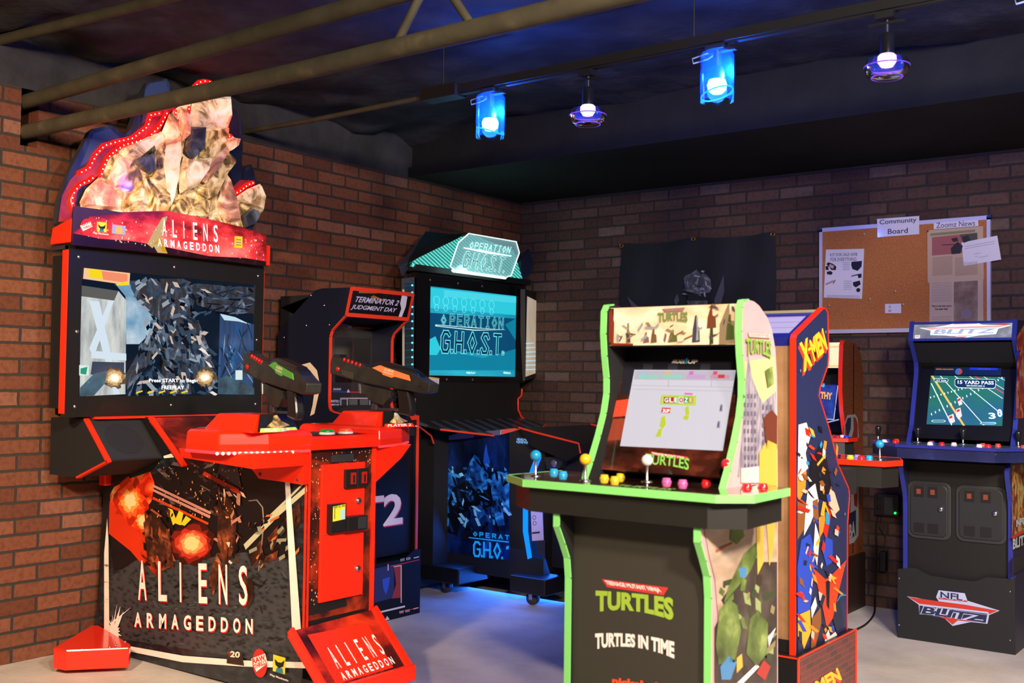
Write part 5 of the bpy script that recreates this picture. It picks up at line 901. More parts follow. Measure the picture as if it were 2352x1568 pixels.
# body shell, marquee, screen
b = MB(); b.box((LX0+th, -3.0, 1.335), (LX1-th, -2.90, 1.40), BLKM); b.box((LX0+th, -2.91, .30), (LX1-th, -2.885, 1.33), M('hardboard', '#8a6844', .7)); b.box((LX0+th, -3.315, .31), (LX1-th, -2.92, .855), M('lower_front_black', '#36332b', .55)); b.box((LX0+th, -3.13, .855), (LX1-th, -2.92, .90), BLKM); b.build('body', tm)
b = MB(); b.box((LX0+th, -3.125, 1.34), (LX1-th, -3.0, 1.464), BLK); q0, q1, q2, q3_ = Vector((LX0+th, -3.1265, 1.343)), Vector((LX1-th, -3.1265, 1.343)), Vector((LX1-th, -3.1265, 1.462)), Vector((LX0+th, -3.1265, 1.462))
b.poly([q0, q1, q2, q3_], MN('marquee_street_art', ((.3, '#b88a5c'), (.48, '#dcb492'), (.6, '#ecccb4'), (.75, '#f2c4c4')), scale=5, rough=.25, emit=.45, stretch=(1, 1, 1.6), coat=.6)); mqt = b.build('marquee', tm)
U, V = q1-q0, q3_-q0; L2 = lambda u, v, d=1: q0+U*u+V*v+Vector((0, -.0006*d, 0)); b = MB()
def ME(n, c, e=.4): return M(n, c, .35, emit=e, ecol=c)
b.poly([L2(0, 0), L2(.035, .02), L2(.04, .98), L2(0, 1)], ME('mq_dark', '#3a2018', .1)); b.poly([L2(.0, .1), L2(.04, .06), L2(.045, .6), L2(.02, .95), L2(.0, .9)], ME('mq_red', '#c84a30')); b.poly([L2(.02, .0), L2(.2, 0), L2(.2, .05), L2(.02, .07)], ME('mq_red', '#c84a30'))
for u0, u1, v0, v1, m in ((.14, .18, .05, .6, ME('mq_gold', '#d8b060')), (.28, .33, .05, .35, ME('mq_rose', '#c88a80')), (.34, .39, .05, .45, ME('mq_tan', '#b08050')), (.48, .55, .06, .4, ME('mq_olive', '#98944a')), (.66, .72, .05, .75, ME('mq_slate', '#6a6470')), (.69, .71, .1, .7, ME('mq_white', '#e8e0d8')), (.79, .82, 0, 1, ME('mq_green', '#5a6a3c')), (.77, .84, .4, .95, ME('mq_rust', '#b0603c')), (.86, 1, 0, 1, ME('mq_tan2', '#d8b080')), (.91, .97, .1, .75, ME('mq_olive2', '#6f7a3c'))):
    uc = (u0+u1)/2; b.poly([L2(u0, v0), L2(u1, v0+.02), L2(u1-.004, v0+(v1-v0)*.55), L2(uc+.008, v0+(v1-v0)*.6), L2(uc+.006, v1), L2(uc-.008, v1-.02), L2(u0+.006, v0+(v1-v0)*.5)], m)
b.poly([L2(.43, .93, 2), L2(.61, .95, 2), L2(.59, .84, 2), L2(.45, .83, 2)], ME('mq_banner', '#e89a90')); text(b, 'TEENAGE MUTANT NINJA', L2(.455, .86, 3), L2(.595, .87, 3), L2(.455, .91, 3), ME('mq_white', '#e8e0d8'), .0003, .01)
slivers(b, lambda *px, d=1: pp((1, -3.1265), *px, off=-.0006*d), (1400, 700, 1690, 785), 60, [ME('mq_tan', '#b08050'), ME('mq_slate', '#6a6470'), ME('mq_white', '#e8e0d8'), ME('mq_tan2', '#d8b080'), ME('mq_rose', '#c88a80'), ME('mq_sand', '#caa070')], (8, 26), (2, 7), None, 3, 71, lambda x, y: y > 745 or x > 1640)
b.build('marquee_art', mqt); b = MB()
for m, d, bo in ((ME('mq_logo_edge', '#6a8a44'), 3, .05), (ME('mq_logo', '#b8d070'), 4, .03)): text(b, 'TURTLES', L2(.40, .60, d), L2(.63, .60, d), L2(.40, .82, d), m, .002, bo, arch(.25, .05, .3))
b.build('marquee_logo', mqt)
bo_, bt_ = Vector((LX0+th, -3.165, .955)), Vector((LX0+th, -3.01, 1.335)); bu = (bt_-bo_).normalized(); bn = Vector((1, 0, 0)).cross(bu).normalized()
B3 = lambda *px, d=1: [onp(x, y, bo_+bn*.0006*d, bn) for x, y in px]
b = MB(); b.prism([bo_-bn*.02, bo_+Vector((LX1-LX0-2*th, 0, 0))-bn*.02, bt_+Vector((LX1-LX0-2*th, 0, 0))-bn*.02, bt_-bn*.02], bn*.0195, BLK)
b.poly([bo_, bo_+Vector((LX1-LX0-2*th, 0, 0)), bt_+Vector((LX1-LX0-2*th, 0, 0)), bt_], MN('bezel_brick_art', ((.3, '#170c0a'), (.5, '#3c1a12'), (.65, '#6a2e20'), (.8, '#7c3a28')), scale=7, rough=.2, coat=.5, stretch=(1, 2, 2))); bzt = b.build('screen_bezel', tm)
b = MB(); b.poly(B3((1437, 800), (1700, 798), (1698, 905), (1425, 905)), M('bezel_night', '#1d1c26', .2, coat=.5))
for x in (1478, 1535, 1610): b.poly(B3((x, 835), (x+22, 836), (x+20, 860), (x-3, 860), d=2), M('bezel_window', '#2e2d3a', .3))
b.poly(B3((1412, 920), (1452, 915), (1440, 955), (1405, 958), d=2), M('bezel_awning', '#c8452c', .3)); b.poly(B3((1408, 962), (1440, 960), (1425, 1010), (1395, 1012), d=2), M('bezel_door', '#8a3a28', .3))
b.poly(B3((1494, 1037), (1580, 1049), (1577, 1053), (1572, 1051), (1575, 1056), (1498, 1045), d=2), M('banner_red', '#c83a34', .35)); q = B3((1499, 1044), (1574, 1055), (1497, 1038), d=3); text(b, 'TEENAGE MUTANT NINJA', q[0], q[1], q[2], WHT, .0003, .02)
for m, d, bo in ((M('logo_outline', '#1e2e16', .4), 3, .07), (M('logo_green2', '#7fb84e', .35, emit=.05), 4, .02)): q = B3((1481, 1066), (1582, 1078), (1483, 1044), d=d); text(b, 'TURTLES', q[0], q[1], q[2], m, .0003, bo, arch(.22, .12, .25))
q = B3((1543, 834), (1590, 835), (1545, 825), d=2); text(b, 'ARCADE', q[0], q[0]+(q[1]-q[0])*.62, q[2], WHT, .0003, .04); text(b, 'UP', q[0]+(q[1]-q[0])*.76, q[1]+(q[1]-q[0])*.25, q[0]+(q[1]-q[0])*.76+(q[2]-q[0]), WHT, .0003, .04); text(b, '1', q[0]+(q[1]-q[0])*.66, q[0]+(q[1]-q[0])*.73, q[0]+(q[1]-q[0])*.66+(q[2]-q[0])*1.3, M('up_blue', '#2a9ad8', .35, emit=.2), .0003, .04)
b.build('bezel_art', bzt)
b = MB(); SE = .80; b.poly(B3((1457, 849), (1690, 850), (1660, 1035), (1424, 1024), d=3), M('white_screen', '#dcd8e4', .1, emit=SE, ecol='#dcd8e4')); tscr = b.build('screen', bzt)
b = MB(); SL = lambda n, c: M(n, c, .1, emit=SE, ecol=c)
b.poly(B3((1459, 851), (1689, 852), (1686, 874), (1456, 871), d=4), SL('hud_grey', '#c4c0cc'))
for i, c in enumerate(('#9ed8c8', '#9ed8c8', '#cfa8d8', '#d8a0b4')):
    x = 1464+i*55; b.poly(B3((x+4, 860), (x+48, 861), (x+46, 870), (x+2, 869), d=5), SL('hud_%d' % i, c)); b.poly(B3((x+10, 852), (x+20, 852), (x+18, 860), (x+8, 860), d=5), SL('hud_i%d' % i, ('#a8c8e8', '#e8c078', '#d878c8', '#e85888')[i]))
b.poly(B3((1650, 860), (1665, 860), (1664, 868), (1649, 868), d=6), SL('hud_red', '#d84848'))
for y in (886, 895): b.poly(B3((1453, y-2), (1684, y+3), (1684, y+3.8), (1453, y-1.2), d=4), SL('floor_line', '#b8b4c0'))
for x in (1535, 1634): b.poly(B3((x, 873), (x+1.5, 873), (x+1, 889), (x-.5, 889), d=4), SL('floor_line', '#b8b4c0'))
b.poly(B3((1520, 907), (1600, 909), (1598, 931), (1516, 928), d=5), SL('sign_edge', '#b8e048')); b.poly(B3((1523, 910), (1597, 912), (1595, 928), (1520, 925.5), d=6), SL('sign_fill', '#e8e060'))
for i, (ch, c1, c2) in enumerate((('G', '#7a3a2a', '#ffffff'), ('L', '#c8283c', '#ffffff'), ('E', '#2a9a4a', '#ffffff'), ('O', '#f4f0e8', '#c8283c'), ('Z', '#2a9a4a', '#ffffff'), ('E', '#8a7a2a', '#f4e890'))):
    x = 1525+i*11.5; b.poly(B3((x, 911.5), (x+11, 912), (x+10.5, 926), (x-.6, 925.5), d=7), SL('sgn%d' % i, c1)); q = B3((x+1, 924), (x+10, 924.5), (x+1.4, 913), d=8); text(b, ch, q[0], q[1], q[2], SL('sgnt'+c2[1:], c2), .0003, .04)
b.poly(B3((1521, 936), (1541, 937), (1539, 949), (1519, 948), d=5), SL('tag_red', '#d83848')); b.poly(B3((1573, 902), (1592, 903), (1591, 907), (1572, 906), d=7), SL('tag_pink', '#e878c8')); q = B3((1522, 947), (1538, 948), (1523, 939), d=6); text(b, '2UP', q[0], q[1], q[2], WHT, .0003, .03)
YG = SL('sprite_lime', '#c8d838')
for q in (((1520, 958), (1528, 955), (1530, 975), (1522, 985), (1516, 978)), ((1514, 985), (1522, 984), (1518, 1003), (1506, 1003)), ((1574, 936), (1582, 932), (1584, 952), (1576, 955)), ((1571, 955), (1584, 955), (1580, 965), (1570, 962))): b.poly(B3(*q, d=5), YG)
for x, y in ((1658, 937), (1652, 975)): b.poly(B3((x-3, y-8), (x+3, y-8), (x+2, y+8), (x-5, y+8), d=5), SL('pillar_mark', '#a09cb0')); b.poly(B3((x-2, y-5), (x, y-5), (x-1, y+6), (x-4, y+6), d=6), SL('pillar_dark', '#4a4860'))
b.build('game_picture', tscr)
# deck
TZ = .932; DK = [(2.45, -3.06), (2.425, -3.32), (2.56, -3.42), (3.19, -3.42), (3.268, -3.35), (3.262, -3.10), (3.20, -3.06)]
DB = [(2.47, -3.07), (2.45, -3.31), (2.57, -3.405), (3.16, -3.405), (3.245, -3.34), (3.24, -3.10), (3.18, -3.07)]
b = MB(); b.prism([(x, y, .838) for x, y in DB], (0, 0, .075), M('deck_body_black', '#1c1b17', .5)); b.prism([(x, y, .912) for x, y in DK], (0, 0, TZ-.913), BLK); deck = b.build('control_deck', tm)
b = MB(); b.strip([(x, y, .922) for x, y in DK[:6]], (0, 0, 1), .022, .006, GRT); b.build('edge_trim', deck)
b = MB(); b.poly([(x, y, TZ+.0005) for x, y in scale_loop(DK, .985)], MN('deck_art', ((.35, '#20120f'), (.5, '#3c1d16'), (.65, '#5a5452'), (.8, '#8a8284')), scale=3, rough=.08, coat=.8, stretch=(1, 2, 1)))
for m, d, bo in ((M('logo_outline', '#1e2e16', .4), .001, .06), (GLG, .0013, .02)): text(b, 'TURTLES', (2.86, -3.40, TZ+d), (3.04, -3.40, TZ+d), (2.86, -3.355, TZ+d), m, 0, bo, arch(.2, .1, .2))
b.build('deck_art', deck)
DP = lambda x, y: on(x, y, 2, TZ+.002)
for (x, y, c, n) in ((1230, 1092, '#1c94c8', 'b'), (1344, 1103, '#e8b818', 'y'), (1486, 1105, '#e6dee0', 'w'), (1670, 1117, '#d8243a', 'r')): p = DP(x, y); stick_ball(deck, p.x, p.y, TZ, M('ball_'+n, c, .25, coat=.3))
for c, n, lst in (('#2aa0d0', 'b', ((1272, 1084), (1293, 1090), (1347, 1088))), ('#d8b82a', 'y', ((1388, 1098), (1412, 1102), (1425, 1095))), ('#c85a9a', 'p', ((1531, 1106), (1528, 1096), (1568, 1110))), ('#c81e24', 'r', ((1622, 1109), (1715, 1119), (1752, 1119)))):
    for x, y in lst: p = DP(x, y); btn(deck, p.x, p.y, TZ+.0006, M('button_'+n, c, .2, coat=.3))
# lower front logos
b = MB(); F3 = lambda *px, d=1: pp((1, -3.315), *px, off=-.0006*d)
b.poly(F3((1382, 1329), (1535, 1349), (1524, 1367), (1394, 1348)), M('banner_red', '#c83a34', .35)); q = F3((1396, 1345), (1522, 1363), (1388, 1332), d=2); text(b, 'TEENAGE MUTANT NINJA', q[0], q[1], q[2], WHT, .0003, .03)
q = F3((1368, 1403), (1547, 1423), (1368, 1362), d=2); text(b, 'TURTLES', q[0], q[1], q[2], M('logo_lime', '#9cbc3c', .4), .0003, .05, arch(.30, .22, .25))
b.build('front_logo', tm); b = MB()
q = F3((1367, 1490), (1549, 1511), (1367, 1460), d=2); text(b, 'TURTLES IN TIME', q[0], q[1], q[2], WHT, .0003, .05, arch(.5, .45, .25))
b.build('front_title', tm); b = MB()
q = F3((1406, 1572), (1560, 1594), (1406, 1553), d=2); text(b, 'nickelodeon', q[0], q[1], q[2], M('logo_orange', '#f0502a', .4), .0003, .05)
b.build('maker_logo', tm)
b = MB(); b.box((LX0-.025, -3.35, 0), (LX1+.03, -2.84, .298), M('riser_dark', '#23261f', .5)); rs = b.build('riser', tm)
edge(rs, [(LX0-.025, -3.35, .296), (LX1+.03, -3.35, .296)], (0, 1, 0), .006, .006, GRT); edge(rs, [(LX1+.03, -2.84, 0), (LX1+.03, -2.84, .298)], (0, 1, 0), .012, .005, GRT); edge(rs, [(LX0-.025, -3.352, 0), (LX0-.025, -3.352, .296)], (1, 0, 0), .008, .005, M('riser_tan', '#c8a860', .5))
# ================================================================ navy cabinet standing back to back
xm = thing('arcade_cabinet', (2.79, -2.2, 0), 'navy cabinet with red edges seen from its hardboard back, yellow letters on its side', 'arcade machine')
SX1 = 3.02; xs = [(-2.46, .30), (-2.465, 1.385), (-2.455, 1.40), (-2.205, 1.508), (-2.185, 1.507), (-2.16, 1.49), (-2.152, 1.33), (-2.158, 1.30), (-2.235, 1.215), (-2.245, 1.185), (-2.14, 1.06), (-2.05, .925), (-1.94, .83), (-1.93, .80), (-1.952, .70), (-1.955, .30)]
NAVY = M('navy_side', '#222b52', .4, coat=.15)
for x, nm in ((2.545, 0), (SX1-.018, 1)):
    b = MB(); b.prism([(x, y, z) for y, z in xs], (.018, 0, 0), NAVY, REDT); o = b.build('side_panel', xm)
    b = MB(); b.strip([(x+.009, y, z) for y, z in xs], (1, 0, 0), .021, .005, REDT); b.build('edge_trim', o)
b = MB(); X3 = lambda *px, d=1: pp((0, SX1), *px, off=.0006*d)
YL2, RD2 = M('logo_yellow', '#f2c32c', .4), M('logo_shadow_red', '#d8432c', .4)
for dx, dy, m, d, bo in ((-3, 9, RD2, 2, .05), (-1.5, 5, RD2, 3, .05), (0, 0, YL2, 4, .05)):
    for s, a in (('X', ((1846, 855), (1866, 839), (1835, 789))), ('-', ((1856, 806), (1864, 802), (1855, 800))), ('MEN', ((1870, 831), (1901, 801), (1858, 782)))): q = X3(*[(x+dx, y+dy) for x, y in a], d=d); text(b, s, q[0], q[1], q[2], m, .0003, bo)
PAL = {k: M('print_'+k, c, .4) for k, c in (('white', '#e6e0e0'), ('orange', '#e08a2c'), ('black', '#14151c'), ('crimson', '#c8281c'), ('skin', '#e8bba0'), ('brown', '#8a5526'), ('blue', '#1c4a86'), ('cyan', '#2a94c8'), ('gold', '#e8ac2c'), ('scarlet', '#e0401c'), ('deep', '#1a2740'))}
# generic angular colour shards in place of the figures
for k, q in (('white', ((1834, 975), (1852, 970), (1862, 1000), (1850, 1040), (1856, 1075), (1832, 1095))), ('orange', ((1831, 1090), (1852, 1080), (1850, 1120), (1836, 1150), (1831, 1140))), ('black', ((1862, 1060), (1884, 1020), (1898, 1050), (1910, 1110), (1900, 1150), (1870, 1140), (1858, 1110))), ('orange', ((1876, 1035), (1884, 1030), (1888, 1060), (1880, 1090))), ('white', ((1855, 1125), (1872, 1110), (1880, 1150), (1862, 1200), (1846, 1230), (1850, 1170))), ('brown', ((1866, 1150), (1878, 1145), (1880, 1190), (1868, 1200))), ('crimson', ((1898, 1100), (1908, 1105), (1914, 1150), (1898, 1240), (1890, 1220), (1902, 1160))), ('skin', ((1904, 1120), (1916, 1130), (1928, 1170), (1918, 1180), (1904, 1160))), ('orange', ((1880, 1190), (1894, 1175), (1896, 1210), (1882, 1235))), ('brown', ((1831, 1150), (1850, 1160), (1846, 1215), (1831, 1240))), ('blue', ((1840, 1240), (1860, 1225), (1872, 1270), (1868, 1330), (1860, 1400), (1832, 1410), (1831, 1300))), ('white', ((1872, 1200), (1882, 1235), (1876, 1300), (1868, 1260))), ('blue', ((1896, 1232), (1912, 1240), (1912, 1290), (1898, 1300), (1890, 1270))), ('scarlet', ((1868, 1305), (1895, 1330), (1905, 1325), (1944, 1285), (1925, 1360), (1912, 1420), (1898, 1440), (1890, 1400))), ('black', ((1896, 1335), (1906, 1330), (1904, 1400), (1898, 1390))), ('gold', ((1832, 1412), (1860, 1400), (1862, 1450), (1846, 1490), (1840, 1470), (1832, 1460))), ('white', ((1862, 1395), (1872, 1370), (1876, 1390), (1864, 1420))), ('brown', ((1864, 1420), (1884, 1395), (1886, 1430), (1872, 1485), (1862, 1490))), ('deep', ((1886, 1400), (1898, 1440), (1895, 1470), (1872, 1485))), ('deep', ((1912, 1420), (1925, 1360), (1938, 1430), (1922, 1455))), ('white', ((1894, 1462), (1902, 1445), (1906, 1460), (1918, 1450), (1922, 1458), (1894, 1474))), ('deep', ((1832, 1465), (1842, 1480), (1846, 1495), (1832, 1502)))): b.poly(X3(*q, d=2+len(k) % 3), PAL[k])
b.tube(X3((1922, 1380), (1930, 1368), (1942, 1366), d=3), .0025, PAL['cyan'], 5); b.tube(X3((1866, 1290), (1882, 1240), d=3), .003, PAL['gold'], 5)
for x, y in ((1896, 762), (1838, 851), (1940, 1180), (1938, 1300)): b.disc(X3((x, y), d=4)[0], .006, (1, 0, 0), GREY, 10)
slivers(b, X3, (1834, 985, 1925, 1480), 90, list(PAL.values()), (10, 34), (3, 9), 1.4, 5, 44, lambda x, y: x < 1945-abs(y-1250)*.08)
b.build('side_art', o)
HB = MN('hardboard_back', ((.35, '#7d5a36'), (.6, '#96704a'), (.8, '#a88058')), scale=6, rough=.75, bump=.05)
b = MB(); b.box((2.563, -2.452, .345), (3.002, -2.44, 1.365), HB); b.box((2.563, -2.44, .35), (3.002, -1.99, .84), BLKM); b.box((2.563, -2.44, .84), (3.002, -2.2, 1.3), BLKM); b.box((2.563, -2.455, .30), (3.002, -2.44, .345), BLK); b.build('back_panel', xm)
DBL = M('frame_blue', '#1b2070', .35)
a0, a1 = Vector((2.563, -2.453, 1.392)), Vector((2.563, -2.225, 1.492)); nn = (a1-a0).cross(Vector((1, 0, 0))).normalized(); nn = nn if nn.z > 0 else -nn; W2 = Vector((.44, 0, 0))
b = MB(); b.prism([a0-nn*.02, a0+W2-nn*.02, a1+W2-nn*.02, a1-nn*.02], nn*.02, DBL); b.prism([a0, a0+W2, a0+W2+Vector((0, .0, -.03)), a0+Vector((0, 0, -.03))], (0, .012, 0), DBL); b.box((2.563, -2.225, 1.47), (3.002, -2.20, 1.502), M('ridge_olive', '#8a845c', .6)); tp2 = b.build('top_light_box', xm)
L3 = lambda u, v, d=1: a0+W2*u+(a1-a0)*v+nn*.0007*d
b = MB(); LV = M('light_panel_lilac', '#cfc8ee', .4, emit=.72, ecol='#c8c2f0'); b.poly([L3(.06, .16), L3(.94, .16), L3(.94, .84), L3(.06, .84)], LV)
for v in (.36, .58, .80): b.poly([L3(.06, v, 2), L3(.94, v, 2), L3(.94, v+.015, 2), L3(.06, v+.015, 2)], M('rule_red', '#b04a78', .4))
b.tube([L3(.55+.03*math.cos(t), .69+.06*math.sin(t), 3) for t in [2*math.pi*i/14 for i in range(15)]], .001, M('rule_red', '#b04a78', .4), 4); b.build('light_panel', tp2)
XD = [(2.46, -1.78), (3.104, -1.78), (3.135, -1.66), (3.075, -1.50), (2.49, -1.50), (2.43, -1.66)]
b = MB(); b.prism([(x, y, .825) for x, y in scale_loop(XD, .96)], (0, 0, .09), M('deck_body_black', '#1c1b17', .5)); b.box((2.563, -2.05, .80), (3.002, -1.80, .90), BLKM); b.prism([(x, y, .91) for x, y in XD], (0, 0, .02), BLK); xdk = b.build('control_deck', xm)
b = MB(); b.strip([(x, y, .920) for x, y in XD], (0, 0, 1), .022, .006, REDT, True); b.build('edge_trim', xdk)
b = MB(); b.poly([(x, y, .9305) for x, y in scale_loop(XD, .985)], M('deck_gloss_grey', '#5a5560', .08, coat=.8)); b.build('deck_art', xdk)
stick_ball(xdk, 3.06, -1.70, .931, M('ball_b', '#1c94c8', .25, coat=.3), .0165, .05)
for x, y, n, c in ((2.94, -1.70, 'y', '#d8b82a'), (2.955, -1.66, 'w2', '#8a80d0'), (2.985, -1.70, 'r', '#c81e24'), (3.005, -1.66, 'b', '#2aa0d0')): btn(xdk, x, y, .931, M('button_'+n, c, .2, coat=.3))
BK = bpy.data.materials.new('brick_print'); BK.use_nodes = True; nt = BK.node_tree; bb = nt.nodes['Principled BSDF']; tc = nt.nodes.new('ShaderNodeTexCoord'); sp_ = nt.nodes.new('ShaderNodeSeparateXYZ'); cb = nt.nodes.new('ShaderNodeCombineXYZ'); bt = nt.nodes.new('ShaderNodeTexBrick')
nt.links.new(tc.outputs['Object'], sp_.inputs[0]); nt.links.new(sp_.outputs[1], cb.inputs[0]); nt.links.new(sp_.outputs[2], cb.inputs[1]); nt.links.new(cb.outputs[0], bt.inputs[0])
bt.inputs['Scale'].default_value = 1; bt.inputs['Brick Width'].default_value = .075; bt.inputs['Row Height'].default_value = .022; bt.inputs['Mortar Size'].default_value = .0016; bt.inputs['Color1'].default_value = C('#4a3230'); bt.inputs['Color2'].default_value = C('#6a3a32'); bt.inputs['Mortar'].default_value = C('#903828'); nt.links.new(bt.outputs[0], bb.inputs['Base Color']); bb.inputs['Roughness'].default_value = .4
b = MB(); b.box((2.515, -2.50, 0), (3.045, -1.93, .298), BLK); xr = b.build('riser', xm)
b = MB(); b.poly([(3.0456, -2.497, .003), (3.0456, -1.933, .003), (3.0456, -1.933, .297), (3.0456, -2.497, .297)], BK)
XR3 = lambda *px, d=1: pp((0, 3.0456), *px, off=.0006*d)
for dx, dy, m, d in ((-2, 6, RD2, 1, ), (0, 0, YL2, 3)): q = XR3(*[(x+dx, y+dy) for x, y in ((1850, 1615), (1934, 1560), (1838, 1586))], d=d); text(b, 'X-MEN', q[0], q[1], q[2], m, .0003, .05)
b.build('riser_art', xr)
b = MB(); b.strip([(3.047, -2.497, .0), (3.047, -2.497, .298)], (0, 1, 0), .012, .004, ORT); b.build('rear_trim', xr); b = MB(); b.strip([(3.047, -1.933, .0), (3.047, -1.933, .298)], (0, 1, 0), .010, .004, ORT); b.build('front_trim', xr); b = MB(); b.strip([(2.52, -2.5, .298), (3.045, -2.5, .298), (3.045, -1.93, .298)], (0, 0, 1), .004, .006, ORT); b.build('top_trim', xr)
# ================================================================ basketball cabinet against the right wall
nb = thing('arcade_cabinet', (2.17, -.2, 0), 'cabinet with leather-brown side and red edge, behind the navy cabinet below the cork board', 'arcade machine')
NX0, NX1 = 1.93, 2.415
leather = MN('leather_print', ((.3, '#4a2410'), (.5, '#6e3a1c'), (.7, '#8a4d28')), scale=90, detail=4, rough=.5, bump=.15)
nf = [(-.325, 1.462), (-.338, 1.44), (-.350, 1.30), (-.352, 1.20), (-.335, 1.09), (-.30, .985), (-.29, .96), (-.44, .93), (-.44, .83), (-.33, .76), (-.31, .70), (-.31, .30)]
nbk = [(-.02, .30), (-.02, 1.30), (-.06, 1.40), (-.14, 1.455), (-.29, 1.466)]
for x, k in ((NX0, 0), (NX1-.018, 1)):
    b = MB(); b.prism([(x, y, z) for y, z in nf+nbk], (.018, 0, 0), leather, REDT); o = b.build('side_panel', nb)
    edge(o, [(x+.009, y, z) for y, z in nf], (1, 0, 0), .022, .006, REDT)
b = MB(); N3 = lambda *px, d=1: pp((0, NX1), *px, off=.0006*d)
b.poly([(NX1+.0006, y, z) for y, z in ((-.19, .31), (-.175, .31), (-.165, 1.45), (-.18, 1.45))], M('leather_seam', '#1c110c', .6))
SIL = M('logo_silver', '#8f8d92', .45); b.poly(N3((1938, 1003), (1939, 975), (1946, 953), (1964, 951), (1970, 960), (1973, 1005)), SIL); b.poly(N3((1941, 1003), (1941, 978), (1947, 960), (1955, 958), (1954, 985), (1948, 1003), d=2), M('logo_navy', '#1c2440', .45)); b.poly(N3((1960, 957), (1966, 960), (1970, 975), (1970, 1005), (1957, 1003), (1961, 985), d=2), M('logo_crimson', '#7a2420', .45))
b.poly(N3((1956, 1100), (1972, 1085), (1972, 1230), (1962, 1245), (1950, 1250)), SIL); b.poly(N3((1960, 1100), (1969, 1092), (1969, 1165), (1962, 1160), d=2), M('logo_crimson', '#7a2420', .45)); b.poly(N3((1950, 1180), (1966, 1170), (1966, 1228), (1950, 1240), d=2), M('logo_navy', '#1c2440', .45))
q = N3((1950, 1240), (1964, 1228), (1950, 1205), d=3); text(b, 'BA', q[0], q[1], q[2], SIL, .0003, .04); b.build('side_logo', o)
b = MB(); b.box((NX0+.018, -.30, .30), (NX1-.018, -.03, .95), BLKM); b.box((NX0+.018, -.20, .95), (NX1-.018, -.03, 1.44), BLKM); b.build('body', nb)
b = MB(); b.box((NX0+.018, -.335, 1.315), (NX1-.018, -.12, 1.457), BLK); mqn = b.build('marquee', nb)
b = MB(); f0 = Vector((NX0+.018, -.3355, 1.318)); U, V = Vector((NX1-NX0-.036, 0, 0)), Vector((0, 0, .137)); L4 = lambda u, v, d=1: f0+U*u+V*v+Vector((0, -.0006*d, 0))
LM = lambda n, c, e=.8: M(n, c, .35, emit=e, ecol=c)
b.poly([L4(0, 0), L4(1, 0), L4(1, 1), L4(0, 1)], LM('jam_cream', '#f6e8c0', 1.05)); b.poly([L4(0, .04, 2), L4(1, .04, 2), L4(1, .10, 2), L4(0, .10, 2)], LM('jam_gold', '#f0c880', 1.0)); b.poly([L4(0, .8, 2), L4(1, .8, 2), L4(1, .86, 2), L4(0, .86, 2)], LM('jam_gold', '#f0c880', 1.0))
text(b, 'NBA JAM', L4(.10, .2, 3), L4(.88, .2, 3), L4(.10, .76, 3), LM('jam_glow', '#b8e4f4', 1.1), .0003, .06); text(b, 'NBA JAM', L4(.09, .22, 4), L4(.87, .22, 4), L4(.09, .78, 4), LM('jam_white', '#fffdf0', 1.3), .0003, .03); b.build('marquee_art', mqn)
no, nn_ = Vector((2.2, -.205, 1.2)), Vector((0, -.97, .24)).normalized(); NS = lambda *px, d=1: [onp(x, y, no+nn_*.0006*d, nn_) for x, y in px]
b = MB(); tu = Vector((0, .24, .97)).normalized(); cc = Vector(((NX0+NX1)/2, no.y, no.z)); hx = Vector(((NX1-NX0)/2-.019, 0, 0)); b.prism([cc-hx-tu*.24, cc+hx-tu*.24, cc+hx+tu*.12, cc-hx+tu*.12], -nn_*.01, BLKG); bz = b.build('screen_bezel', nb)
b = MB(); b.poly(NS((1880, 861), (1928, 863), (1916, 964), (1870, 962)), LM('jam_border', '#d8dcf4', .8)); GB = MN('blue_grid_screen', ((.35, '#12246a'), (.5, '#1c44b4'), (.7, '#2a66e0')), scale=24, kind='noise', rough=.1, emit=.6); b.poly(NS((1880, 863), (1926, 865), (1914.5, 962), (1872, 960), d=2), GB)
for i in range(7): b.poly(NS((1880+i*6, 866), (1881+i*6, 866), (1896+i*4, 940), (1895+i*4, 940), d=3), LM('jam_violet', '#5a4ac8', .5))
q = NS((1886, 889), (1894, 889), (1886, 873), d=4); text(b, 'G', q[0], q[1], q[2], LM('jam_cyan', '#5ac8f0', .9), .0003, .05); q = NS((1884, 915), (1911, 918), (1885, 899), d=4); text(b, 'THY', q[0], q[1], q[2], LM('jam_amber', '#ffb84a', .9), .0003, .05); b.build('screen', bz)
ND = [(1.88, -.50), (1.93, -.56), (2.40, -.56), (2.50, -.50), (2.50, -.36), (1.88, -.36)]
b = MB(); b.prism([(x, y, .845) for x, y in scale_loop(ND, .95)], (0, 0, .085), M('deck_grey_black', '#2a2e2e', .5)); b.prism([(x, y, .93) for x, y in ND], (0, 0, .02), BLK); nd = b.build('control_deck', nb)
edge(nd, [(x, y, .94) for x, y in ND], (0, 0, 1), .020, .006, REDT)
for x, y, n, c in ((2.435, -.47, 'r', '#c81e24'), (2.45, -.44, 'w', '#e8e0e0'), (2.475, -.45, 'b2', '#1c4ac8'), (2.41, -.45, 'r', '#c81e24')): btn(nd, x, y, .9505, M('button_'+n, c, .2, coat=.3))
stick_bat(nd, 2.36, -.47, .95, M('bat_red', '#d82a20', .25, coat=.3), 1.15)
BLED = M('blue_led', '#5ad0ff', .3, emit=14, ecol='#1f9cff')
for x in (2.27, 2.30, 2.335): b = MB(); b.lathe((x, -.50, .95), [(.006, 0), (.006, .008), (0, .012)], BLED, 10); b.build('blue_led', nd)
b = MB(); b.tube([(2.39, -.33, 1.04), (2.33, -.38, 1.02), (2.28, -.44, .985), (2.27, -.48, .953)], .004, M('pale_tube', '#a8b4d8', .4), 8); b.build('light_cable', nd)
light('POINT', 'deck_led_light', (2.30, -.52, .985), .6, (.05, .35, 1), .02)
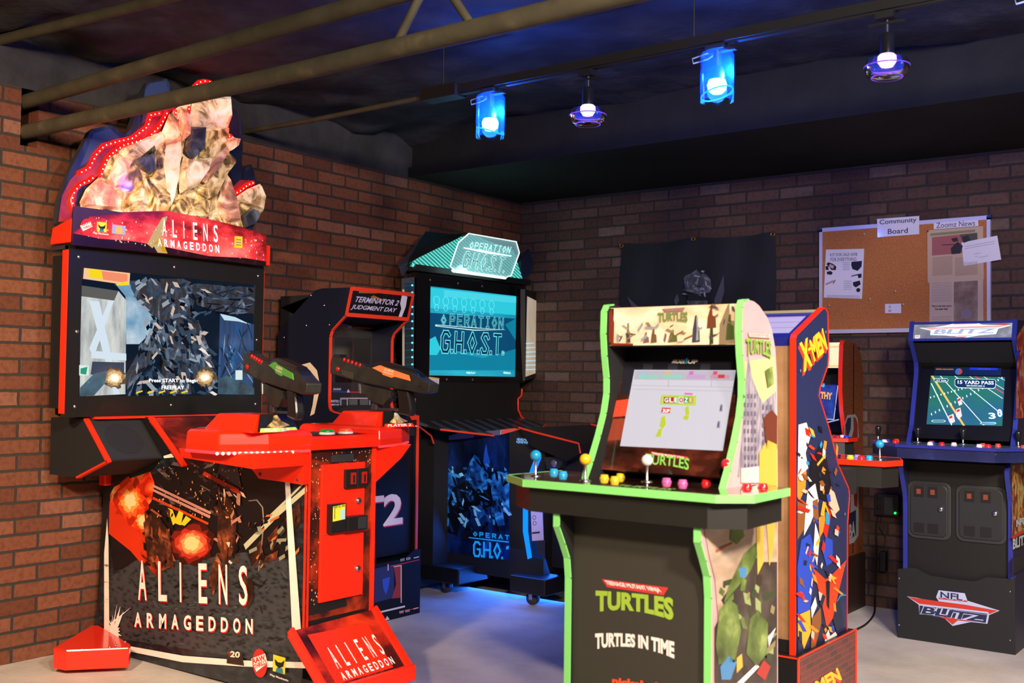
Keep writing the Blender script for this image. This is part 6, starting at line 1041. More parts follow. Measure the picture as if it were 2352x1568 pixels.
b = MB(); b.box((NX0-.01, -.325, 0), (NX1+.01, -.01, .298), M('riser_brown', '#2a1a14', .5)); b.build('riser', nb)
# ================================================================ blue-edged football cabinet at the right
bz_ = thing('arcade_cabinet', (3.077, -.4, 0), 'black cabinet with blue edges, bright white-blue marquee and a football field on screen', 'arcade machine')
QX0, QX1 = 2.83, 3.325; qf = [(-.535, 1.545), (-.562, 1.465), (-.56, 1.45), (-.475, 1.345), (-.468, 1.32), (-.472, 1.28), (-.55, 1.03), (-.60, .95), (-.715, .84), (-.71, .81), (-.655, .70), (-.648, .66), (-.648, .33)]; qb = [(-.03, .33), (-.03, 1.50), (-.06, 1.545)]
for x, k in ((QX0, 0), (QX1-.018, 1)):
    b = MB(); b.prism([(x, y, z) for y, z in qf+qb], (.018, 0, 0), M('blitz_side', '#1c1f38', .4), BLT); o = b.build('side_panel', bz_)
    edge(o, [(x+.009, y, z) for y, z in qf], (1, 0, 0), .021, .006, BLT)
b = MB(); Q3 = lambda *px, d=1: pp((0, QX1), *px, off=.0006*d)
b.poly(Q3((2336, 830), (2352, 780), (2352, 960), (2333, 960)), MN('helmet_art', ((.3, '#2a1008'), (.5, '#a8361a'), (.65, '#d8a86a'), (.8, '#e8dcc0')), scale=12, rough=.4, dist=1)); b.poly(Q3((2334, 775), (2352, 745), (2352, 800), (2336, 806)), MN('helmet_art', (), 1)); b.poly(Q3((2324, 1070), (2352, 1065), (2352, 1220), (2324, 1235)), MN('player_art', ((.3, '#1c100a'), (.48, '#8a3a1c'), (.58, '#b8a04a'), (.68, '#5a90a0'), (.8, '#e8e0d0')), scale=14, rough=.4, dist=1))
b.poly(Q3((2324, 1232), (2362, 1218), (2362, 1254), (2326, 1266)), M('art_sign_black', '#14161c', .4)); q = Q3((2326, 1262), (2360, 1247), (2326, 1238), d=4); text(b, 'BLITZ', q[0], q[1], q[2], M('sign_pale', '#b8c4d0', .4), .0003, .04); q = Q3((2334, 1210), (2354, 1202), (2334, 1194), d=4); text(b, 'NFL', q[0], q[1], q[2], M('sign_pale', '#b8c4d0', .4), .0003, .05); b.poly(Q3((2322, 1232), (2363, 1209), (2363, 1218), (2326, 1238), d=5), M('sign_red', '#b8382a', .4)); b.poly(Q3((2322, 1282), (2363, 1270), (2363, 1311), (2322, 1325)), M('art_strip', '#24242a', .5)); b.build('side_art', o)
b = MB(); b.box((QX0+.018, -.62, .30), (QX1-.018, -.05, .86), BLK); b.box((QX0+.018, -.40, .86), (QX1-.018, -.05, 1.50), BLKM); b.prism([(QX0+.018, y, z) for y, z in ((-.40, 1.31), (-.46, 1.345), (-.54, 1.44), (-.40, 1.44))], (QX1-QX0-.036, 0, 0), BLKM); b.build('body', bz_)
g0, g1 = Vector((QX0+.018, -.558, 1.452)), Vector((QX1-.018, -.558, 1.452)); gv = Vector((0, .025, .086)); gn = Vector((0, -.96, .28)).normalized()
b = MB(); b.prism([g0, g1, g1+gv, g0+gv], Vector((0, .10, 0)), BLK); mqb = b.build('marquee', bz_)
b = MB(); U = g1-g0; L5 = lambda u, v, d=1: g0+U*u+gv*v+gn*(.0006*d)
b.strip([L5(0, .02), L5(1, .02)], gv, .012, .008, BLT); b.strip([L5(0, .98), L5(1, .98)], gv, .012, .008, BLT); b.build('marquee_rail', mqb)
b = MB(); b.poly([L5(0, .08), L5(1, .08), L5(1, .92), L5(0, .92)], MN('storm_marquee', ((.3, '#5a5458'), (.5, '#8a8a90'), (.65, '#c8ccd4'), (.8, '#d89a8a')), scale=5, rough=.3, emit=1.0)); WW = lambda n, c, e: M(n, c, .3, emit=e, ecol=c)
LB, PK = WW('blitz_glow', '#a8e8ff', 2.4), WW('blitz_pink', '#ffb4a4', .9)
b.poly([L5(.06, .72, 2), L5(.22, .74, 2), L5(.36, .86, 2), L5(.40, .92, 2), L5(.66, .92, 2), L5(.70, .84, 2), L5(.80, .80, 2), L5(.99, .78, 2), L5(.86, .60, 2), L5(.84, .30, 2), L5(.68, .24, 2), L5(.52, .10, 2), L5(.42, .22, 2), L5(.34, .26, 2), L5(.18, .30, 2), L5(.18, .56, 2)], LB)
b.poly([L5(.09, .72, 3), L5(.96, .79, 3), L5(.90, .70, 3), L5(.87, .66, 3), L5(.17, .60, 3)], PK); b.poly([L5(.40, .86, 3), L5(.65, .88, 3), L5(.65, .93, 3), L5(.42, .92, 3)], PK); b.poly([L5(.36, .24, 3), L5(.66, .26, 3), L5(.58, .20, 3), L5(.40, .20, 3)], PK); b.poly([L5(.45, .18, 3), L5(.58, .18, 3), L5(.52, .09, 3)], WW('blitz_red', '#e85040', .8)); b.poly([L5(.80, .88, 3), L5(.98, .9, 3), L5(.92, .80, 3), L5(.86, .84, 3)], WW('blitz_red', '#e85040', .8))
it = lambda a, c: (a+.05*c, c)
text(b, 'BLITZ', L5(.20, .31, 4), L5(.83, .31, 4), L5(.20, .64, 4), WW('blitz_white', '#ffffff', 2.2), .0003, .09, it); text(b, 'BLITZ', L5(.205, .33, 5), L5(.825, .33, 5), L5(.205, .62, 5), WW('blitz_face', '#b8c0e4', .9), .0003, .045, it)
b.poly([L5(.02, .12, 4), L5(.045, .08, 4), L5(.075, .12, 4), L5(.075, .30, 4), L5(.02, .30, 4)], WW('shield_white', '#f4f0f0', .9)); text(b, 'NFL', L5(.026, .16, 5), L5(.07, .16, 5), L5(.026, .26, 5), WW('shield_pink', '#e8b0a8', .8), .0002, .04); b.build('marquee_art', mqb)
so3, sn3 = Vector((3.07, -.49, 1.16)), Vector((0, -.955, .30)).normalized(); B5 = lambda *px, d=1: [onp(x, y, so3+sn3*.0006*d, sn3) for x, y in px]
b = MB(); tu = Vector((0, .30, .955)).normalized(); hx = Vector(((QX1-QX0)/2-.019, 0, 0)); b.prism([so3-hx-tu*.20, so3+hx-tu*.20, so3+hx+tu*.16, so3-hx+tu*.16], -sn3*.012, M('bezel_black_satin', '#060607', .5, spec=.15)); bzl = b.build('screen_bezel', bz_)
EB = .85; FL = lambda n, c, e=EB: M(n, c, .1, emit=e, ecol=c)
b = MB(); b.poly(B5((2138, 862), (2308, 866), (2302, 978), (2128, 974)), MN('field_green', ((.3, '#0a6a5a'), (.5, '#0e8070'), (.62, '#0a6a94'), (.8, '#0f78b8')), scale=2.2, detail=3, rough=.3, emit=EB, spec=.1))
WL = FL('field_white', '#e8fffa', 1.1); FS = bzl
def ln(x0, y0, x1, y1, w, m, d=2): b.poly(B5((x0-w, y0), (x0+w, y0), (x1+w, y1), (x1-w, y1), d=d), m)
ln(2139, 880, 2186, 976, 1.2, WL); ln(2160, 863, 2260, 976, 1.2, WL); ln(2193, 863, 2302, 952, 1.3, WL); ln(2227, 864, 2303, 915, 1.3, WL); ln(2260, 865, 2306, 894, 1.2, WL); ln(2293, 866, 2308, 873, 1, WL)
ln(2141, 863, 2214, 977, 2.6, FL('field_gold', '#ffc860', 1)); ln(2240, 864, 2305, 903, 2, FL('field_red', '#e84848', 1))
for i in range(12): x, y = 2136+i*8, 911-i*2.2; b.poly(B5((x, y), (x+2, y-1), (x+3, y+3), (x+1, y+4), d=3), WL)
for i in range(19): x, y = 2138+i*9, 949-i*4.6; b.poly(B5((x, y), (x+2, y-1), (x+3.4, y+4), (x+1.4, y+5), d=3), WL)
for q in (((2196, 940), (2206, 936), (2210, 955), (2202, 964), (2196, 955)), ((2179, 955), (2190, 950), (2194, 968), (2184, 974), (2179, 966)), ((2198, 915), (2206, 911), (2211, 928), (2203, 932))): b.poly(B5(*q, d=5), FL('player_white', '#f4e4e4', 1)); x, y = q[0]; b.poly(B5((x+1, y+2), (x+8, y-1), (x+9, y+4), (x+2, y+7), d=6), FL('player_red', '#d84050', .9))
BX = FL('banner_navy', '#1c3a6a', .8); b.poly(B5((2193, 872), (2196, 869), (2284, 871), (2288, 875), (2287, 889), (2283, 893), (2200, 891), (2193, 885), d=6), WL); b.poly(B5((2194, 872.5), (2197, 870), (2284, 872), (2287, 875.5), (2286, 888.5), (2282, 891.5), (2201, 889.5), (2194, 884.5), d=7), BX)
q = B5((2200, 881.5), (2283, 883.5), (2200, 873.5), d=8); text(b, '15 YARD PASS', q[0], q[1], q[2], WL, .0003, .03); q = B5((2220, 887.5), (2262, 888.7), (2220, 884), d=8); text(b, '2ND DOWN AND 15', q[0], q[1], q[2], WL, .0003, .03)
b.poly(B5((2147, 869), (2176, 869), (2179, 873), (2176, 878), (2148, 877), (2145, 873), d=6), WL); b.poly(B5((2148, 870), (2176, 870), (2178, 873), (2175, 877), (2148, 876), (2146, 873), d=7), BX); q = B5((2150, 875.5), (2174, 876), (2150, 871.5), d=8); text(b, '1ST 0:56', q[0], q[1], q[2], WL, .0003, .02)
q = B5((2272, 962), (2288, 962), (2270, 948), d=5); text(b, '3', q[0], q[1], q[2], WL, .0003, .03); q = B5((2292, 958), (2303, 957), (2290, 940), d=5); text(b, '0', q[0], q[1], q[2], WL, .0003, .03)
for x0, x1, y in ((2139, 2173, 967), (2251, 2289, 972)): b.poly(B5((x0, y), (x0+4, y-2.5), (x1-4, y-2.5), (x1, y), (x1-4, y+2.5), (x0+4, y+2.5), d=6), WL); b.poly(B5((x0+2, y), (x0+5, y-1.6), (x1-5, y-1.6), (x1-2, y), (x1-5, y+1.6), (x0+5, y+1.6), d=7), FL('field_teal', '#0a7a84'))
b.build('screen', bzl)
b = MB(); b.poly(B5((2147, 842), (2300, 845), (2299, 862), (2145, 860)), M('instruction_navy', '#101c24', .25)); p = B5((2202, 853), d=3)[0]; rr = tu*.017; rx = Vector((.017, 0, 0))
for s, m in ((1, M('disc_orange', '#b84a24', .4)), (-1, M('disc_blue', '#2a78c0', .4))): b.poly([p]+[p+rx*(s*math.cos(a))+rr*math.sin(a) for a in [-math.pi/2+math.pi*i/10 for i in range(11)]], m)
b.poly(B5((2228, 843.5), (2292, 845), (2292, 850), (2226, 849), d=2), M('instruction_blue', '#1c2cb8', .3, emit=.25)); q = B5((2150, 849), (2190, 849.5), (2150, 846), d=3); text(b, 'PASSING AND RUSHING', q[0], q[1], q[2], M('print_gold', '#8a7a30', .4), .0002, .01); q = B5((2246, 848.5), (2275, 849), (2246, 846), d=4); text(b, 'SPECIAL MOVES', q[0], q[1], q[2], M('instruction_pale', '#6a7ae0', .4), .0002, .01); b.build('instruction_strip', bzl)
QD = [(2.64, -.56), (2.67, -.62), (2.855, -.85), (3.30, -.85), (3.485, -.62), (3.515, -.56)]
b = MB(); b.prism([(x, y, .885) for x, y in scale_loop(QD, .975)], (0, 0, .057), MN('storm_blue_print', ((.3, '#141838'), (.55, '#20264e'), (.75, '#323f74')), scale=5, rough=.35)); b.prism([(x, y, .942) for x, y in QD], (0, 0, .008), M('deck_slate', '#5f6a78', .3)); qd = b.build('control_deck', bz_)
b = MB(); b.strip([(x, y, .943) for x, y in QD[1:5]], (0, 0, 1), .014, .004, BLT); b.build('edge_trim', qd)
b = MB(); b.poly([(x, y, .9505) for x, y in scale_loop(QD, .985)], MN('deck_field_print', ((.3, '#2c3a54'), (.5, '#4a5a72'), (.7, '#74808c')), scale=7, rough=.25, coat=.3)); ZD = .9512
for x in (2.95, 3.02, 3.10, 3.2): b.poly([(x, -.84, ZD), (x+.006, -.84, ZD), (x+.05, -.62, ZD), (x+.044, -.62, ZD)], M('deck_line', '#9aa4ac', .4))
b.build('deck_art', qd)
b = MB(); BLI = M('lightning', '#4a7ae0', .4)
FY = -.8442
for P in ([(2.9, .935), (2.95, .92), (2.98, .925), (3.0, .90), (3.03, .893)], [(3.0, .935), (3.01, .91), (3.04, .90)], [(3.2, .89), (3.24, .915), (3.28, .91), (3.30, .925)], [(3.17, .93), (3.16, .905), (3.14, .895)]): b.tube([(x, FY, z) for x, z in P], .0012, BLI, 4)
q0 = Vector((3.055, FY-.0008, .905)); text(b, 'BLITZ', q0, q0+Vector((.07, 0, 0)), q0+Vector((0, 0, .014)), M('deck_logo', '#7a86b8', .4), .0003, .05, it); text(b, 'NFL', q0+Vector((.02, 0, .018)), q0+Vector((.05, 0, .018)), q0+Vector((.02, 0, .028)), M('deck_logo', '#7a86b8', .4), .0003, .04); b.build('lightning_print', qd)
bat = M('bat_black', '#18191b', .3)
for x, y in ((2017, 999), (2108, 1003), (2212, 1006), (2339, 1006)): p = on(x, y, 2, .951); p.y = max(min(p.y, -.60), -.80); p = on(x, y, 1, p.y); stick_bat(qd, p.x, max(-.80, min(-.60, p.y)), .9505, bat)
for n, c, lst in (('o', '#d84a2c', ((2059, 985), (2139, 992), (2292, 991), (2257, 994), (2351, 996))), ('r', '#b8301e', ((2056, 996), (2163, 1003), (2270, 1004))), ('b3', '#2838a0', ((2038, 994), (2142, 1002), (2249, 1003))), ('w', '#d8d0dc', ((2031, 1000), (2136, 1008), (2191, 1000), (2249, 1010)))):
    for x, y in lst: p = on(x, y, 1, -.62-(y-985)*.0068); btn(qd, p.x, p.y, .9505, M('button_'+n, c, .25), .0115)
b = MB(); D3 = lambda *px, d=1: pp((1, -.62), *px, off=-.0006*d)
def rrect(x0, y0, x1, y1, r=.035): return [Vector((x, -.62, z)) for cx, cz, a0 in ((x1-r, y1-r, 0), (x0+r, y1-r, 90), (x0+r, y0+r, 180), (x1-r, y0+r, 270)) for x, z in [(cx+r*math.cos(math.radians(a0+i*22.5)), cz+r*math.sin(math.radians(a0+i*22.5))) for i in range(5)]]
for (ax, az), (bx, bz2) in (((2085, 1102), (2185, 1242)), ((2196, 1112), (2314, 1252))):
    p0, p1 = D3((ax, az), (bx, bz2)); x0, x1, z0, z1 = p0.x, p1.x, p1.z, p0.z
    d1 = MB(); d1.prism(rrect(x0, z0, x1, z1), (0, -.008, 0), DGREY); d1.prism([v+Vector((0, -.008, 0)) for v in rrect(x0+.015, z0+.015, x1-.015, z1-.015, .028)], (0, -.006, 0), M('door_black', '#1e2022', .5)); dd = d1.build('coin_door', bz_, bevel=.003)
    w_ = x1-x0
    for u in (.28, .60): d2 = MB(); xx = x0+w_*u; d2.box((xx-.022, -.637, z1-.075), (xx+.022, -.634, z1-.025), BLK); d2.box((xx-.010, -.640, z1-.062), (xx+.010, -.637, z1-.038), M('coin_slot_dim', '#7a3a30', .4, emit=.1)); d2.build('coin_slot', dd)
    for u in (.28, .60): d2 = MB(); xx = x0+w_*u; d2.box((xx-.024, -.636, z0+.03), (xx+.024, -.634, z0+.075), BLK); d2.build('coin_return', dd)
    d2 = MB(); d2.lathe((x0+w_*.78, -.634, (z0+z1)/2+.01), [(.013, 0), (.013, .005), (.008, .009), (0, .009)], STEEL, 16, (0, -1, 0)); d2.build('lock', dd)
# riser with the wavy top
RY = -.652; b = MB(); top_ = pp((1, RY), (2062, 1307), (2092, 1303), (2106, 1305), (2118, 1313), (2135, 1321), (2190, 1330), (2237, 1335), (2252, 1331), (2266, 1325), (2322, 1329)); zl = [p.z for p in top_]
b.prism([Vector((2.803, RY, 0)), Vector((3.335, RY, 0))]+[Vector((3.335 if i == 9 else 2.803 if i == 0 else p.x, RY, p.z)) for i, p in reversed(list(enumerate(top_)))], (0, .014, 0), M('riser_charcoal', '#15171a', .5)); b.box((2.803, RY+.014, 0), (2.817, -.04, .33), M('riser_navy', '#1a1e38', .5)); b.box((3.321, RY+.014, 0), (3.335, -.04, .36), M('riser_navy', '#1a1e38', .5)); rq = b.build('riser', bz_)
b = MB(); W5 = lambda *px, d=1: pp((1, RY), *px, off=-.0006*d); OL = M('blitz_outline', '#aeb8d8', .45); RD3 = M('blitz_logo_red', '#b83426', .45); NV5 = M('blitz_logo_navy', '#20264a', .45)
b.poly(W5((2083, 1369), (2104, 1372), (2158, 1383), (2150, 1371), (2156, 1355), (2216, 1362), (2222, 1379), (2296, 1402), (2272, 1412), (2268, 1432), (2230, 1428), (2188, 1437), (2170, 1420), (2148, 1412), (2112, 1410), (2110, 1388)), OL); b.poly(W5((2085, 1370), (2160, 1381), (2215, 1388), (2292, 1402), (2272, 1410), (2270, 1405), (2112, 1386), d=2), RD3); b.poly(W5((2112, 1390), (2268, 1409), (2264, 1430), (2150, 1418), (2112, 1408), d=2), NV5); b.poly(W5((2150, 1413), (2230, 1422), (2226, 1427), (2200, 1424), (2188, 1434), (2174, 1422), d=3), RD3); b.poly(W5((2156, 1375), (2222, 1382), (2222, 1379), (2156, 1371), d=3), RD3)
q = W5((2114, 1409), (2262, 1430), (2114, 1390), d=4); text(b, 'BLITZ', q[0], q[1], q[2], OL, .0003, .10, it); q = W5((2116, 1408.5), (2260, 1429), (2116, 1391), d=5); text(b, 'BLITZ', q[0], q[1], q[2], NV5, .0003, .03, it); q = W5((2158, 1373), (2213, 1380), (2158, 1357), d=4); text(b, 'NFL', q[0], q[1], q[2], OL, .0003, .08); q = W5((2160, 1372), (2211, 1379), (2160, 1358), d=5); text(b, 'NFL', q[0], q[1], q[2], NV5, .0003, .02); b.build('riser_logo', rq)
for x, y in ((2063, 1328), (2063, 1435), (2318, 1358), (2318, 1470)): d1 = MB(); p = W5((x+2, y))[0]; d1.lathe(p, [(.004, 0), (.003, .002), (0, .002)], STEEL, 8, (0, -1, 0)); d1.build('screw', rq)
# ================================================================ black banner, notice board, papers, outlet
bn_ = thing('wall_banner', (1.36, 0, 1.9), 'black cloth banner printed with a grey helmet, pinned on the right brick wall', 'banner')
b = MB(); nx, nz = 40, 30; x0, x1, z0, z1 = .828, 1.896, 1.30, 2.128; vs = []
for j_ in range(nz+1):
    for i in range(nx+1):
        u, v = i/nx, j_/nz; sag = -.02*math.sin(math.pi*u*2)**2*v
        fold = .010*math.sin(u*9+v*7)*(1-.5*v)+.006*math.sin(u*23-v*5)+.012*noise.noise(Vector((u*4, v*4, 2)))
        vs.append((x0+(x1-x0)*u, -.022+fold*.8, z0+(z1-z0)*v+sag))
b.add(vs, [(j_*(nx+1)+i, j_*(nx+1)+i+1, (j_+1)*(nx+1)+i+1, (j_+1)*(nx+1)+i) for j_ in range(nz) for i in range(nx)], M('banner_black', '#15161a', .75), True); cl = b.build('cloth', bn_)
b = MB(); H3 = lambda *px, d=1: pp((1, -.040), *px, off=-.0008*d); HG = MN('helmet_print', ((.3, '#26272c'), (.5, '#4c4d55'), (.7, '#7a7c86')), scale=22, rough=.7)
for q in (((1574, 668), (1571, 645), (1578, 632), (1592, 624), (1600, 619), (1606, 626), (1622, 630), (1632, 642), (1634, 662), (1630, 672), (1602, 676)), ((1570, 640), (1576, 630), (1580, 642), (1574, 652))): b.poly(H3(*q), HG)
b.poly(H3((1576, 674), (1630, 676), (1626, 690), (1582, 690), d=2), M('goggle_print', '#0d0d10', .5)); b.poly(H3((1590, 640), (1604, 632), (1618, 642), (1614, 660), (1596, 658), d=2), M('helmet_print2', '#3a3b44', .7)); b.poly(H3((1578, 690), (1626, 690), (1618, 740), (1588, 740)), HG)
slivers(b, H3, (1572, 622, 1634, 676), 46, [M('hp%d' % i, h, .7) for i, h in enumerate(('#1c1d22', '#33343c', '#55565f', '#7c7e88', '#9a9ca6'))], (4, 16), (1.5, 4), None, 1, 77, lambda x, y: abs(x-1602) < 30-(660-y)*.25)
for q in (((1640, 690), (1655, 650), (1662, 630), (1664, 668), (1650, 720)), ((1440, 680), (1462, 700), (1490, 720), (1460, 725)), ((1548, 690), (1556, 674), (1560, 690), (1552, 705))): b.poly(H3(*q), M('smoke_print', '#4a4b55', .8))
b.build('helmet_print', cl)
BR = M('brass', '#c89a50', .3, 1)
for x, z in ((.842, 2.112), (1.36, 2.12), (1.882, 2.112)): d1 = MB(); d1.tube([(x+.012*math.cos(a), -.036, z+.012*math.sin(a)) for a in [2*math.pi*i/16 for i in range(17)]], .004, BR, 6, False); d1.build('grommet', bn_)
cb_ = thing('cork_board', (2.63, 0, 1.82), 'cork notice board with white aluminium frame on the right brick wall', 'notice board')
K0, K1, Z0, Z1 = 2.165, 3.083, 1.523, 2.123
b = MB(); b.box((K0, -.018, Z0), (K1, -.002, Z1), MN('cork', ((.3, '#a86432'), (.5, '#b87038'), (.7, '#c98448')), scale=120, detail=5, rough=.85)); b.build('cork_panel', cb_)
FRM = M('frame_white', '#d8d4da', .35, .2)
for a, c in (((K0-.004, Z0-.004), (K1+.004, Z0+.018)), ((K0-.004, Z1-.018), (K1+.004, Z1+.004)), ((K0-.004, Z0), (K0+.014, Z1)), ((K1-.014, Z0), (K1+.004, Z1))): b = MB(); b.box((a[0], -.024, a[1]), (c[0], -.001, c[1]), FRM); b.build('frame_rail', cb_)
for x in (K0, K1):
    for z in (Z0, Z1): b = MB(); b.box((x-.009, -.0255, z-.009), (x+.009, -.0005, z+.009), M('corner_navy', '#20306a', .4)); b.build('corner_cap', cb_)
WP_ = lambda *px, d=1: pp((1, -.0215-.0006*d), *px)
PAPER = M('paper_white', '#e9e4ee', .6); NEWS = M('newsprint', '#c9ac90', .7)
def paper(name, label, cat, px, m, deep=0, grp=None):
    bb_ = MB(); P = [p+Vector((0, -.001*deep, 0)) for p in WP_(*px)]; bb_.prism(P, (0, -.0006, 0), m); return tag(bb_.build(name, org=sum(P, Vector())/len(P)), label, cat, grp), deep
def onto(o, deep): return lambda *px, d=1: [p+Vector((0, -.001*deep-.0008, 0)) for p in WP_(*px, d=d)]
o, dp = paper('flyer', 'white flyer reading KIT FOR SALE with small black product pictures', 'flyer', ((1897, 573), (1985, 571), (1980, 686), (1892, 683)), PAPER); W6 = onto(o, dp); b = MB()
for s, a in (('KIT FOR SALE 600$', ((1907, 590), (1969, 588), (1907, 582))), ('FOR EVERYTHING', ((1908, 600), (1967, 599), (1908, 592)))): q = W6(*a); text(b, s, q[0], q[1], q[2], INK, .0002, .0)
for q in (((1898, 606), (1903, 602), (1914, 606), (1921, 612), (1920, 620), (1910, 620)), ((1896, 612), (1902, 610), (1904, 620), (1897, 620)), ((1899, 624), (1908, 622), (1913, 626), (1910, 631), (1900, 630)), ((1956, 601), (1980, 599), (1979, 612), (1970, 622), (1958, 618), (1955, 608)), ((1955, 633), (1972, 629), (1979, 628), (1979, 637), (1972, 639), (1970, 632), (1956, 635)), ((1959, 648), (1975, 644), (1977, 653), (1966, 660), (1960, 656))): b.poly(W6(*q), INK)
b.poly(W6((1906, 606), (1916, 610), (1914, 617), (1904, 613), d=2), M('flyer_pink', '#d8a890', .5)); b.poly(W6((1896, 651), (1914, 643), (1916, 647), (1897, 655)), M('flyer_rose', '#c88a9a', .5)); b.poly(W6((1913, 651), (1918, 642), (1919.5, 643), (1914.5, 652)), INK); b.disc(W6((1971.5, 666))[0], .012, (0, -1, 0), INK, 12)
for i in range(5): b.poly(W6((1936, 603+i*4), (1952, 602.5+i*4), (1952, 603.3+i*4), (1936, 603.8+i*4)), GREY); b.poly(W6((1938, 645+i*4.6), (1956, 645+i*4.6), (1956, 645.8+i*4.6), (1938, 645.8+i*4.6)), GREY)
for y in (678, 681): b.poly(W6((1900, y), (1974, y+1.4), (1974, y+2), (1900, y+.8)), GREY)
b.build('print', o)
o, dp = paper('paper_sign', 'laminated white sign reading Community Board at the top edge of the cork board', 'sign', ((2015, 503), (2112, 496), (2112, 538), (2016, 545)), M('laminated_paper', '#e9e6f2', .08, coat=.8), 5); W6 = onto(o, dp); b = MB(); TB = M('sign_ink', '#33364a', .4)
for s, a in (('Community', ((2021, 519), (2106, 513), (2021, 505))), ('Board', ((2040, 538), (2086, 535), (2040, 526)))): q = W6(*a); text(b, s, q[0], q[1], q[2], TB, .0002, .012)
b.build('print', o)
o, dp = paper('paper_sign', 'white strip reading Zoomz News above the newspaper page', 'sign', ((2145, 512), (2247, 505), (2248, 519), (2145, 527)), PAPER, 4); W6 = onto(o, dp); b = MB(); q = W6((2151, 524), (2240, 518), (2151, 512)); text(b, 'Zoomz News', q[0], q[1], q[2], TB, .0002, .0); b.build('print', o)
o, dp = paper('newspaper_clipping', 'upper newspaper page with a picture of a masked player, under the Zoomz News strip', 'newspaper', ((2130, 529), (2258, 519), (2260, 641), (2131, 649)), NEWS, 2); W6 = onto(o, dp); b = MB()
b.poly(W6((2137, 536), (2240, 527), (2240, 533), (2137, 542)), M('news_olive', '#8a8a60', .7)); b.poly(W6((2141, 545), (2245, 534), (2246, 578), (2141, 587)), M('news_rose', '#a8605c', .7)); b.poly(W6((2205, 539), (2245, 535), (2246, 560), (2216, 568), d=2), M('news_green', '#4e5040', .7)); 
for q in (((2185, 548), (2198, 545), (2202, 553), (2190, 556)), ((2184, 570), (2200, 555), (2212, 565), (2206, 582), (2186, 584)), ((2210, 545), (2224, 540), (2230, 552), (2214, 558))): b.poly(W6(*q, d=3), M('news_dark', '#2e2628', .7))
b.poly(W6((2164, 562), (2200, 560), (2200, 561.5), (2164, 563.5), d=4), INK)
for i in range(16):
    for x0, x1 in ((2142, 2188), (2194, 2246)): y = 592+i*2.7; b.poly(W6((x0, y), (x1, y-4), (x1, y-3.2), (x0, y+.8)), M('news_ink', '#8a7060', .7))
b.build('print', o)
o, dp = paper('newspaper_clipping', 'lower newspaper page with a ball picture, on the right half of the cork board', 'newspaper', ((2135, 645), (2258, 636), (2259, 745), (2135, 750)), M('newsprint_pale', '#c8b09c', .7), 1); W6 = onto(o, dp); b = MB()
b.poly(W6((2191, 647), (2246, 644), (2246, 740), (2191, 742)), MN('news_photo', ((.3, '#4a3a30'), (.5, '#8a7060'), (.7, '#b09a88')), scale=8, rough=.7)); p = W6((2220, 720), d=2)[0]; b.disc(p, .028, (0, -1, 0), M('news_mauve', '#8a7888', .7), 18)
for y0 in (650, 728):
    for i in range(10 if y0 < 700 else 4): y = y0+i*4.6; b.poly(W6((2140, y), (2186, y-1), (2186, y-.2), (2140, y+.8)), M('news_ink', '#8a7060', .7))
for s, a in (('This is the best party', ((2140, 706), (2186, 705), (2140, 701))), ("I've ever had.", ((2148, 712), (2178, 711.4), (2148, 707)))): q = W6(*a); text(b, s, q[0], q[1], q[2], INK, .0002, .03)
b.build('print', o)
o, dp = paper('note_card', 'tilted white handwritten note overlapping the right frame of the cork board', 'note', ((2209, 557), (2291, 541), (2300, 596), (2214, 611)), PAPER, 3); W6 = onto(o, dp); b = MB()
for x0, x1, y in ((2216, 2286, 566), (2216, 2284, 571), (2238, 2252, 583), (2240, 2246, 589), (2248, 2270, 591)): b.poly(W6((x0, y), (x1, y-(x1-x0)*.18), (x1, y-(x1-x0)*.18+.7), (x0, y+.7)), GREY)
b.build('handwriting', o)
o, dp = paper('business_card', 'small blank-looking white card pinned in the lower middle of the cork board', 'card', ((2033, 698), (2070, 697), (2070, 719), (2033, 719)), PAPER, 1); W6 = onto(o, dp); b = MB(); q = W6((2041, 708), (2047, 708), (2041, 700)); text(b, 'A', q[0], q[1], q[2], GREY, .0002); b.poly(W6((2041, 711), (2047, 711), (2047, 716), (2041, 716)), M('card_grey', '#a8a4b0', .6)); b.build('print', o)
pinm = M('pin_white', '#e8e4e8', .3)
for x, y, lab in ((1987, 538, 'white push pin near the top left of the bare cork'), (2058, 669, 'white push pin above the small white card'), (2000, 687, 'white push pin right of the flyer'), (1907, 702, 'white push pin below the flyer'), (2077, 699, 'white push pin just right of the small white card'), (2133, 531, 'red push pin in the corner of the upper newspaper page')):
    p = on(x, y, 1, -.019); b = MB(); b.lathe(p, [(.0012, 0), (.0012, .006), (.004, .007), (.003, .012), (.005, .015), (0, .016)], M('pin_red', '#d83a2a', .3) if 'red' in lab else pinm, 10, (0, -1, 0)); tag(b.build('push_pin', org=p), lab, 'push pin', 'push pins on the cork board')
ob = thing('outlet_box', (2.55, 0, .56), 'black electrical box with a green light on the wall beside the blue-edged cabinet', 'electrical box')
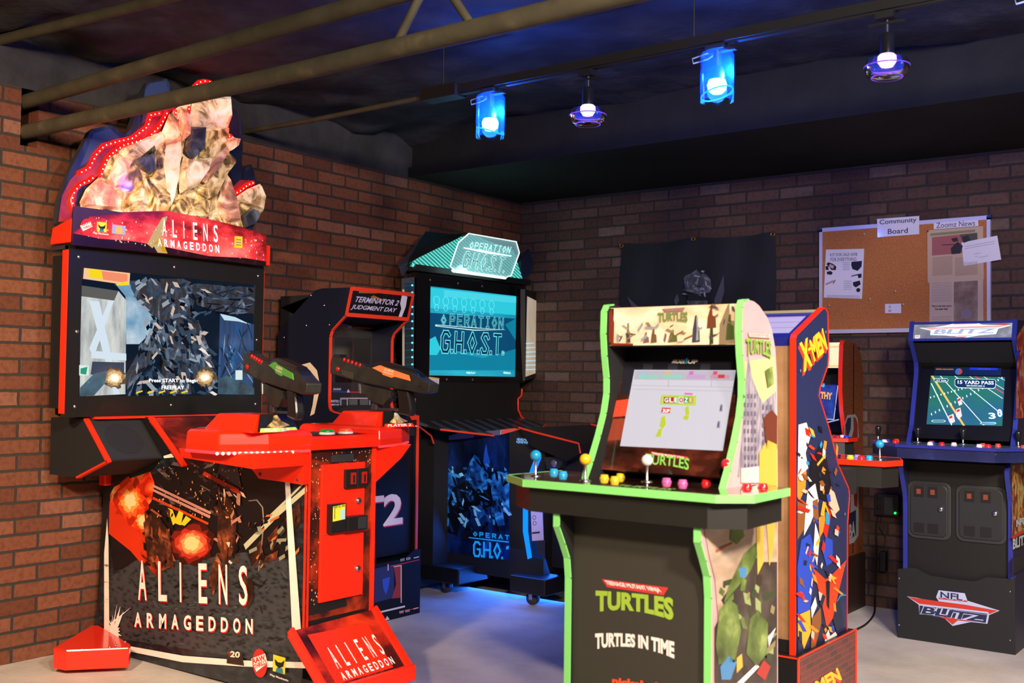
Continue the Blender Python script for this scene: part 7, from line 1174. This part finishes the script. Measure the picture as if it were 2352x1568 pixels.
b = MB(); p0, p1 = on(2010, 1132, 1, -.03), on(2066, 1186, 1, -.03); b.box((p0.x, -.045, p1.z), (p1.x, -.001, p0.z), BLK); b.build('housing', ob, bevel=.004)
b = MB(); a, c = on(2032, 1140, 1, -.046), on(2052, 1182, 1, -.046); b.box((a.x, -.052, c.z), (c.x, -.045, a.z), M('adapter_green_grey', '#2c3430', .5)); b.build('adapter', ob)
b = MB(); p = on(2056, 1178, 1, -.05); b.ball(p, .006, M('green_led', '#40ff60', .3, emit=6, ecol='#20ff50'), 10); b.build('green_led', ob)
for i, (x, y) in enumerate(((2018, 1142), (2018, 1165))): b = MB(); p = on(x, y, 1, -.046); b.lathe(p, [(.013, 0), (.013, .004), (.010, .006)], DGREY, 16, (0, -1, 0)); b.build('socket', ob)
b = MB(); q = [on(2016, 1187, 1, -.03), on(2012, 1215, 1, -.03), on(2013, 1255, 1, -.03), on(2012, 1320, 1, -.04), on(2010, 1370, 1, -.06)]; q += [on(2008, 1408, 2, .006), on(1990, 1432, 2, .006), on(1965, 1446, 2, .006), on(1930, 1462, 2, .006)]
cr = []
for a, c, d, e in zip([q[0]]+q[:-2], q[:-1], q[1:], q[2:]+[q[-1]]):
    for t in (0, .25, .5, .75): cr.append(.5*((2*c)+(d-a)*t+(2*a-5*c+4*d-e)*t*t+(3*c-a-3*d+e)*t**3))
b.tube(cr+[q[-1]], .005, M('cable_black', '#151517', .5), 8); tag(b.build('power_cable', org=q[5]), 'black power cable hanging from the outlet box and trailing across the floor', 'cable')
b = MB(); a, c = on(2022, 1265, 1, -.03), on(2036, 1312, 1, -.03); b.box((a.x, -.05, c.z), (c.x, -.001, a.z), BLK); pa = thing('power_adapter', (a.x, -.02, c.z), 'black power brick hanging on its cord below the outlet box', 'power adapter'); b.build('brick', pa, bevel=.005)
b = MB(); b.tube([on(2024, 1186, 1, -.02), on(2020, 1210, 1, -.02), on(2034, 1235, 1, -.02), on(2030, 1266, 1, -.025)], .003, M('cable_black', '#151517', .5), 6); b.build('cord', pa)
